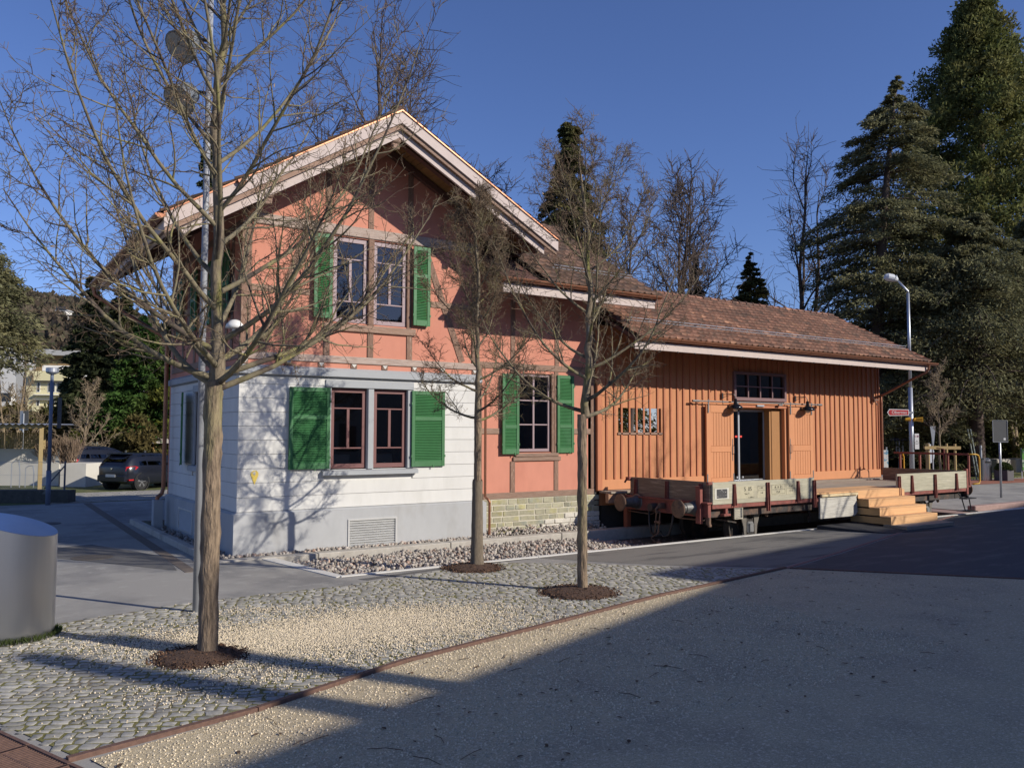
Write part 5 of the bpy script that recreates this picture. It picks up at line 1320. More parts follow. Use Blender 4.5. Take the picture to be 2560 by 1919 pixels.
def tubes_np(P, Rr, k):
    """P (B,n,3) points, Rr (B,n) radii, k sides -> verts, quads"""
    B, n, _ = P.shape
    T = np.empty_like(P); T[:, 1:-1] = P[:, 2:] - P[:, :-2]; T[:, 0] = P[:, 1] - P[:, 0]; T[:, -1] = P[:, -1] - P[:, -2]
    T /= np.linalg.norm(T, axis=2, keepdims=True) + 1e-9
    mt = T.mean(1); ref = np.eye(3)[np.argmin(np.abs(mt), axis=1)]
    A = np.cross(T, ref[:, None, :]); A /= np.linalg.norm(A, axis=2, keepdims=True) + 1e-9
    C = np.cross(T, A)
    th = np.arange(k) * 2 * np.pi / k
    V_ = P[:, :, None, :] + Rr[:, :, None, None] * (A[:, :, None, :] * np.cos(th)[None, None, :, None] + C[:, :, None, :] * np.sin(th)[None, None, :, None])
    i = np.arange(n - 1)[:, None]; j = np.arange(k)[None]
    q = np.stack([i * k + j, i * k + (j + 1) % k, (i + 1) * k + (j + 1) % k, (i + 1) * k + j], -1).reshape(-1, 4)
    Fa = (q[None] + (np.arange(B) * n * k)[:, None, None]).reshape(-1, 4)
    return V_.reshape(-1, 3), Fa

class Bush:
    def __init__(s): s.g = {}
    def add(s, P, R_, k):
        P = np.asarray(P, float); R_ = np.asarray(R_, float)
        if P.ndim == 2: P = P[None]; R_ = R_[None]
        s.g.setdefault((P.shape[1], k), []).append((P, R_))
    def mesh(s, name, smooth=True):
        Vs, Fs, o = [], [], 0
        for (n, k), lst in s.g.items():
            P = np.concatenate([a for a, _ in lst]); R_ = np.concatenate([b for _, b in lst])
            V_, F_ = tubes_np(P, R_, k); Vs.append(V_); Fs.append(F_ + o); o += len(V_)
        return npmesh(name, np.concatenate(Vs), np.concatenate(Fs), smooth)

def grow(rng, p, d, ln, n, wig, trop):
    """B branches at once: p (B,3), d (B,3) start directions, ln (B,), returns (B,n,3)"""
    B = len(p); out = np.empty((B, n, 3)); out[:, 0] = p; d = d / (np.linalg.norm(d, axis=1, keepdims=True) + 1e-9)
    st = (ln / (n - 1))[:, None]
    for i in range(1, n):
        out[:, i] = out[:, i - 1] + d * st
        d = d + rng.normal(size=(B, 3)) * wig + np.array([0, 0, 1.0]) * trop
        d /= np.linalg.norm(d, axis=1, keepdims=True)
    return out
def along(P, t):
    """points and tangents at parameter t (B,m) on polylines P (B,n,3)"""
    B, n, _ = P.shape; x = t * (n - 1); i = np.clip(x.astype(int), 0, n - 2); f = (x - i)[..., None]
    b = np.arange(B)[:, None]
    a, c = P[b, i], P[b, i + 1]
    T = c - a; T /= np.linalg.norm(T, axis=2, keepdims=True) + 1e-9
    return a * (1 - f) + c * f, T
def side_dirs(rng, T, spread, up=0.0):
    r_ = rng.normal(size=T.shape); r_ -= (r_ * T).sum(-1, keepdims=True) * T; r_ /= np.linalg.norm(r_, axis=-1, keepdims=True) + 1e-9
    d = T * np.cos(spread)[..., None] + r_ * np.sin(spread)[..., None]; d[..., 2] += up
    return d

def bare_crown(rng, prim_p, prim_d, prim_l, prim_r, trop=.10, wig=.07, nsec=10, ntert=7, nspur=3, seclen=.34, sec_t0=.15, twigs=True, fine=1.0, tert_l=(.10, .38), kp=7, secmax=1.1):
    """main limbs given; adds side branches, twigs and spurs. returns (limbs Bush, twigs Bush, tips)"""
    limbs, tw = Bush(), Bush()
    B = len(prim_p); n1 = 12
    P1 = grow(rng, prim_p, prim_d, prim_l, n1, wig, trop)
    t = np.linspace(0, 1, n1)[None]
    R1 = prim_r[:, None] * (1 - .86 * t ** .85)
    limbs.add(P1, R1, kp)
    # secondaries
    ts = sec_t0 + (1 - sec_t0) * (np.arange(nsec)[None] + rng.random((B, nsec))) / nsec
    ts = np.clip(ts, 0, .985)
    p, T = along(P1, ts)
    l2 = np.minimum(prim_l[:, None] * seclen * rng.uniform(.45, 1.25, (B, nsec)) * (1.1 - .65 * ts), secmax)
    d = side_dirs(rng, T, rng.uniform(.55, 1.05, (B, nsec)), .12)
    p, d, l2 = p.reshape(-1, 3), d.reshape(-1, 3), l2.reshape(-1)
    rb = (prim_r[:, None] * (1 - .86 * ts ** .85)).reshape(-1)
    P2 = grow(rng, p, d, l2, 7, .12, .07)
    r2 = np.minimum(rb * .6, .018 * np.clip(l2, .25, 1.2) ** .7 + .002)
    t = np.linspace(0, 1, 7)[None]
    limbs.add(P2, np.maximum(r2[:, None] * (1 - .75 * t), .0022 * fine), 5)
    # twigs
    B2 = len(P2)
    ts = .12 + .86 * (np.arange(ntert)[None] + rng.random((B2, ntert))) / ntert
    p, T = along(P2, np.clip(ts, 0, .99))
    d = side_dirs(rng, T, rng.uniform(.5, 1.2, (B2, ntert)), .05)
    l3 = rng.uniform(tert_l[0], tert_l[1], (B2, ntert)) * np.clip(l2[:, None] * 1.7, .4, 1)
    P3 = grow(rng, p.reshape(-1, 3), d.reshape(-1, 3), l3.reshape(-1), 5, .20, .04)
    t = np.linspace(0, 1, 5)[None]
    tw.add(P3, np.maximum(.0045 * fine * (1 - .6 * t) * np.ones((len(P3), 1)), .0018 * fine), 3)
    # twigs straight on the limbs
    m = ntert
    ts = rng.uniform(.15, .99, (B, m)); p, T = along(P1, ts)
    d = side_dirs(rng, T, rng.uniform(.7, 1.3, (B, m)), .1)
    Pm = grow(rng, p.reshape(-1, 3), d.reshape(-1, 3), rng.uniform(.08, .45, B * m), 5, .18, .05)
    tw.add(Pm, np.maximum(.005 * fine * (1 - .6 * t) * np.ones((len(Pm), 1)), .0018 * fine), 3)
    tips = [P3[:, -1], Pm[:, -1]]
    if nspur:
        allp = np.concatenate([P3, Pm])
        B3 = len(allp); ts = rng.uniform(.2, .98, (B3, nspur)); p, T = along(allp, ts)
        d = side_dirs(rng, T, rng.uniform(.6, 1.3, (B3, nspur)), .03)
        P4 = grow(rng, p.reshape(-1, 3), d.reshape(-1, 3), rng.uniform(.025, .13, B3 * nspur), 3, .3, .02)
        tw.add(P4, np.full((len(P4), 3), .0024 * fine) * np.array([[1.2, 1, .8]]), 3)
        tips.append(P4[:, -1])
    return limbs, tw, np.concatenate(tips), P1

def trunk_mesh(rng, pts, rs, k=14, knots=10, name='trunk'):
    """tapered trunk with bulges"""
    P = np.array(pts, float); Rr = np.array(rs, float); n = 42
    t = np.linspace(0, 1, n); tt = np.linspace(0, 1, len(P))
    Q = np.stack([np.interp(t, tt, P[:, i]) for i in range(3)], -1); q = np.interp(t, tt, Rr)
    V_, F_ = tubes_np(Q[None], q[None], k)
    V_ = V_.reshape(n, k, 3); c = Q[:, None, :]
    lump = 1 + .05 * np.sin(np.linspace(0, 31, n))[:, None] * np.cos(np.arange(k) * 2.1)[None] + rng.normal(size=(n, k)) * .022
    for _ in range(knots):
        i, j = rng.integers(3, n - 3), rng.integers(0, k); lump[i - 1:i + 2, j] += rng.uniform(.05, .22) * np.array([.5, 1, .5])
    lump[0] *= 1.25; lump[1] *= 1.1
    V_ = c + (V_ - c) * lump[..., None]
    return npmesh(name, V_.reshape(-1, 3), F_, True)

def street_tree(seed, base, z0, top, r0, r1, nprim, spread, plen, label, lean=(0, 0), group=None, lo=BARKLO, hi=BARK, wrap=None, nleaf=160, rt=None, heights=None, angles=None, nsec=10, ntert=7, split=None, extra=()):
    """z0 first branches, top = leader height"""
    rng = np.random.default_rng(seed); bx, by = base
    t = thing('bare_tree', label, 'tree', (bx, by, 0), group)
    tk = trunk_mesh(rng, [(bx, by, -.05), (bx + lean[0] * .3, by + lean[1] * .3, z0 * .33), (bx + lean[0] * .7, by + lean[1] * .7, z0 * .7), (bx + lean[0], by + lean[1], z0)], [r0, r0 * .93, r0 * .88, (rt or r1) * 1.04], knots=26)
    link('trunk', tk, lo, t)
    n = 26; zz = np.linspace(z0 - .02, top, n); fr = (zz - z0) / (top - z0)
    wob = np.cumsum(rng.normal(size=(n, 2)) * .018, 0)
    L = np.stack([bx + lean[0] + wob[:, 0], by + lean[1] + wob[:, 1], zz], -1)
    LR = r1 * np.clip(1 - fr, 0, 1) ** .8 * .96 + .006; LR[:2] = (rt or r1) * 1.0, (rt or r1) * .6 + r1 * .4
    V_, F_ = tubes_np(L[None], LR[None], 12)
    V_ = (L[:, None] + (V_.reshape(n, 12, 3) - L[:, None]) * (1 + rng.normal(size=(n, 12, 1)) * .05)).reshape(-1, 3)
    link('leader', npmesh('leader', V_, F_, True), hi, t)
    hs = heights if heights is not None else z0 + (top - z0) * .88 * (np.arange(nprim) / nprim) ** 1.25 + rng.uniform(-.06, .06, nprim)
    az = np.arange(len(hs)) * 2.39996 + rng.uniform(-.35, .35, len(hs))
    f = np.clip((hs - z0) / (top - z0), 0, 1)
    P0 = np.stack([np.interp(hs, zz, L[:, i]) for i in range(3)], -1); P0[:, 2] = hs
    el = np.interp(f, [0, .25, .7, 1], spread) + rng.uniform(-.10, .10, len(hs))      # elevation angle of departure
    D = np.stack([np.cos(az) * np.cos(el), np.sin(az) * np.cos(el), np.sin(el)], -1)
    ln = np.interp(f, [0, .2, .6, 1], plen) * rng.uniform(.8, 1.15, len(hs))
    pr = np.interp(f, [0, .3, 1], [r1 * .58, r1 * .40, r1 * .18])
    limbs, tw, tips, P1 = bare_crown(rng, P0, D, ln, pr, trop=.105, wig=.055, nsec=nsec, ntert=ntert)
    link('limbs', limbs.mesh('limbs'), LIMB, t)
    link('twigs', tw.mesh('twigs', False), TWIG, t, kind='stuff')
    if nleaf:
        pk = tips[rng.integers(0, len(tips), nleaf)] - np.array([0, 0, .02])
        lf = leaves('dry_leaves', pk, rng.uniform(.012, .026, nleaf), PALELEAF, rng, flat=False); lf.parent = t; lf.matrix_parent_inverse = WM(t).inverted()
    if wrap:
        w = np.linspace(0.02, wrap, 16); k = 26; th = np.arange(k) * 2 * np.pi / k
        rr_ = (np.interp(w, [0, .3, wrap], [r0 * 1.75, r0 * 1.5, r0 * 1.22]))[:, None] * (1 + .07 * np.sin(th * 13)[None] * np.cos(th * 5)[None] + rng.normal(size=(1, k)) * .035 + rng.normal(size=(16, k)) * .018)
        Vw = np.stack([bx + lean[0] * w[:, None] / z0 + rr_ * np.cos(th)[None], by + rr_ * np.sin(th)[None], w[:, None] + np.where(np.arange(16)[:, None] == 15, rng.uniform(-.06, .03, (1, k)), 0)], -1)
        i = np.arange(15)[:, None]; j = np.arange(k)[None]
        Fw = np.stack([i * k + j, i * k + (j + 1) % k, (i + 1) * k + (j + 1) % k, (i + 1) * k + j], -1).reshape(-1, 4)
        link('reed_wrap', npmesh('reed_wrap', Vw.reshape(-1, 3), Fw), WRAP, t)
    return t
TG = 'bare trees planted in the cobbled bed'
hs1 = np.concatenate([np.array([2.84, 2.87, 2.90, 2.93, 2.96, 2.99, 3.03, 3.08, 3.15, 3.25]), np.linspace(3.35, 7.8, 26)])
street_tree(21, T1, 2.92, 9.2, .104, .064, 24, [.34, .66, .88, 1.15], [3.4, 4.0, 3.0, 1.2], 'big bare tree with yellow lichen before the grey house corner', group=TG, heights=hs1, rt=.09, nleaf=420, nsec=16, ntert=9)
hs2 = np.concatenate([np.array([2.58, 2.63, 2.75, 2.95, 3.1, 3.3, 3.5, 3.7, 3.9]), np.linspace(4.1, 6.2, 16)])
street_tree(22, T2, 2.62, 6.9, .072, .046, 24, [.20, .52, .88, 1.2], [1.7, 1.8, 1.2, .45], 'bare tree with reed-wrapped trunk between grey wall and salmon wing', group=TG, heights=hs2, rt=.062, wrap=1.55, nleaf=80, nsec=13, ntert=10)
hs3 = np.concatenate([np.array([2.62, 2.70, 2.86, 3.05, 3.2, 3.35, 3.5, 3.75, 4.0]), np.linspace(4.2, 6.1, 13)])
street_tree(23, T3, 2.66, 6.9, .078, .058, 24, [.28, .55, .82, 1.15], [2.3, 2.5, 1.6, .5], 'slim bare tree with lichen standing nearest the wagon buffers', group=TG, heights=hs3, rt=.068, nleaf=100, nsec=13, ntert=9)

def far_tree(seed, base, H, label, r=.2, trunks=1, spread=1.0, mat=BARK_FAR, group='bare trees behind the station', name='bare_tree', fine=6.0, nprim=16, z0f=.28, kids=True):
    rng = np.random.default_rng(seed); t = thing(name, label, 'tree', tuple(base), group)
    b = Vector(base); lb, tb = Bush(), Bush()
    for s in range(trunks):
        a = rng.uniform(0, 6.28); dx = (0 if trunks == 1 else 1) * np.array([math.cos(a), math.sin(a)]) * H * .10 * spread
        h = H * rng.uniform(.82, 1.0) if s else H
        n = 12; tt = np.linspace(0, 1, n)
        L = np.stack([b.x + dx[0] * tt ** .7 + np.cumsum(rng.normal(size=n)) * H * .005, b.y + dx[1] * tt ** .7 + np.cumsum(rng.normal(size=n)) * H * .005, b.z - .1 + h * tt], -1)
        lb.add(L, r * (1 - .92 * tt), 7)
        m = nprim // trunks + 2
        f = z0f + (.95 - z0f) * (np.arange(m) + rng.random(m)) / m
        P0 = np.stack([np.interp(f, tt, L[:, i]) for i in range(3)], -1)
        az = np.arange(m) * 2.4 + rng.uniform(-.5, .5, m); el = np.interp(f, [0, 1], [.55, 1.1]) + rng.uniform(-.15, .15, m)
        D = np.stack([np.cos(az) * np.cos(el), np.sin(az) * np.cos(el), np.sin(el)], -1)
        ln = h * np.interp(f, [0, 1], [.42, .16]) * spread * rng.uniform(.75, 1.15, m)
        limbs, tw, tips, _ = bare_crown(rng, P0, D, ln, r * np.interp(f, [0, 1], [.45, .15]), trop=.05, wig=.12, nsec=7, ntert=5, nspur=2, seclen=.42, fine=fine, tert_l=(H * .025, H * .09), kp=5, secmax=9)
        for src, dst in ((limbs, lb), (tw, tb)):
            for k_, l_ in src.g.items(): dst.g.setdefault(k_, []).extend(l_)
    link('trunk', lb.mesh('trunk'), mat, t); link('crown', tb.mesh('crown', False), mat, t, kind='stuff')
    return t

# ---------------------------------------------------------------- evergreens
def leafmat(name, c, c2=None, isl=.35): return M(name, c, rough=.85, var=.2, scale=.8, bump=0, island=isl, col2=c2, c2scale=.5, c2lo=.45, c2hi=.62, spec=.2, trans=.3)
F_DARK = leafmat('dark_fir_needles', (.065, .080, .035), (.095, .095, .04))
F_OLIVE = leafmat('olive_cypress_foliage', (.105, .11, .042), (.15, .12, .045))
F_CEDAR = leafmat('grey_green_cedar_needles', (.165, .165, .085), (.21, .195, .095))
F_SEQ = leafmat('sequoia_foliage', (.12, .135, .042), (.185, .175, .06))
F_GREEN = leafmat('fresh_green_thuja', (.055, .115, .024), (.09, .13, .03))
F_YEL = leafmat('yellow_green_thuja', (.17, .19, .03), (.13, .13, .03))
F_BROWN = leafmat('brownish_shrub_foliage', (.12, .095, .035), (.085, .09, .03))
F_BLUE = leafmat('blue_spruce_needles', (.16, .19, .175), None)
F_BOX = leafmat('box_foliage', (.055, .075, .022), None)

def cards(rng, pos, out, size, name, mat, parent, droop=.25, ratio=.42):
    """needle sprays: pos (N,3), out (N,3) growth direction, size (N,)"""
    N = len(pos)
    a = out + rng.normal(size=(N, 3)) * .55; a[:, 2] -= droop; a /= np.linalg.norm(a, axis=1, keepdims=True) + 1e-9
    b = np.cross(a, rng.normal(size=(N, 3))); b /= np.linalg.norm(b, axis=1, keepdims=True) + 1e-9
    c = np.cross(a, b)
    s = size[:, None]
    q = np.stack([pos - a * s * .5, pos + b * s * ratio * .5 + c * s * .10, pos + a * s * .5 - c * s * .08, pos - b * s * ratio * .5 + c * s * .06], 1)
    F_ = np.arange(N * 4).reshape(N, 4)
    return link(name, npmesh(name, q.reshape(-1, 3), F_), mat, parent, kind='stuff')

def conifer(seed, base, H, Rmax, mat, label, prof, nb=260, per=70, size=(.25, .5), droop=.3, rise=.1, z0=.06, trunk_r=.35, cat='tree', group='evergreens round the station', name='evergreen_tree', bark=None, ratio=.42, width=.22, flat=.3, top_lean=(0, 0), rv=(.72, 1.12)):
    rng = np.random.default_rng(seed); t = thing(name, label, cat, tuple(base), group); b = np.array(base, float)
    zz = np.linspace(0, H * .97, 10)
    m = MB(); m.tube([(b[0] + top_lean[0] * (z / H) ** 2, b[1] + top_lean[1] * (z / H) ** 2, b[2] + z) for z in zz], [trunk_r * (1 - .95 * z / H) + .02 for z in zz], n=9); m.build('trunk', bark or BARK_FAR, t, smooth=True)
    f = z0 + (1 - z0) * rng.random(nb) ** .9; f = np.sort(f)
    az = rng.uniform(0, 6.283, nb); R_ = np.array([prof(x) for x in f]) * Rmax * rng.uniform(rv[0], rv[1], nb)
    br = Bush(); n = 5; tt = np.linspace(0, 1, n)
    ox, oy = top_lean[0] * f ** 2, top_lean[1] * f ** 2
    def curve(t_):   # (nb, m)
        r_ = R_[:, None] * t_; z = f[:, None] * H + R_[:, None] * (rise * t_ - droop * t_ ** 2)
        return np.stack([b[0] + ox[:, None] + np.cos(az)[:, None] * r_, b[1] + oy[:, None] + np.sin(az)[:, None] * r_, b[2] + z], -1)
    P = curve(np.tile(tt, (nb, 1))); br.add(P, np.clip(R_[:, None] * .014, .012, .07) * (1 - .8 * tt)[None], 4)
    link('branches', br.mesh('branches'), bark or BARK_FAR, t, kind='stuff')
    ts = np.sqrt(rng.random((nb, per))) * .92 + .10
    C = curve(ts)
    lat = np.stack([-np.sin(az), np.cos(az), np.zeros(nb)], -1)[:, None, :]
    wd = R_[:, None] * width * (1.15 - ts) * rng.normal(size=(nb, per))
    C = C + lat * wd[..., None] + rng.normal(size=C.shape) * np.array([.10, .10, flat * .3]) * np.clip(R_, .4, 3)[:, None, None] * .6
    outd = np.stack([np.cos(az), np.sin(az), np.zeros(nb)], -1)[:, None, :] + lat * np.sign(wd)[..., None] * .6
    cards(rng, C.reshape(-1, 3), np.broadcast_to(outd, C.shape).reshape(-1, 3).copy(), rng.uniform(size[0], size[1], nb * per), 'crown', mat, t, droop=droop, ratio=ratio)
    return t
def puffy(seed, base, H, Rmax, mat, label, prof, nc=500, per=75, clump=.7, size=(.2, .4), trunk_r=.5, cat='tree', group='evergreens round the station', name='evergreen_tree', z0=.0, ratio=.5):
    rng = np.random.default_rng(seed); t = thing(name, label, cat, tuple(base), group); b = np.array(base, float)
    m = MB(); zz = np.linspace(0, H * .97, 8); m.tube([(b[0], b[1], b[2] + z) for z in zz], [trunk_r * (1 - .93 * z / H) + .01 for z in zz], n=9); m.build('trunk', BARK_FAR, t, smooth=True)
    f = z0 + (1 - z0) * rng.random(nc) ** 1.15; az = rng.uniform(0, 6.283, nc); r_ = np.array([prof(x) for x in f]) * Rmax * (rng.random(nc) ** .45) * rng.uniform(.75, 1.15, nc)
    C = np.stack([b[0] + np.cos(az) * r_, b[1] + np.sin(az) * r_, b[2] + f * H], -1)
    cl = clump * rng.uniform(.6, 1.3, nc)
    g = rng.normal(size=(nc, per, 3)); g /= np.linalg.norm(g, axis=2, keepdims=True); g *= rng.random((nc, per, 1)) ** .4
    P = C[:, None] + g * cl[:, None, None] * np.array([1, 1, .8])
    cards(rng, P.reshape(-1, 3), g.reshape(-1, 3) + np.array([0, 0, .3]), rng.uniform(size[0], size[1], nc * per), 'crown', mat, t, droop=-.1, ratio=ratio)
    return t
cone = lambda x: max(0.02, 1 - x) ** .85
spire = lambda x: max(0.02, (1 - x)) ** 1.15
fat = lambda x: min(1.0, max(.03, (1 - x) * 1.55)) ** .8
oval = lambda x: max(.05, math.sin(math.pi * min(1, .12 + x * .88)) ** .6)

g0 = lambda px, d, z=0.0: spot(px, d, z)
# behind the shed and the wing
conifer(31, g0(1424, 48), 20.4, 5.4, F_OLIVE, 'tall dark olive conifer behind the roof between the slim trees', lambda x: max(.03, 1 - x) ** .85 if x < .93 else .11, nb=420, per=150, size=(.16, .36), droop=.55, rise=.25, width=.3)
conifer(32, g0(1742, 50), 12.9, 3.2, F_DARK, 'small dark conifer behind the shed ridge, left of the pair', cone, nb=170, per=100, size=(.16, .36), droop=.35)
conifer(33, g0(1880, 52), 13.6, 4.4, F_OLIVE, 'small broad spruce behind the shed ridge, right of the pair', cone, nb=210, per=110, size=(.16, .36), droop=.15, rise=.1)
far_tree(41, g0(1665, 46), 16.2, 'twiggy bare tree right of the tall olive conifer', r=.24, trunks=2, spread=.9, nprim=22, fine=5)
far_tree(42, g0(1738, 50), 16.8, 'bare spreading tree above the small left conifer', r=.25, spread=1.0, nprim=18, fine=5)
far_tree(43, g0(1990, 52), 19.2, 'tall forked bare tree left of the great cedar', r=.26, trunks=3, spread=1.05, nprim=20, fine=4.5)
far_tree(44, g0(1575, 44), 14.6, 'dense bare tree just behind the slim lichen tree', r=.2, spread=.85, nprim=18, fine=5)
far_tree(45, g0(985, 42), 22.0, 'large bare tree rising behind the house gable', r=.35, trunks=2, spread=1.0, nprim=24, fine=4.5)
far_tree(46, g0(800, 46), 19.5, 'bare tree behind the left slope of the house roof', r=.3, spread=.9, nprim=16, fine=4.5)
far_tree(47, g0(1240, 50), 17.5, 'bare tree peeping over the right slope of the house roof', r=.25, spread=.8, nprim=14, fine=5)
conifer(34, g0(505, 52), 21.0, 3.2, F_DARK, 'dark conifer behind the big lichen tree and the house roof', cone, nb=260, per=70, size=(.3, .6), droop=.2)
conifer(35, g0(838, 56), 22.0, 2.6, F_DARK, 'dark conifer tip showing over the house roof', cone, nb=220, per=60, size=(.3, .55), droop=.2)
# great cedar, sequoia and drooping cedars on the right
conifer(51, g0(2190, 47), 22.8, 5.2, F_CEDAR, 'great grey-green cedar rising behind the end of the shed', lambda x: min(1, .75 + .5 * x) if x < .42 else max(.03, 1.3 * (1 - x)) ** .5 if x < .9 else max(.05, (1 - x) * 3.3), nb=300, per=340, size=(.13, .34), rv=(.5, 1.25), droop=.42, rise=.28, z0=.03, trunk_r=.5, ratio=.26, width=.26, flat=.2, top_lean=(1.4, -.9))
puffy(52, g0(2468, 62), 35.0, 8.6, F_SEQ, 'giant sequoia towering at the right edge of the picture', lambda x: min(1.0, max(.04, (1 - x) * 1.9)) ** .75, nc=1500, per=130, clump=1.05, size=(.2, .42), trunk_r=.9, ratio=.4)
conifer(53, g0(2440, 45), 14.2, 6.4, F_CEDAR, 'low drooping cedar behind the wagon railing on the right', lambda x: .95 if x < .5 else max(.1, 1.75 * (1 - x)) ** .7, nb=260, per=330, size=(.12, .32), rv=(.55, 1.2), droop=.55, rise=.35, z0=.24, trunk_r=.42, ratio=.26, width=.3, flat=.2)
conifer(54, g0(2600, 50), 15.5, 6.0, F_CEDAR, 'drooping cedar at the far right edge', lambda x: .95 if x < .45 else max(.1, 1.7 * (1 - x)) ** .7, nb=210, per=300, size=(.13, .34), rv=(.55, 1.2), droop=.5, rise=.3, z0=.2, trunk_r=.4, ratio=.26, width=.3, flat=.2)
conifer(55, g0(2300, 58), 12.5, 4.6, F_DARK, 'dark evergreen filling the gap under the great cedar', fat, nb=260, per=80, size=(.3, .6), droop=.3, z0=.02)
far_tree(48, g0(2538, 56), 14.5, 'grey bare tree between the sequoia and the cedars', r=.2, trunks=2, spread=.8, mat=BARK_PALE, nprim=16, fine=5)
for k, (px, d, h, r_, lab) in enumerate(((2080, 60, 8, 4.2, 'dark shrub mass behind the shed end, leftmost'), (2225, 66, 8.5, 4.5, 'dark shrub mass behind the lamp post'), (2360, 68, 8.5, 4.6, 'dark shrub mass behind the staked sapling'), (2480, 70, 9, 4.8, 'dark shrub mass behind the waste bin'), (2600, 70, 9, 5, 'dark shrub mass at the far right'))):
    puffy(60 + k, g0(px, d), h, r_, F_DARK, lab, oval, nc=150, per=60, clump=1.1, size=(.35, .7), trunk_r=.2, cat='shrub', name='evergreen_shrub', group='dark shrubs behind the lawn')
# left side
conifer(71, g0(222, 52), 11.9, 2.3, F_DARK, 'dark conifer between the apartment block and the house', lambda x: max(.03, 1 - x) ** .6, nb=300, per=80, size=(.25, .5), droop=.3, trunk_r=.25)
conifer(72, g0(300, 58), 12.5, 2.7, F_DARK, 'dark conifer behind the house downpipe', lambda x: max(.03, 1 - x) ** .6, nb=260, per=80, size=(.25, .5), droop=.3, trunk_r=.25)
conifer(73, g0(352, 45.5), 8.6, 2.5, F_GREEN, 'bright green thuja left of the house side wall', fat, nb=330, per=130, size=(.13, .3), droop=.25, rise=.2, trunk_r=.2)
puffy(74, g0(285, 44.5), 3.3, 1.6, F_BROWN, 'brownish evergreen shrub behind the black hatchback', oval, nc=120, per=60, clump=.5, size=(.15, .32), trunk_r=.1, cat='shrub', name='evergreen_shrub', group='shrubs by the parking area')
puffy(75, g0(345, 43.5), 2.9, 1.5, F_BROWN, 'brownish evergreen shrub behind the small kiosk', oval, nc=110, per=60, clump=.5, size=(.15, .32), trunk_r=.1, cat='shrub', name='evergreen_shrub', group='shrubs by the parking area')
puffy(79, g0(410, 45), 4.6, 1.3, F_YEL, 'yellow-green evergreen beside the house downpipe', oval, nc=90, per=55, clump=.45, size=(.14, .3), trunk_r=.1, cat='shrub', name='evergreen_shrub', group='shrubs by the parking area')
conifer(76, g0(190, 42.5), 2.3, .55, F_YEL, 'small yellow-green columnar thuja by the concrete wall', lambda x: max(.05, 1 - x) ** .5, nb=90, per=50, size=(.1, .2), droop=-.2, rise=.6, trunk_r=.06)
puffy(77, g0(240, 42), 1.6, .9, F_BLUE, 'blue-grey spruce shrub beside the metal fence', oval, nc=45, per=50, clump=.28, size=(.1, .2), trunk_r=.05, cat='shrub', name='evergreen_shrub', group='shrubs by the parking area')
far_tree(78, g0(217, 41), 4.7, 'pale bare shrub in front of the dark conifer', r=.09, trunks=1, spread=1.15, mat=BARK_PALE, fine=3.2, nprim=18, z0f=.12, group='shrubs by the parking area', name='bare_shrub')
conifer(80, g0(-120, 40), 13.5, 4.6, F_CEDAR, 'blue-grey cedar reaching in at the left edge', lambda x: .9 if x < .5 else max(.08, 1.6 * (1 - x)) ** .7, nb=430, per=130, size=(.12, .32), droop=.35, rise=.25, z0=.40, trunk_r=.4, ratio=.3, width=.28, flat=.2)
for k, (px, d, h, r_, lab) in enumerate(((40, 47, 3.6, 2.6, 'scruffy hedge shrub behind the bicycle shelter'), (130, 47, 3.4, 2.4, 'scruffy hedge shrub behind the lamp pole'))):
    puffy(90 + k, g0(px, d), h, r_, F_BROWN, lab, oval, nc=130, per=60, clump=.6, size=(.15, .34), trunk_r=.1, cat='shrub', name='hedge_shrub', group='shrubs by the parking area')
far_tree(82, g0(30, 44), 6.5, 'bare shrub with a few brown leaves at the left edge', r=.1, trunks=3, spread=1.1, mat=BARK_PALE, fine=3.2, nprim=18, z0f=.1, group='shrubs by the parking area', name='bare_shrub')
for k, (px, d, h) in enumerate(((430, 70, 15), (1330, 80, 15), (1500, 80, 14))):
    far_tree(100 + k, g0(px, d), h, ['bare tree seen under the left eave of the house', 'bare tree far behind the olive conifer', 'bare tree far behind the left end of the shed roof'][k], r=.25, spread=1.0, fine=6.5, nprim=12, group='far bare trees')
# ---------------------------------------------------------------- foreground furniture
STEEL = M('brushed_stainless', (0.62, 0.62, 0.63), rough=.36, var=.06, scale=5, stretch=(1, 1, .05), metal=1.0, bump=.06, bscale=14, bdist=.002)
_nt = STEEL.node_tree; _tn = _nt.nodes.new('ShaderNodeTangent'); _tn.direction_type = 'RADIAL'; _tn.axis = 'Z'
_nt.links.new(_tn.outputs[0], _nt.nodes['Principled BSDF'].inputs['Tangent']); _nt.nodes['Principled BSDF'].inputs['Anisotropic'].default_value = .85
sc_ = thing('steel_column', 'stainless steel cylinder with slanted top at the left edge', 'steel column', (.71, 11.38, 0))
n = 64; R_ = .43; cx_, cy_ = .71, 11.38
sd = (-.83, .56)   # direction in which the slanted top rises
V_ = []
for i in range(n):
    a = 2 * math.pi * i / n; x, y = R_ * math.cos(a), R_ * math.sin(a); V_.append((cx_ + x, cy_ + y, 0))
for i in range(n):
    a = 2 * math.pi * i / n; x, y = R_ * math.cos(a), R_ * math.sin(a); V_.append((cx_ + x, cy_ + y, 1.30 + .30 * (x * sd[0] + y * sd[1])))
m = MB(); m.add(V_, [(i, (i + 1) % n, n + (i + 1) % n, n + i) for i in range(n)]); me = m.mesh('column_body', True); link('column_body', me, STEEL, sc_)
m = MB(); m.add([(v[0], v[1], v[2] + .002) for v in V_[n:]], [tuple(range(n))]); m.build('column_lid', M('sky_tinted_lid', (.40, .44, .54), rough=.28, var=.05, metal=1.0, bump=0), sc_)  # blue sky reflection is put into the lid's base colour
rng = np.random.default_rng(77)
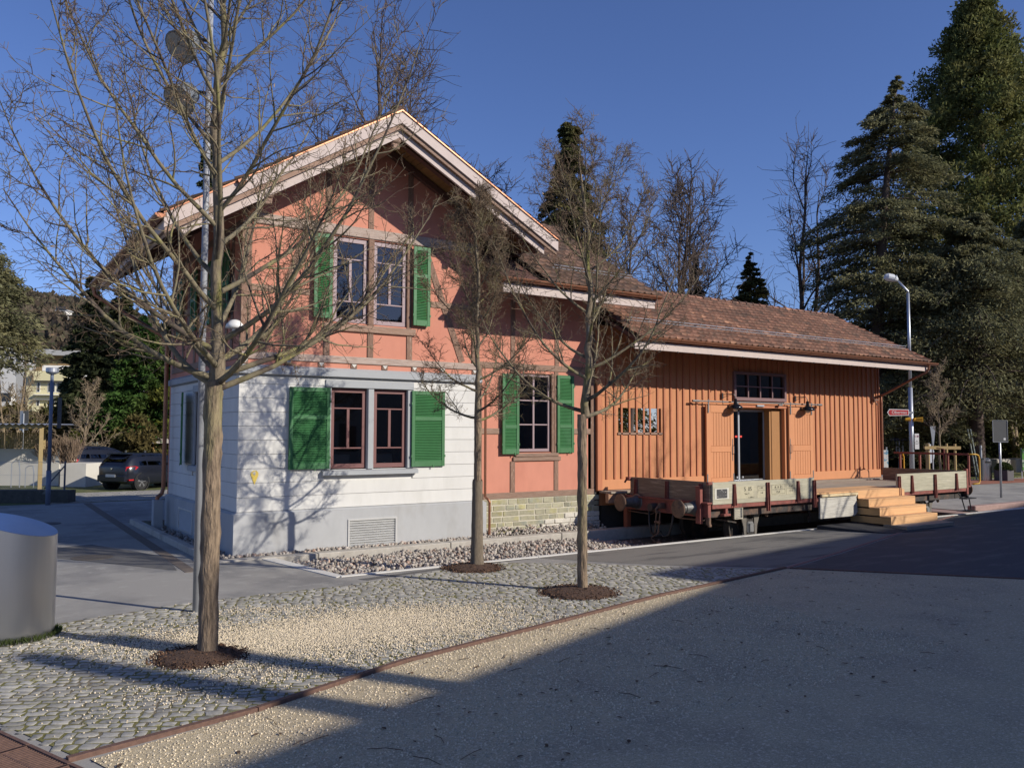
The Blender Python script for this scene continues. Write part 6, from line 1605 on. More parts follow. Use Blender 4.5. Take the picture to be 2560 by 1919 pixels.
a = rng.uniform(3.6, 6.6, 500); P = np.stack([cx_ + (R_ + rng.uniform(.0, .08, 500)) * np.cos(a), cy_ + (R_ + rng.uniform(0, .08, 500)) * np.sin(a), rng.uniform(.03, .06, 500)], -1)
cards(rng, P, np.tile([[0, 0, 1.0]], (500, 1)), rng.uniform(.03, .09, 500), 'weeds', F_BOX, None, droop=-.5, ratio=.2)

mast = thing('light_mast', 'slim grey floodlight mast right behind the big bare tree', 'light mast', (2.81, 11.6, 0))
m = MB(); m.cyl((2.81, 11.6, 0), (2.81, 11.6, 9.6), .046, .038, n=14); m.build('mast_pole', M('grey_mast_paint', (.30, .31, .33), rough=.5, var=.06, bump=0), mast, smooth=True)
LAMPG = M('grey_lamp_housing', (.16, .18, .20), rough=.5, var=.08, bump=0)
for zz, dx in ((6.98, -.32), (7.72, -.22)):
    d = Vector((-.62, -.35, -.70)).normalized(); c = Vector((2.81, 11.6, zz)) + Vector((-.25, .17, 0)) * 1.0
    h = MB(); c0 = c - d * .12; h.cyl(c0, c0 + d * .04, .12, .15, n=18); h.cyl(c0 + d * .04, c0 + d * .26, .15, .175, n=18); h.cyl(c0 + d * .26, c0 + d * .30, .225, .23, n=18)
    ho = h.build('floodlight', LAMPG, mast)
    g = MB(); g.cyl(c0 + d * .301, c0 + d * .306, .205, n=18); g.build('lamp_glass', M('floodlight_glass', (.30, .30, .28), rough=.25, var=.2, scale=60, bump=0), ho)
    g = MB(); g.tube([Vector((2.81, 11.6, zz + .02)), c + Vector((.08, -.05, .05)), c], .025, n=6); g.build('bracket', BLACK, ho)

# neighbouring building and tree beside the camera: they cast the long foreground shade
NB = M('neighbour_render', (.50, .47, .42), rough=.9, var=.06, scale=2, bump=.15)
nb = thing('neighbour_house', 'plain rendered neighbouring building behind the viewer, casting the foreground shade', 'house', (20, -6, 0))
ed = Vector((.943, .333, 0)); nd = Vector((.333, -.943, 0))
hgt = 8.0; shl = hgt / math.tan(rad(SUN_EL)); sh = Vector((-math.cos(rad(SUN_AZ)), -math.sin(rad(SUN_AZ)), 0)) * shl
e0 = Vector((-3.5, 4.15, 0)) + sh; e1 = Vector((9.7, 8.82, 0)) + ed * 6 + sh
m = MB(); m.prism([e0, e1, e1 + nd * 9, e0 + nd * 9], (0, 0, hgt)); m.build('wall', NB, nb)
m = MB(); q0, q1 = e0 - ed * .3 - nd * .25, e1 + ed * .0 - nd * .25; q0.z = q1.z = hgt - .18; m.prism([q0, q1, q1 + nd * 9.5, q0 + nd * 9.5], (0, 0, .17)); m.build('roof', TILE_DARK, nb)
h2 = 9.6; sh2 = sh * (h2 / hgt)
f0 = Vector((9.75, 10.55, 0)) + sh2; f1 = Vector((40.0, 15.2, 0)) + sh2
m = MB(); m.prism([f0, f1, f1 + nd * 9, f0 + nd * 9], (0, 0, h2)); m.build('wall', NB, nb)
for tip, w in (((.76, 10.36), .42), ((1.55, 10.85), .35)):
    tp = Vector((*tip, 0)); a = Vector((tp.x - 0, tp.y, 0))
    # foot of the chimney on the roof edge line
    s_ = Vector((-math.cos(rad(SUN_AZ)), -math.sin(rad(SUN_AZ)), 0))
    for hc in [x * .05 for x in range(170, 280)]:
        p = tp + s_ * (hc / math.tan(rad(SUN_EL)))
        if (p - e0).dot(nd) > .5: break
    m = MB(); m.cyl((p.x, p.y, hgt - .1), (p.x, p.y, hc - .25), w / 2, n=14); m.cyl((p.x, p.y, hc - .25), (p.x, p.y, hc), w * .55, w * .4, n=14); m.build('chimney', NB, nb, smooth=True)
for k in range(6):
    c = e0.lerp(e1, (k + .5) / 6)
    for zz in (1.2, 4.2):
        m = MB(); m.obox(c + Vector((0, 0, zz)), c + Vector((0, 0, zz + 1.5)), 1.0, .04, up=nd); m.build('window', M('neighbour_glass', (.05, .06, .07), rough=.1, var=.02, bump=0), nb)
street_tree(29, (23.3, 4.1), 2.8, 9.4, .12, .10, 20, [.4, .6, .85, 1.2], [2.8, 3.0, 2.2, .8], 'bare tree right of the viewer whose branches dapple the asphalt', group='bare trees beside the viewer', nleaf=0, nsec=8, ntert=5)

# ---------------------------------------------------------------- right background: lamps, signs, bin, planter
WHITE = M('white_lamp_plastic', (.62, .63, .62), rough=.4, var=.04, bump=0)
def pole_at(px, depth, z=0): return spot(px, depth, z)
p = pole_at(2277, 33.5)
sl_ = thing('street_lamp', 'tall galvanised street lamp with angled arm behind the shed', 'street lamp', tuple(p))
m = MB(); m.cyl(p, p + Vector((0, 0, 4.2)), .095, .085, n=14); m.cyl(p + Vector((0, 0, 4.2)), p + Vector((0, 0, 8.02)), .065, .055, n=14); arm = p + _R * -.42 + Vector((0, 0, 8.55)); m.tube([p + Vector((0, 0, 8.0)), p + Vector((0, 0, 8.1)), arm], .042, n=8); m.build('pole', GALV, sl_, smooth=True)
m = MB(); hd = arm + _R * -.26 + Vector((0, 0, .10)); m.cyl(arm, arm + _R * -.12 + Vector((0, 0, .07)), .07, .16, n=12)
for s0, s1, r0_, r1_ in ((-.06, -.10, .11, .155), (-.10, -.34, .155, .16), (-.34, -.44, .16, .10)): m.cyl(hd + _R * (s0 + .2) + Vector((0, 0, -(s0 + .2) * .2)), hd + _R * (s1 + .2) + Vector((0, 0, -(s1 + .2) * .2)), r0_, r1_, n=14)
m.build('lamp_head', WHITE, sl_, smooth=False)
def facing(pos, yaw=0.0):
    """matrix: local X right, Y up, Z towards the viewer"""
    r = _R.copy(); f = -_F
    if yaw:
        q = Matrix.Rotation(yaw, 3, 'Z'); r = q @ r; f = q @ f
    return Matrix.Translation(pos) @ Matrix((r, Vector((0, 0, 1)), f)).transposed().to_4x4()
def plate(name, w, h, t, mat, parent, M4, rnd=.0):
    m = MB()
    if rnd > 0:
        pts = []
        for cx2, cy2, a0 in ((w / 2 - rnd, h / 2 - rnd, 0), (-w / 2 + rnd, h / 2 - rnd, 90), (-w / 2 + rnd, -h / 2 + rnd, 180), (w / 2 - rnd, -h / 2 + rnd, 270)):
            for k in range(5): a = rad(a0 + k * 22.5); pts.append((cx2 + rnd * math.cos(a), cy2 + rnd * math.sin(a), -t))
        m.prism(pts, (0, 0, t))
    else: m.box(-w / 2, w / 2, -h / 2, h / 2, -t, 0)
    return link(name, m.mesh(name), mat, parent, M4)
SIGNRED = M('sign_red', (.45, .03, .035), rough=.5, var=.04, bump=0); SIGNWHITE = M('sign_white', (.72, .72, .70), rough=.5, var=.04, bump=0); SIGNBLUE = M('sign_blue', (.02, .035, .16), rough=.5, var=.04, bump=0); SIGNGREY = M('sign_back_grey', (.085, .088, .09), rough=.6, var=.08, bump=0)
# red arrow sign and parking sign fixed to the street lamp
s = p + _R * -.55 + Vector((0, 0, 3.20)) - _F * .12
sg = thing('direction_sign', 'small red arrow sign pointing left on the street lamp', 'sign', tuple(s))
m = MB(); m.prism([(-.45, 0, -.02), (-.36, .14, -.02), (.42, .12, -.02), (.42, -.12, -.02), (-.36, -.14, -.02)], (0, 0, .02)); link('sign_panel', m.mesh('sign_panel'), SIGNWHITE, sg, facing(s))
m = MB(); m.prism([(-.41, 0, .001), (-.345, .11, .001), (.395, .095, .001), (.395, -.095, .001), (-.345, -.11, .001)], (0, 0, .003)); link('sign_face', m.mesh('sign_face'), SIGNRED, sg, facing(s))
text_mesh('Obernau', .17, SIGNWHITE, sg, facing(s - _F * .006 + _R * .03))
m = MB(); m.box(.40, .62, -.04, .04, -.03, -.015); link('bracket', m.mesh('bracket'), GALV, sg, facing(s))
s = p + _R * .17 + Vector((0, 0, 2.05)) - _F * .1
sg = thing('parking_sign', 'white no-stopping sign with two round symbols on the street lamp', 'sign', tuple(s))
plate('sign_panel', .17, .62, .02, SIGNWHITE, sg, facing(s))
for k, c in ((-.04, SIGNRED), (.04, SIGNBLUE)):
    m = MB(); m.lathe([(.034, .001), (.034, .004)], (k, .2, 0), n=14); link('symbol', m.mesh('symbol'), SIGNRED, sg, facing(s))
    m = MB(); m.lathe([(.025, .0045), (.025, .006)], (k, .2, 0), n=14); link('symbol_disc', m.mesh('symbol_disc'), SIGNWHITE if k < 0 else SIGNBLUE, sg, facing(s))
for k, tx in enumerate(('Zone', 'Anlieferung', 'gestattet')): text_mesh(tx, .032, INK, sg, facing(s - _F * .004 + Vector((0, 0, .02 - k * .06))))
m = MB(); m.box(-.11, -.05, -.02, .02, -.05, -.02); link('bracket', m.mesh('bracket'), GALV, sg, facing(s))
s = p + _R * .1 + Vector((0, 0, 2.92)) - _F * .05
m = MB(); m.cyl(s, s + _R * .28 - _F * .15, .06, .10, n=12); m.cyl(s - _R * .35, s - _R * .16 + Vector((0, 0, .02)), .05, .08, n=12); m.box(s.x - .07, s.x + .07, s.y - .07, s.y + .07, s.z - .06, s.z + .06); tag(m.build('signal_horn', YEL), 'yellow horn fittings on the street lamp below the red sign', 'fitting')
# park lamp with street-name sign
p2 = pole_at(2246, 47)
pl2 = thing('park_lamp', 'low park lamp with flat disc shade behind the shed corner', 'lamp', tuple(p2))
m = MB(); m.cyl(p2, p2 + Vector((0, 0, 2.6)), .055, .045, n=10); m.build('pole', GALV, pl2)
m = MB(); m.lathe([(.10, 2.25), (.14, 2.3), (.16, 2.55), (.10, 2.60)], tuple(p2), n=14); m.build('lamp_body', WHITE, pl2)
m = MB(); m.lathe([(.05, 2.62), (.42, 2.60), (.42, 2.635), (.06, 2.70)], tuple(p2), n=20); m.build('lamp_shade', WHITE, pl2)
s = p2 + Vector((0, 0, 2.02)) - _F * .08
sg = thing('street_name_sign', 'dark blue street name sign on the low park lamp', 'sign', tuple(s))
plate('sign_panel', 1.05, .16, .02, SIGNBLUE, sg, facing(s)); text_mesh('Heinrich-Walther-Weg', .11, SIGNWHITE, sg, facing(s - _F * .004))
s = p2 + Vector((0, 0, 1.60)) - _F * .07
m = MB(); m.bbox(-.22, -.14, -.28, .28, -.03, 0); m.bbox(.14, .22, -.28, .28, -.03, 0); m.box(-.16, .16, -.02, .02, -.05, -.03); tag(link('sign_bracket', m.mesh('sign_bracket'), GALV, None, facing(s)), 'edge-on grey sign plates on the park lamp pole', 'sign')
# backs of two traffic signs
p3 = pole_at(2329, 38.5)
sg = thing('yield_sign', 'triangular traffic sign seen edge-on from behind beside the sapling', 'sign', tuple(p3))
m = MB(); m.cyl(p3, p3 + Vector((0, 0, 2.7)), .035, n=8); m.build('pole', GALV, sg)
m = MB(); m.prism([(-.13, .45, 0), (.13, .45, 0), (.02, -.45, 0), (-.02, -.45, 0)], (0, 0, .02)); link('sign_panel', m.mesh('sign_panel'), GALV, sg, facing(p3 + Vector((0, 0, 2.25)) - _F * .06))
p4 = pole_at(2320, 40)
sg = thing('round_sign', 'round traffic sign seen from behind low between the stakes', 'sign', tuple(p4))
m = MB(); m.cyl(p4, p4 + Vector((0, 0, 1.9)), .035, n=8); m.build('pole', GALV, sg)
m = MB(); m.lathe([(.40, 0), (.40, .02)], (0, 0, 0), n=28); M4 = facing(p4 + Vector((0, 0, 1.35)) - _F * .06, rad(35)); link('sign_panel', m.mesh('sign_panel'), GALV, sg, M4)
m = MB(); m.box(-.06, .06, -.30, .5, .021, .04); link('sign_rib', m.mesh('sign_rib'), GALV, sg, M4)
# staked sapling
ps = pole_at(2343, 36.5)
far_tree(130, ps, 5.3, 'staked bare sapling behind the wagon railing', r=.06, spread=.75, mat=BARK_PALE, fine=2.6, nprim=14, z0f=.42, group='bare trees behind the station', name='bare_tree')
st = thing('tree_stakes', 'timber stake frame around the bare sapling', 'tree stakes', tuple(ps))
STK = M('pine_stake', (.42, .30, .13), rough=.85, var=.2, bump=.2)
cs = [ps + _R * a + _F * b for a, b in ((-.6, -.35), (.55, -.35), (.6, .45), (-.25, .5))]
for c in cs:
    m = MB(); m.cyl(c + Vector((0, 0, -.1)), c + Vector((0, 0, 1.92)), .055, n=8); m.build('stake', STK, st)
m = MB(); m.obox(cs[0] + Vector((0, 0, 1.75)) - _R * .2 - _F * .08, cs[1] + Vector((0, 0, 1.75)) + _R * .2 - _F * .08, .05, .13); m.build('crossbar', STK, st)
m = MB(); m.obox(cs[3] + Vector((0, 0, 1.75)) - _R * .1 + _F * .08, cs[2] + Vector((0, 0, 1.75)) + _R * .1 + _F * .08, .05, .12); m.build('crossbar', STK, st)
# grey sign back on a pole
p5 = Vector((32.61, 15.69, 0))
sg = thing('traffic_sign', 'grey back of a rectangular traffic sign on a slim pole at right', 'sign', tuple(p5))
m = MB(); m.cyl(p5, p5 + Vector((0, 0, 2.55)), .04, n=10); m.build('pole', GALV, sg, smooth=True)
M4 = facing(p5 + Vector((0, 0, 2.46)) - _F * .05); plate('sign_panel', .56, .82, .03, SIGNGREY, sg, M4, rnd=.06)
m = MB()
for a, b, c, d in ((-.28, .28, .395, .41), (-.28, .28, -.41, -.395), (-.28, -.265, -.395, .395), (.265, .28, -.395, .395)): m.box(a, b, c, d, .0005, .012)
link('sign_rim', m.mesh('sign_rim'), GALV, sg, M4)
m = MB(); m.box(.12, .20, -.33, -.25, .0005, .002); link('sticker', m.mesh('sticker'), SIGNWHITE, sg, M4)
# waste bin, planter, leaning poles, posters
pb = Vector((43.3, 21.95, 0)); pb = spot(2460, 42.4)
bn = thing('waste_bin', 'tall stainless waste bin beside the boxwood planter', 'waste bin', tuple(pb))
m = MB(); m.cyl(pb, pb + Vector((0, 0, 1.05)), .22, n=18, caps=True); m.build('bin_body', STEEL, bn)
m = MB(); m.cyl(pb + Vector((0, 0, 1.05)), pb + Vector((0, 0, 1.13)), .215, .15, n=18); m.build('bin_lid', STEEL, bn)
m = MB(); s = pb + Vector((0, 0, .93)) - _F * .225; m.box(-.13, .13, -.05, .05, -.02, .01); link('bin_slot', m.mesh('bin_slot'), BLACK, bn, facing(s))
m = MB(); q = pb + _R * .25 + _F * .1; m.cyl(q, q + Vector((0, 0, 1.0)), .10, n=12); m.build('bin_post', BLACK, bn)
q = spot(2449, 43.2); m = MB(); m.cyl(q, q + Vector((0, 0, 1.75)), .06, n=10); tag(m.build('bollard', GALV), 'short steel post behind the waste bin', 'post')
pp = spot(2505, 42.2)
pt = thing('planter', 'square dark planter with a clipped boxwood ball', 'planter', tuple(pp))
m = MB(); m.bbox(pp.x - .33, pp.x + .33, pp.y - .33, pp.y + .33, 0, .55, .02); m.build('planter_box', M('dark_planter', (.075, .07, .07), rough=.6, var=.1, bump=0), pt)
rng = np.random.default_rng(5); g = rng.normal(size=(2600, 3)); g /= np.linalg.norm(g, axis=1, keepdims=True); g[:, 2] = np.abs(g[:, 2]) * .95 - .1
cards(rng, np.array([pp.x, pp.y, .58]) + g * np.array([.42, .42, .42]) * rng.uniform(.8, 1, (2600, 1)), g, rng.uniform(.05, .1, 2600), 'boxwood', F_BOX, pt, droop=0, ratio=.6)
q = spot(2430, 43); 
for k, lab in ((0, 'pale pole leaning on the cedar trunk, left of the two'), (.14, 'pale pole leaning on the cedar trunk, right of the two')):
    m = MB(); m.cyl(q + _R * (.15 + k), q + _R * (-.25 + k) + Vector((0, 0, 2.6)), .03, n=6); tag(m.build('leaning_pole', M('pale_green_pole', (.33, .38, .33), rough=.6, var=.1, bump=0)), lab, 'pole')
POSTER = M('poster_print', (.62, .62, .58), rough=.6, var=.05, bump=0, col2=(.12, .30, .42), c2scale=5, c2lo=.54, c2hi=.56, col3=(.55, .08, .07), c3scale=4, c3lo=.60, c3hi=.62)
q = spot(2210, 34.5); ad = thing('poster_column', 'poster stand with bright prints behind the shed corner', 'poster stand', tuple(q))
m = MB(); m.box(-.16, .13, .75, 1.68, -.1, 0); link('poster', m.mesh('poster'), POSTER, ad, facing(q)); m = MB(); m.box(-.2, .17, 0.0, .74, -.12, -.01); m.box(.10, .15, .74, 1.8, -.14, -.105); link('stand', m.mesh('stand'), GALV, ad, facing(q))
q = spot(2572, 44); ad = thing('green_board', 'green information board at the right edge', 'board', tuple(q))
m = MB(); m.box(-.42, .42, .45, 1.55, -.05, 0); link('board_panel', m.mesh('board_panel'), M('green_board_print', (.10, .30, .05), rough=.5, var=.1, bump=0, col2=(.5, .55, .5), c2scale=4), ad, facing(q)); m = MB(); m.box(-.45, -.40, 0, 1.6, -.08, -.051); m.box(.40, .45, 0, 1.6, -.08, -.051); link('board_post', m.mesh('board_post'), GALV, ad, facing(q))
for px, d, lab in ((2490, 50, 'stone trough in the shade behind the planter'), (2535, 51, 'second stone trough further right in the shade')):
    q = spot(px, d); m = MB(); m.bbox(q.x - .8, q.x + .8, q.y - .4, q.y + .4, 0, .85, .05); tag(m.build('stone_trough', CONCRETE), lab, 'trough')

# ---------------------------------------------------------------- left background: parking, shelter, cars
def box_at(m, px0, px1, depth, z0, z1, th=.2):
    a, b = spot(px0, depth), spot(px1, depth)
    m.obox(a + Vector((0, 0, (z0 + z1) / 2)), b + Vector((0, 0, (z0 + z1) / 2)), th, z1 - z0)
WALLC = M('white_concrete_wall', (.60, .57, .50), rough=.9, var=.08, scale=1.5, bump=.15)
dw_ = 36.3
m = MB(); box_at(m, -90, 156, dw_, -.1, 1.58); tag(m.build('retaining_wall', WALLC), 'tall pale concrete wall behind the bicycle shelter', 'wall')
m = MB(); a, b = spot(156.5, dw_ - .9), spot(220, dw_ - .9); m.prism([a, b, b + _F * 1.6, a + _F * 1.6], (0, 0, .98)); tag(m.build('planter_wall', WALLC), 'lower pale concrete planter wall holding the clipped brush', 'wall')
rng = np.random.default_rng(9); hb = thing('clipped_brush', 'clipped leafless hedge in the concrete planter', 'hedge', tuple(spot(165, dw_, .98)))
B = 420; c = spot(160, dw_ + .2, .96); P0 = np.array(c)[None] + np.array(_R)[None] * rng.uniform(-.9, .55, (B, 1)) + np.array(_F)[None] * rng.uniform(-.3, .3, (B, 1))
D = np.tile([[0, 0, 1.0]], (B, 1)) + rng.normal(size=(B, 3)) * .28 + np.array(_R)[None] * (P0 - np.array(c)).dot(np.array(_R))[:, None] * .3
Pb = grow(rng, P0, D, rng.uniform(.7, 1.0, B), 6, .08, .05); bb = Bush(); bb.add(Pb, np.full((B, 6), .012), 3)
ts = rng.uniform(.3, 1, (B, 6)); pq, T = along(Pb, ts); Pq = grow(rng, pq.reshape(-1, 3), side_dirs(rng, T, rng.uniform(.3, .8, (B, 6)), .3).reshape(-1, 3), rng.uniform(.15, .4, B * 6), 3, .1, .1); bb.add(Pq, np.full((B * 6, 3), .008), 3)
link('stems', bb.mesh('stems', False), M('brush_twig', (.23, .165, .115), rough=1, var=.2, bump=0, island=.3), hb, kind='stuff')
# low dark wall with chain-link fence
DW = M('mossy_dark_wall', (.075, .075, .065), rough=.95, var=.35, scale=5, bump=.4, col2=(.16, .17, .15), c2scale=3, c2lo=.6, c2hi=.66)
m = MB(); a, b = spot(-120, 27.6), spot(177, 27.6); m.prism([a, b, b + _F * .5, a + _F * .5], (0, 0, .41)); tag(m.build('low_wall', DW), 'low dark mossy wall under the wire fence at left', 'wall')
fe = thing('wire_fence', 'chain-link fence with slanted end brace on the low dark wall', 'fence', tuple(spot(60, 27.85, .4)))
for px in (-60, 168):
    a = spot(px, 27.85); m = MB(); m.cyl(a + Vector((0, 0, .38)), a + Vector((0, 0, 1.36)), .03, n=8); m.build('post', M('dark_post', (.09, .10, .12), rough=.5, var=.1, bump=0), fe)
a, b = spot(168, 27.85, 1.22), spot(118, 27.85, .45); m = MB(); m.cyl(a, b, .022, n=6); m.build('brace', MATS['dark_post'], fe)
m = MB(); 
for zz in (1.33, .9, .45): m.cyl(spot(-60, 27.85, zz), spot(168, 27.85, zz), .004, n=4, caps=False)
w0 = spot(-60, 27.85); L_ = (spot(168, 27.85) - w0).length; k = 0.0
while k < L_:
    for s in (1, -1):
        a = w0 + _R * k; b = a + _R * (.9 * s); 
        if 0 <= k + .9 * s <= L_: m.add([a + Vector((0, 0, .45)) - _F * .002, b + Vector((0, 0, 1.33)) - _F * .002, b + Vector((0, 0, 1.333)) + _R * .004, a + Vector((0, 0, .453)) + _R * .004], [(0, 1, 2, 3)])
    k += .075
m.build('wire_mesh', GALV, fe, kind='stuff')
# bicycle shelter
OCH = M('ochre_steel', (.33, .24, .10), rough=.6, var=.08, bump=.05)
sh_ = thing('bicycle_shelter', 'ochre steel bicycle shelter with perforated back panel', 'shelter', tuple(spot(40, 34.6)))
def bar(px0, z0, d0, px1, z1, d1, w, name, mat=OCH):
    m = MB(); m.obox(spot(px0, d0, z0), spot(px1, d1, z1), w, w * 1.0); m.build(name, mat, sh_)
bar(106, 0, 34.0, 106, 2.46, 34.0, .15, 'post'); bar(-120, 0, 34.0, -120, 2.46, 34.0, .15, 'post'); bar(113, 1.58, 35.9, 113, 2.46, 35.9, .12, 'post'); bar(-120, 1.58, 35.9, -120, 2.46, 35.9, .12, 'post')
bar(-124, 2.53, 34.0, 110, 2.53, 34.0, .15, 'beam'); bar(-124, 2.50, 35.9, 116, 2.50, 35.9, .12, 'beam'); bar(106, 2.52, 34.0, 113, 2.52, 35.9, .12, 'beam')
m = MB(); a = spot(-124, 33.8, 2.62); Lr = (spot(118, 33.8) - spot(-124, 33.8)).length; nn = 60
vs = []
for i in range(nn + 1):
    q = a + _R * (Lr * i / nn) + Vector((0, 0, .035 * math.sin(i * 1.57))); vs += [q, q + _F * 2.4]
m.add(vs, [(2 * i, 2 * i + 2, 2 * i + 3, 2 * i + 1) for i in range(nn)]); m.build('corrugated_roof', GALV, sh_)
m = MB()
a = spot(-118, 36.0); Lr = (spot(112, 36.0) - a).length; i = 0
while i * .09 < Lr:
    q = a + _R * (i * .09); m.obox(q + Vector((0, 0, 1.62)), q + Vector((0, 0, 2.30)), .045, .01, up=_F); i += 1
for zz in np.arange(1.64, 2.32, .085): m.obox(a + Vector((0, 0, zz)) - _F * .012, a + _R * Lr + Vector((0, 0, zz)) - _F * .012, .01, .04)
m.build('perforated_panel', OCH, sh_, kind='stuff')
for k, (px, d) in enumerate(((35, 34.9), (70, 35.0))):
    m = MB(); q = spot(px, d); m.tube([q, q + Vector((0, 0, 1.0 - k * .2)), q + _R * .12 + Vector((0, 0, 1.1 - k * .2)), q + _R * .3 + Vector((0, 0, 1.1 - k * .2)), q + _R * .35 + Vector((0, 0, .6)), q + _R * .35], .02, n=6); tag(m.build('bicycle_rack', GALV), ['bent steel bicycle rack under the shelter, left one', 'bent steel bicycle rack under the shelter, right one'][k], 'bicycle rack')
# pole lamp with sign, and a second sign behind the shelter
pa = spot(128, 26.9); lp_ = thing('pole_lamp', 'blue-grey pole lamp with round flat head at left', 'street lamp', tuple(pa))
BG = M('blue_grey_pole', (.14, .17, .23), rough=.5, var=.1, bump=.05)
m = MB(); m.cyl(pa, pa + Vector((0, 0, 1.1)), .075, n=12); m.cyl(pa + Vector((0, 0, 1.1)), pa + Vector((0, 0, 4.2)), .058, .05, n=12); m.build('pole', BG, lp_, smooth=True)
m = MB(); m.lathe([(.05, 4.18), (.16, 4.22), (.19, 4.26), (.19, 4.38), (.17, 4.40), (.02, 4.41)], tuple(pa), n=20); m.build('lamp_head', GALV, lp_, smooth=False)
m = MB(); s = pa + _R * .10; m.box(-.02, .05, 2.45, 3.45, -.06, .06); tag(link('pole_sign', m.mesh('pole_sign'), SIGNGREY, None, facing(s + _F * .3)), 'long grey sign seen edge-on on the pole lamp', 'sign')
s = spot(60, 41); sg = thing('twin_sign', 'pair of grey sign backs on a pole behind the shelter', 'sign', tuple(s)); m = MB(); m.cyl(s, s + Vector((0, 0, 3.2)), .04, n=8); m.build('pole', GALV, sg)
plate('sign_panel', .16, .95, .03, GALV, sg, facing(s + _R * -.1 + Vector((0, 0, 2.85)))); plate('sign_panel', .22, .95, .03, SIGNGREY, sg, facing(s + _R * .13 + Vector((0, 0, 2.85))))

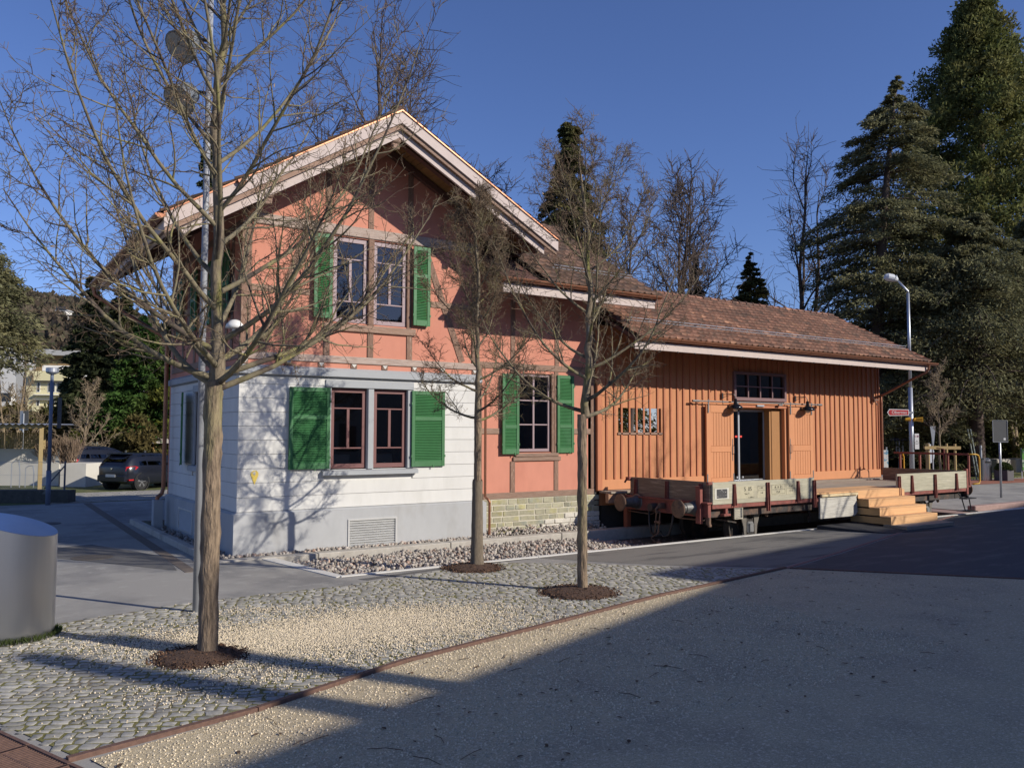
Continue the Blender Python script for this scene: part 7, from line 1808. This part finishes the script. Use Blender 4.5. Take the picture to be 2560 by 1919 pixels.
# ---- cars
CARP = M('black_blue_car_paint', (.010, .012, .020), rough=.22, var=.05, bump=0, spec=.6)
CARG = glass_mat('car_glass', (.05, .055, .06), .02)
TYRE = M('tyre_rubber', (.02, .02, .02), rough=.85, var=.2, bump=.1); RIM = M('alloy_rim', (.42, .42, .43), rough=.35, var=.05, metal=.8, bump=0)
TAIL = M('tail_lamp_red', (.45, .012, .015), rough=.15, var=.1, bump=0)
CHROME = M('chrome', (.6, .6, .6), rough=.15, metal=1, var=.02, bump=0)
def car(label, wheel_pos, heading, L=4.2, W=1.79, H=1.48, wb=2.58, suv=False):
    """origin at the rear axle ground centre, x forward"""
    t = thing('parked_car', label, 'car', tuple(wheel_pos), 'cars parked by the concrete wall')
    M4 = Matrix.Translation(wheel_pos) @ Matrix.Rotation(heading, 4, 'Z')
    ro = -.72 if not suv else -.85   # rear overhang
    top = [(0, .92), (.02, 1.0), (.10, 1.10), (.30, 1.36), (.55, 1.46), (1.1, 1.475), (1.9, 1.45), (2.35, 1.33), (3.05, .98), (3.6, .90), (4.05, .78), (4.2, .60)]
    bel = [(0, .86), (.3, .96), (1.0, .96), (2.0, .93), (2.9, .92), (3.6, .84), (4.05, .72), (4.2, .56)]
    sc2 = (L / 4.2, H / 1.48)
    X = np.array([0, .02, .08, .2, .35, .55, .8, 1.1, 1.5, 1.9, 2.2, 2.5, 2.8, 3.05, 3.3, 3.6, 3.9, 4.08, 4.17, 4.2])
    zt = np.interp(X, [a for a, _ in top], [b for _, b in top]) * sc2[1]; zb = np.minimum(np.interp(X, [a for a, _ in bel], [b for _, b in bel]) * sc2[1], zt - .01)
    low = np.interp(X, [0, .15, .5, 3.7, 4.1, 4.2], [.42, .28, .22, .22, .26, .36])
    wdt = np.interp(X, [0, .06, .25, .6, 3.4, 3.9, 4.1, 4.2], [.74, .86, .95, 1, 1, .93, .82, .70]) * W / 2
    rows = []
    for i in range(len(X)):
        w = wdt[i]; g = (zt[i] - zb[i]); tum = .20 * min(1, g / .45)
        rows.append([(w * .93, low[i]), (w * .985, low[i] + .12), (w, .62), (w * .99, zb[i] - .04), (w * .965, zb[i]), (w * (.965 - tum * .6), zb[i] + g * .62), (w * (.965 - tum) * .97, zt[i] - .035 * min(1, g / .2)), (w * .60, zt[i]), (0, zt[i] + .012)])
    vs, fs = [], []; k = 17
    for i, r in enumerate(rows):
        ring = [(X[i] * sc2[0] + ro, y, z) for y, z in r] + [(X[i] * sc2[0] + ro, -y, z) for y, z in r[-2::-1]]
        vs += ring
    for i in range(len(rows) - 1):
        for j in range(k - 1): fs.append((i * k + j, (i + 1) * k + j, (i + 1) * k + j + 1, i * k + j + 1))
        fs.append((i * k + k - 1, (i + 1) * k + k - 1, (i + 1) * k, i * k))
    fs += [tuple(range(k)), tuple(range((len(rows) - 1) * k, len(rows) * k))[::-1]]
    m = MB(); m.add(vs, fs); body = link('body', m.mesh('body', True), CARP, t, M4)
    def off(m, name, mat, par=t): return link(name, m.mesh(name), mat, par, M4)
    def row(x): 
        i = np.searchsorted(X, x); i = min(max(i, 1), len(X) - 1); f = (x - X[i - 1]) / (X[i] - X[i - 1]); return [((1 - f) * a[0] + f * b[0], (1 - f) * a[1] + f * b[1]) for a, b in zip(rows[i - 1], rows[i])]
    for s in (1, -1):
        for nm, xs in (('quarter_window', (.62, .98)), ('rear_side_window', (1.04, 1.72)), ('front_side_window', (1.80, 2.62))):
            m = MB(); pts = []
            xx = [xs[0], (xs[0] + xs[1]) / 2, xs[1]]
            lo_ = [(x, row(x)) for x in xx]
            for x, r in lo_: pts.append((x * sc2[0] + ro, s * (r[4][0] + .004), r[4][1] + .03))
            up_ = []
            for x, r in lo_:
                cut = .0 if x < 2.4 else .0
                y, z = r[6]; y5, z5 = r[5]
                f = .72; up_.append((x * sc2[0] + ro, s * (y5 + (y - y5) * f + .006), z5 + (z - z5) * f))
            vs = pts + up_; m.add(vs, [(0, 1, 4, 3), (1, 2, 5, 4)] if s < 0 else [(3, 4, 1, 0), (4, 5, 2, 1)]); off(m, nm, CARG)
        m = MB(); r = row(.3)
        m.add([(.55 * sc2[0] + ro, s * (row(.55)[5][0] + .01), 0), ], [])
        # lamps
        m = MB(); 
        P5 = [(.035, .80), (.06, .98), (.40, 1.0), (.52, .96), (.42, .86)]
        q = [(x * sc2[0] + ro, s * (np.interp(x, X, wdt) * .99 + .012), z * sc2[1] - .03) for x, z in P5]; q2 = [(x - .015, y - s * .24 if x < ro + .2 else y - s * .06, z) for x, y, z in q]
        m.add(q + q2, [tuple(range(5)), (5, 6, 1, 0), (9, 5, 0, 4), (6, 7, 2, 1), tuple(range(9, 4, -1))]); off(m, 'tail_lamp', TAIL)
        m = MB(); m.box(ro + .10, ro + .34, s * (W / 2 * .90) - .05, s * (W / 2 * .90) + .05, .40, .445); off(m, 'reflector', TAIL)
    # rear window and bumper
    m = MB(); a, b = row(.13), row(.40)
    m.add([(.11 * sc2[0] + ro - .02, s * a[4][0] * .80, a[8][1] - .01) for s in (1, -1)] + [(.42 * sc2[0] + ro - .01, s * b[6][0] * .86, b[8][1] + .005) for s in (-1, 1)], [(0, 1, 2, 3)]); off(m, 'rear_window', CARG)
    m = MB(); m.bbox(ro - .035, ro + .12, -W / 2 * .84, W / 2 * .84, .34, .60, .03); off(m, 'rear_bumper', CARP)
    m = MB(); m.bbox(ro - .05, ro - .036, -.26, .26, .53, .64, .004); off(m, 'number_plate', M('plate_white', (.55, .55, .52), rough=.5, var=.05, bump=0))
    m = MB(); m.lathe([(.05, ro - .03), (.055, ro - .012)], (0, 0, .86), axis='X', n=14); off(m, 'badge', CHROME)
    m = MB(); m.bbox(ro + .25, ro + .5, -W * .33, W * .33, H - .05, H - .02, .01); off(m, 'spoiler', CARP)
    for s in (1, -1):
        m = MB(); m.bbox(.95 * sc2[0] + ro + .25, 1.13 * sc2[0] + ro + .25, s * (W / 2 - .01) - .02, s * (W / 2 - .01) + .02, .80, .83, .005); m.bbox(1.85 + ro, 2.05 + ro, s * (W / 2 - .01) - .02, s * (W / 2 - .01) + .02, .80, .83, .005); off(m, 'door_handle', CHROME if suv else CARP)
        m = MB(); m.bbox(2.55 * sc2[0] + ro, 2.68 * sc2[0] + ro, min(s * W * .5, s * W * .61), max(s * W * .5, s * W * .61), .93 * sc2[1], 1.07 * sc2[1], .03); off(m, 'mirror', CARP)
    wr = .325 if not suv else .37
    for xw in (0, wb):
        for s in (1, -1):
            yw = s * (W / 2 - .12)
            m = MB(); m.lathe([(wr * .66, yw - .10), (wr * .92, yw - .105), (wr, yw - .07), (wr, yw + .07), (wr * .92, yw + .105), (wr * .66, yw + .10)], (xw, 0, wr), axis='Y', n=26); w_ = off(m, 'wheel', TYRE)
            m = MB(); yo = yw + s * .085
            for q in range(5):
                a = q * 2 * math.pi / 5 + .3
                for da in (-.13, .13): m.obox((xw + .04 * math.cos(a), yo, wr + .04 * math.sin(a)), (xw + wr * .64 * math.cos(a + da), yo, wr + wr * .64 * math.sin(a + da)), .03, .045, up=(0, 1, 0))
            m.lathe([(wr * .60, yo - .02), (wr * .66, yo + .02), (wr * .68, yo - .02)], (xw, 0, wr), axis='Y', n=22, caps=False)
            m.lathe([(.05, yo - .02), (.05, yo + .02)], (xw, 0, wr), axis='Y', n=10); link('rim', m.mesh('rim'), RIM, w_, M4)
            m = MB(); m.lathe([(wr * 1.02, yw - s * .12), (wr * 1.16, yw - s * .12), (wr * 1.17, yw + s * .115), (wr * 1.02, yw + s * .115)], (xw, 0, wr), axis='Y', n=26, caps=False); off(m, 'wheel_arch', M('arch_black', (.012, .012, .013), rough=.7, var=.1, bump=0))
    return t
az_ = rad(90 - 57); hv = Vector((math.cos(az_), math.sin(az_), 0)); lv = Vector((-hv.y, hv.x, 0))
# the near rear wheel stands on the paving; the axle centre lies behind it
car('black hatchback with red tail lamps parked left of the house', Vector((6.52, 36.38, 0)) + lv * .78, az_)
car('black estate car behind the clipped brush', Vector((4.9, 43.6, 0)), az_ - rad(8), L=4.7, W=1.9, H=1.66, wb=2.8, suv=True)

# small kiosk with shingle roof and metal picket fence
kq = spot(390, 44.5); ks = thing('garden_kiosk', 'small hexagonal wooden kiosk with grey shingle roof', 'kiosk', tuple(kq))
HEX = [(math.cos(rad(60 * k + 15)), math.sin(rad(60 * k + 15))) for k in range(6)]
WK = M('kiosk_wood', (.42, .25, .10), rough=.8, var=.15, bump=.1); SHG = M('grey_shingle', (.33, .30, .26), rough=.9, var=.2, scale=6, bump=.4, island=.2)
for k in range(6):
    a, b = HEX[k], HEX[(k + 1) % 6]
    m = MB(); m.cyl((kq.x + a[0] * .72, kq.y + a[1] * .72, -.05), (kq.x + a[0] * .72, kq.y + a[1] * .72, 1.75), .06, n=6); m.build('post', WK, ks)
    m = MB(); m.obox((kq.x + a[0] * .7, kq.y + a[1] * .7, .5), (kq.x + b[0] * .7, kq.y + b[1] * .7, .5), .04, 1.0); m.build('panel', WK, ks)
    for r in range(4):
        f0, f1 = 1.22 * (1 - r / 4), 1.22 * (1 - (r + 1.1) / 4); z0_, z1_ = 1.72 + r * .16, 1.72 + (r + 1.1) * .16 + .01; f1 = max(f1, .01)
        m = MB(); q = [(kq.x + a[0] * f0, kq.y + a[1] * f0, z0_), (kq.x + b[0] * f0, kq.y + b[1] * f0, z0_), (kq.x + b[0] * f1, kq.y + b[1] * f1, z1_), (kq.x + a[0] * f1, kq.y + a[1] * f1, z1_)]
        m.prism(q, (0, 0, .035)); m.build('roof_course', SHG, ks)
pf_ = thing('picket_fence', 'dark metal picket fence behind the parked hatchback', 'fence', tuple(spot(320, 42)))
a, b = spot(225, 42), spot(470, 42); L_ = (b - a).length; m = MB(); k = 0
while k * .13 < L_:
    q = a + _R * (k * .13); m.obox(q + Vector((0, 0, .1)), q + Vector((0, 0, 1.28)), .03, .03, up=_R); k += 1
m.build('pickets', BLACK, pf_, kind='stuff')
for zz in (.25, 1.12): m = MB(); m.obox(a + Vector((0, 0, zz)), b + Vector((0, 0, zz)), .03, .05); m.build('rail', BLACK, pf_)
for px in (270, 318, 366, 415): q = spot(px, 42); m = MB(); m.obox(q, q + Vector((0, 0, 1.38)), .07, .07, up=_R); m.build('post', SIGNGREY, pf_)

# ---------------------------------------------------------------- apartment block, far houses, hill
APD = 130.0
YW = M('pale_yellow_render', (.60, .55, .33), rough=.9, var=.05, scale=.4, bump=.05); WW_ = M('white_render', (.72, .70, .64), rough=.9, var=.04, scale=.4, bump=.05); GRY = M('grey_render', (.34, .34, .33), rough=.9, var=.05, scale=.4, bump=.05)
apt = thing('apartment_block', 'pale yellow apartment block with balconies at left', 'building', tuple(spot(65, APD)))
fr_u = (_R * .97 + _F * .24).normalized(); fr_n = Vector((fr_u.y, -fr_u.x, 0)); o_ = spot(64, APD)
def ap(u0, u1, n0, n1, z0, z1, name, mat, par=apt):
    m = MB(); q = [o_ + fr_u * u + fr_n * n + Vector((0, 0, z0)) for u, n in ((u0, n0), (u1, n0), (u1, n1), (u0, n1))]; m.prism(q, (0, 0, z1 - z0)); return m.build(name, mat, par)
ap(0, 22, -12, 0, -1, 11.6, 'wall', YW); ap(.6, 20, -10, -2.4, 11.6, 14.2, 'penthouse', M('penthouse_wood', (.25, .17, .08), rough=.8, var=.1, bump=0)); ap(-.2, 20.4, -11, -.9, 14.2, 15.0, 'roof', GRY)
ap(-1.6, -.02, -11, -.4, -1, 11.9, 'shaded_side', GRY); ap(5.8, 22, -.02, .12, -1, 11.55, 'white_facade', WW_)  # grey block at the end carries the side face's shade in its colour
ap(2.2, 20, -.3, .1, 11.6, 12.5, 'parapet', WW_)
for fl in range(4):
    zf = 9.15 - fl * 2.8
    ap(1.2, 5.6, .0, 1.0, zf - 2.15 + .9, zf - 2.15 + 1.9, 'balcony', YW) if fl else ap(1.2, 5.6, 0, 1.0, zf + .9, zf + 2.2, 'balcony', YW)
    ap(1.2, 5.6, 0, .9, zf - 1.35, zf - 1.25, 'balcony_slab', WW_)
    for u in (1.5, 3.05, 4.3):
        w = ap(u, u + (1.1 if u > 1.6 else .5), .01, .06, zf - .9 if fl == 0 else zf - .9, zf + .7, 'window', WW_)
        ap(u + .1, u + (1.0 if u > 1.6 else .4), .07, .09, zf - .8, zf + .6, 'pane', M('far_glass', (.03, .035, .04), rough=.15, var=.05, bump=0), w)
    ap(1.2, 5.5, .05, .7, zf + .72, zf + .80, 'awning', GRY)
    for u in (7.0, 10.0, 13.5, 17.0):
        w = ap(u, u + 1.7, .13, .18, zf - .9, zf + .7, 'window', WW_); ap(u + .1, u + 1.6, .19, .21, zf - .8, zf + .6, 'pane', MATS['far_glass'], w)
blk = thing('white_block', 'bluish white apartment block at the left picture edge', 'building', tuple(spot(5, 150)))
m = MB(); a, b = spot(-140, 150), spot(24, 150); m.prism([a, b, b + _F * 12, a + _F * 12], (0, 0, 9.5)); m.build('wall', WW_, blk)
for fl in range(3):
    for px in (-20, 4, 16):
        q = spot(px, 149.95); m = MB(); m.box(-.8, .8, 1.5 + fl * 3, 3.0 + fl * 3, -.02, .02); link('window', m.mesh('window'), MATS['far_glass'], blk, facing(q))
for (px, d, z, w, h, lab, rc) in ((72, 190, 13.5, 7.5, 6.8, 'white flat-roofed house above the apartment roof', GRY), (8, 210, 17, 6, 7, 'house with orange tiled roof on the slope at left', TILE), (145, 330, 46, 4.2, 3.6, 'tiny white house high on the wooded slope', GRY)):
    q = spot(px, d, z); hs_ = thing('hillside_house', lab, 'house', tuple(q))
    m = MB(); a, b = q - _R * w / 2, q + _R * w / 2; m.prism([a + Vector((0, 0, -14)), b + Vector((0, 0, -14)), b + _F * w + Vector((0, 0, -14)), a + _F * w + Vector((0, 0, -14))], (0, 0, 14 + h)); m.build('wall', WW_, hs_)
    m = MB(); e = .4
    if rc is TILE: m.prism([a - _R * e + Vector((0, 0, h)), b + _R * e + Vector((0, 0, h)), (a + b) / 2 + Vector((0, 0, h + 2.6))], _F * (w + .5))
    else: m.prism([a - _R * e + Vector((0, 0, h)), b + _R * e + Vector((0, 0, h)), b + _R * e + _F * (w + e) + Vector((0, 0, h)), a - _R * e + _F * (w + e) + Vector((0, 0, h))], (0, 0, .5))
    m.build('roof', rc, hs_)
    for fl in range(2):
        for k in range(4):
            m = MB(); m.box(-.45, .45, -.7, .7, -.02, .02); link('window', m.mesh('window'), MATS['far_glass'], hs_, facing(q + _R * (w * (-.36 + .24 * k)) + Vector((0, 0, 1.8 + fl * 2.8)) - _F * .04))
HILL = M('winter_woodland', (.11, .085, .06), rough=1, var=.35, scale=.08, bump=.3, bscale=.25, bdist=.5, col2=(.075, .075, .04), c2scale=.02, c2lo=.48, c2hi=.6, col3=(.16, .125, .09), c3scale=.15)
rng = np.random.default_rng(3); nx, ny = 90, 26
pxs = np.linspace(-700, 1300, nx); V_ = []
prof_ = np.interp(pxs, [-700, -200, 0, 120, 250, 420, 700, 1300], [140, 122, 104, 98, 92, 70, 50, 30])
for j in range(ny):
    f = j / (ny - 1); d = 210 + 420 * f
    for i in range(nx):
        q = spot(pxs[i], d); V_.append((q.x, q.y, -2 + (prof_[i] + 2.4) * f ** .62 * (1.0) + rng.normal() * .9 * f))
Fh = [(j * nx + i, j * nx + i + 1, (j + 1) * nx + i + 1, (j + 1) * nx + i) for j in range(ny - 1) for i in range(nx - 1)]
link('hill', npmesh('hill', np.array(V_), np.array(Fh), True), HILL, kind='structure')
# woodland on the hill as a mass of bare and evergreen crowns
N = 45000; i = rng.integers(0, nx - 1, N); j = rng.integers(2, ny - 1, N); Va = np.array(V_).reshape(ny, nx, 3)
P = Va[j, i] + rng.normal(size=(N, 3)) * np.array([6, 6, 1.0]) + np.array([0, 0, 3.0])
cards(rng, P, np.tile([[0, 0, 1.0]], (N, 1)), rng.uniform(1.5, 3.8, N), 'hill_woodland', leafmat('far_wood', (.12, .09, .065), (.06, .065, .035), .4), None, droop=-.5, ratio=.8)
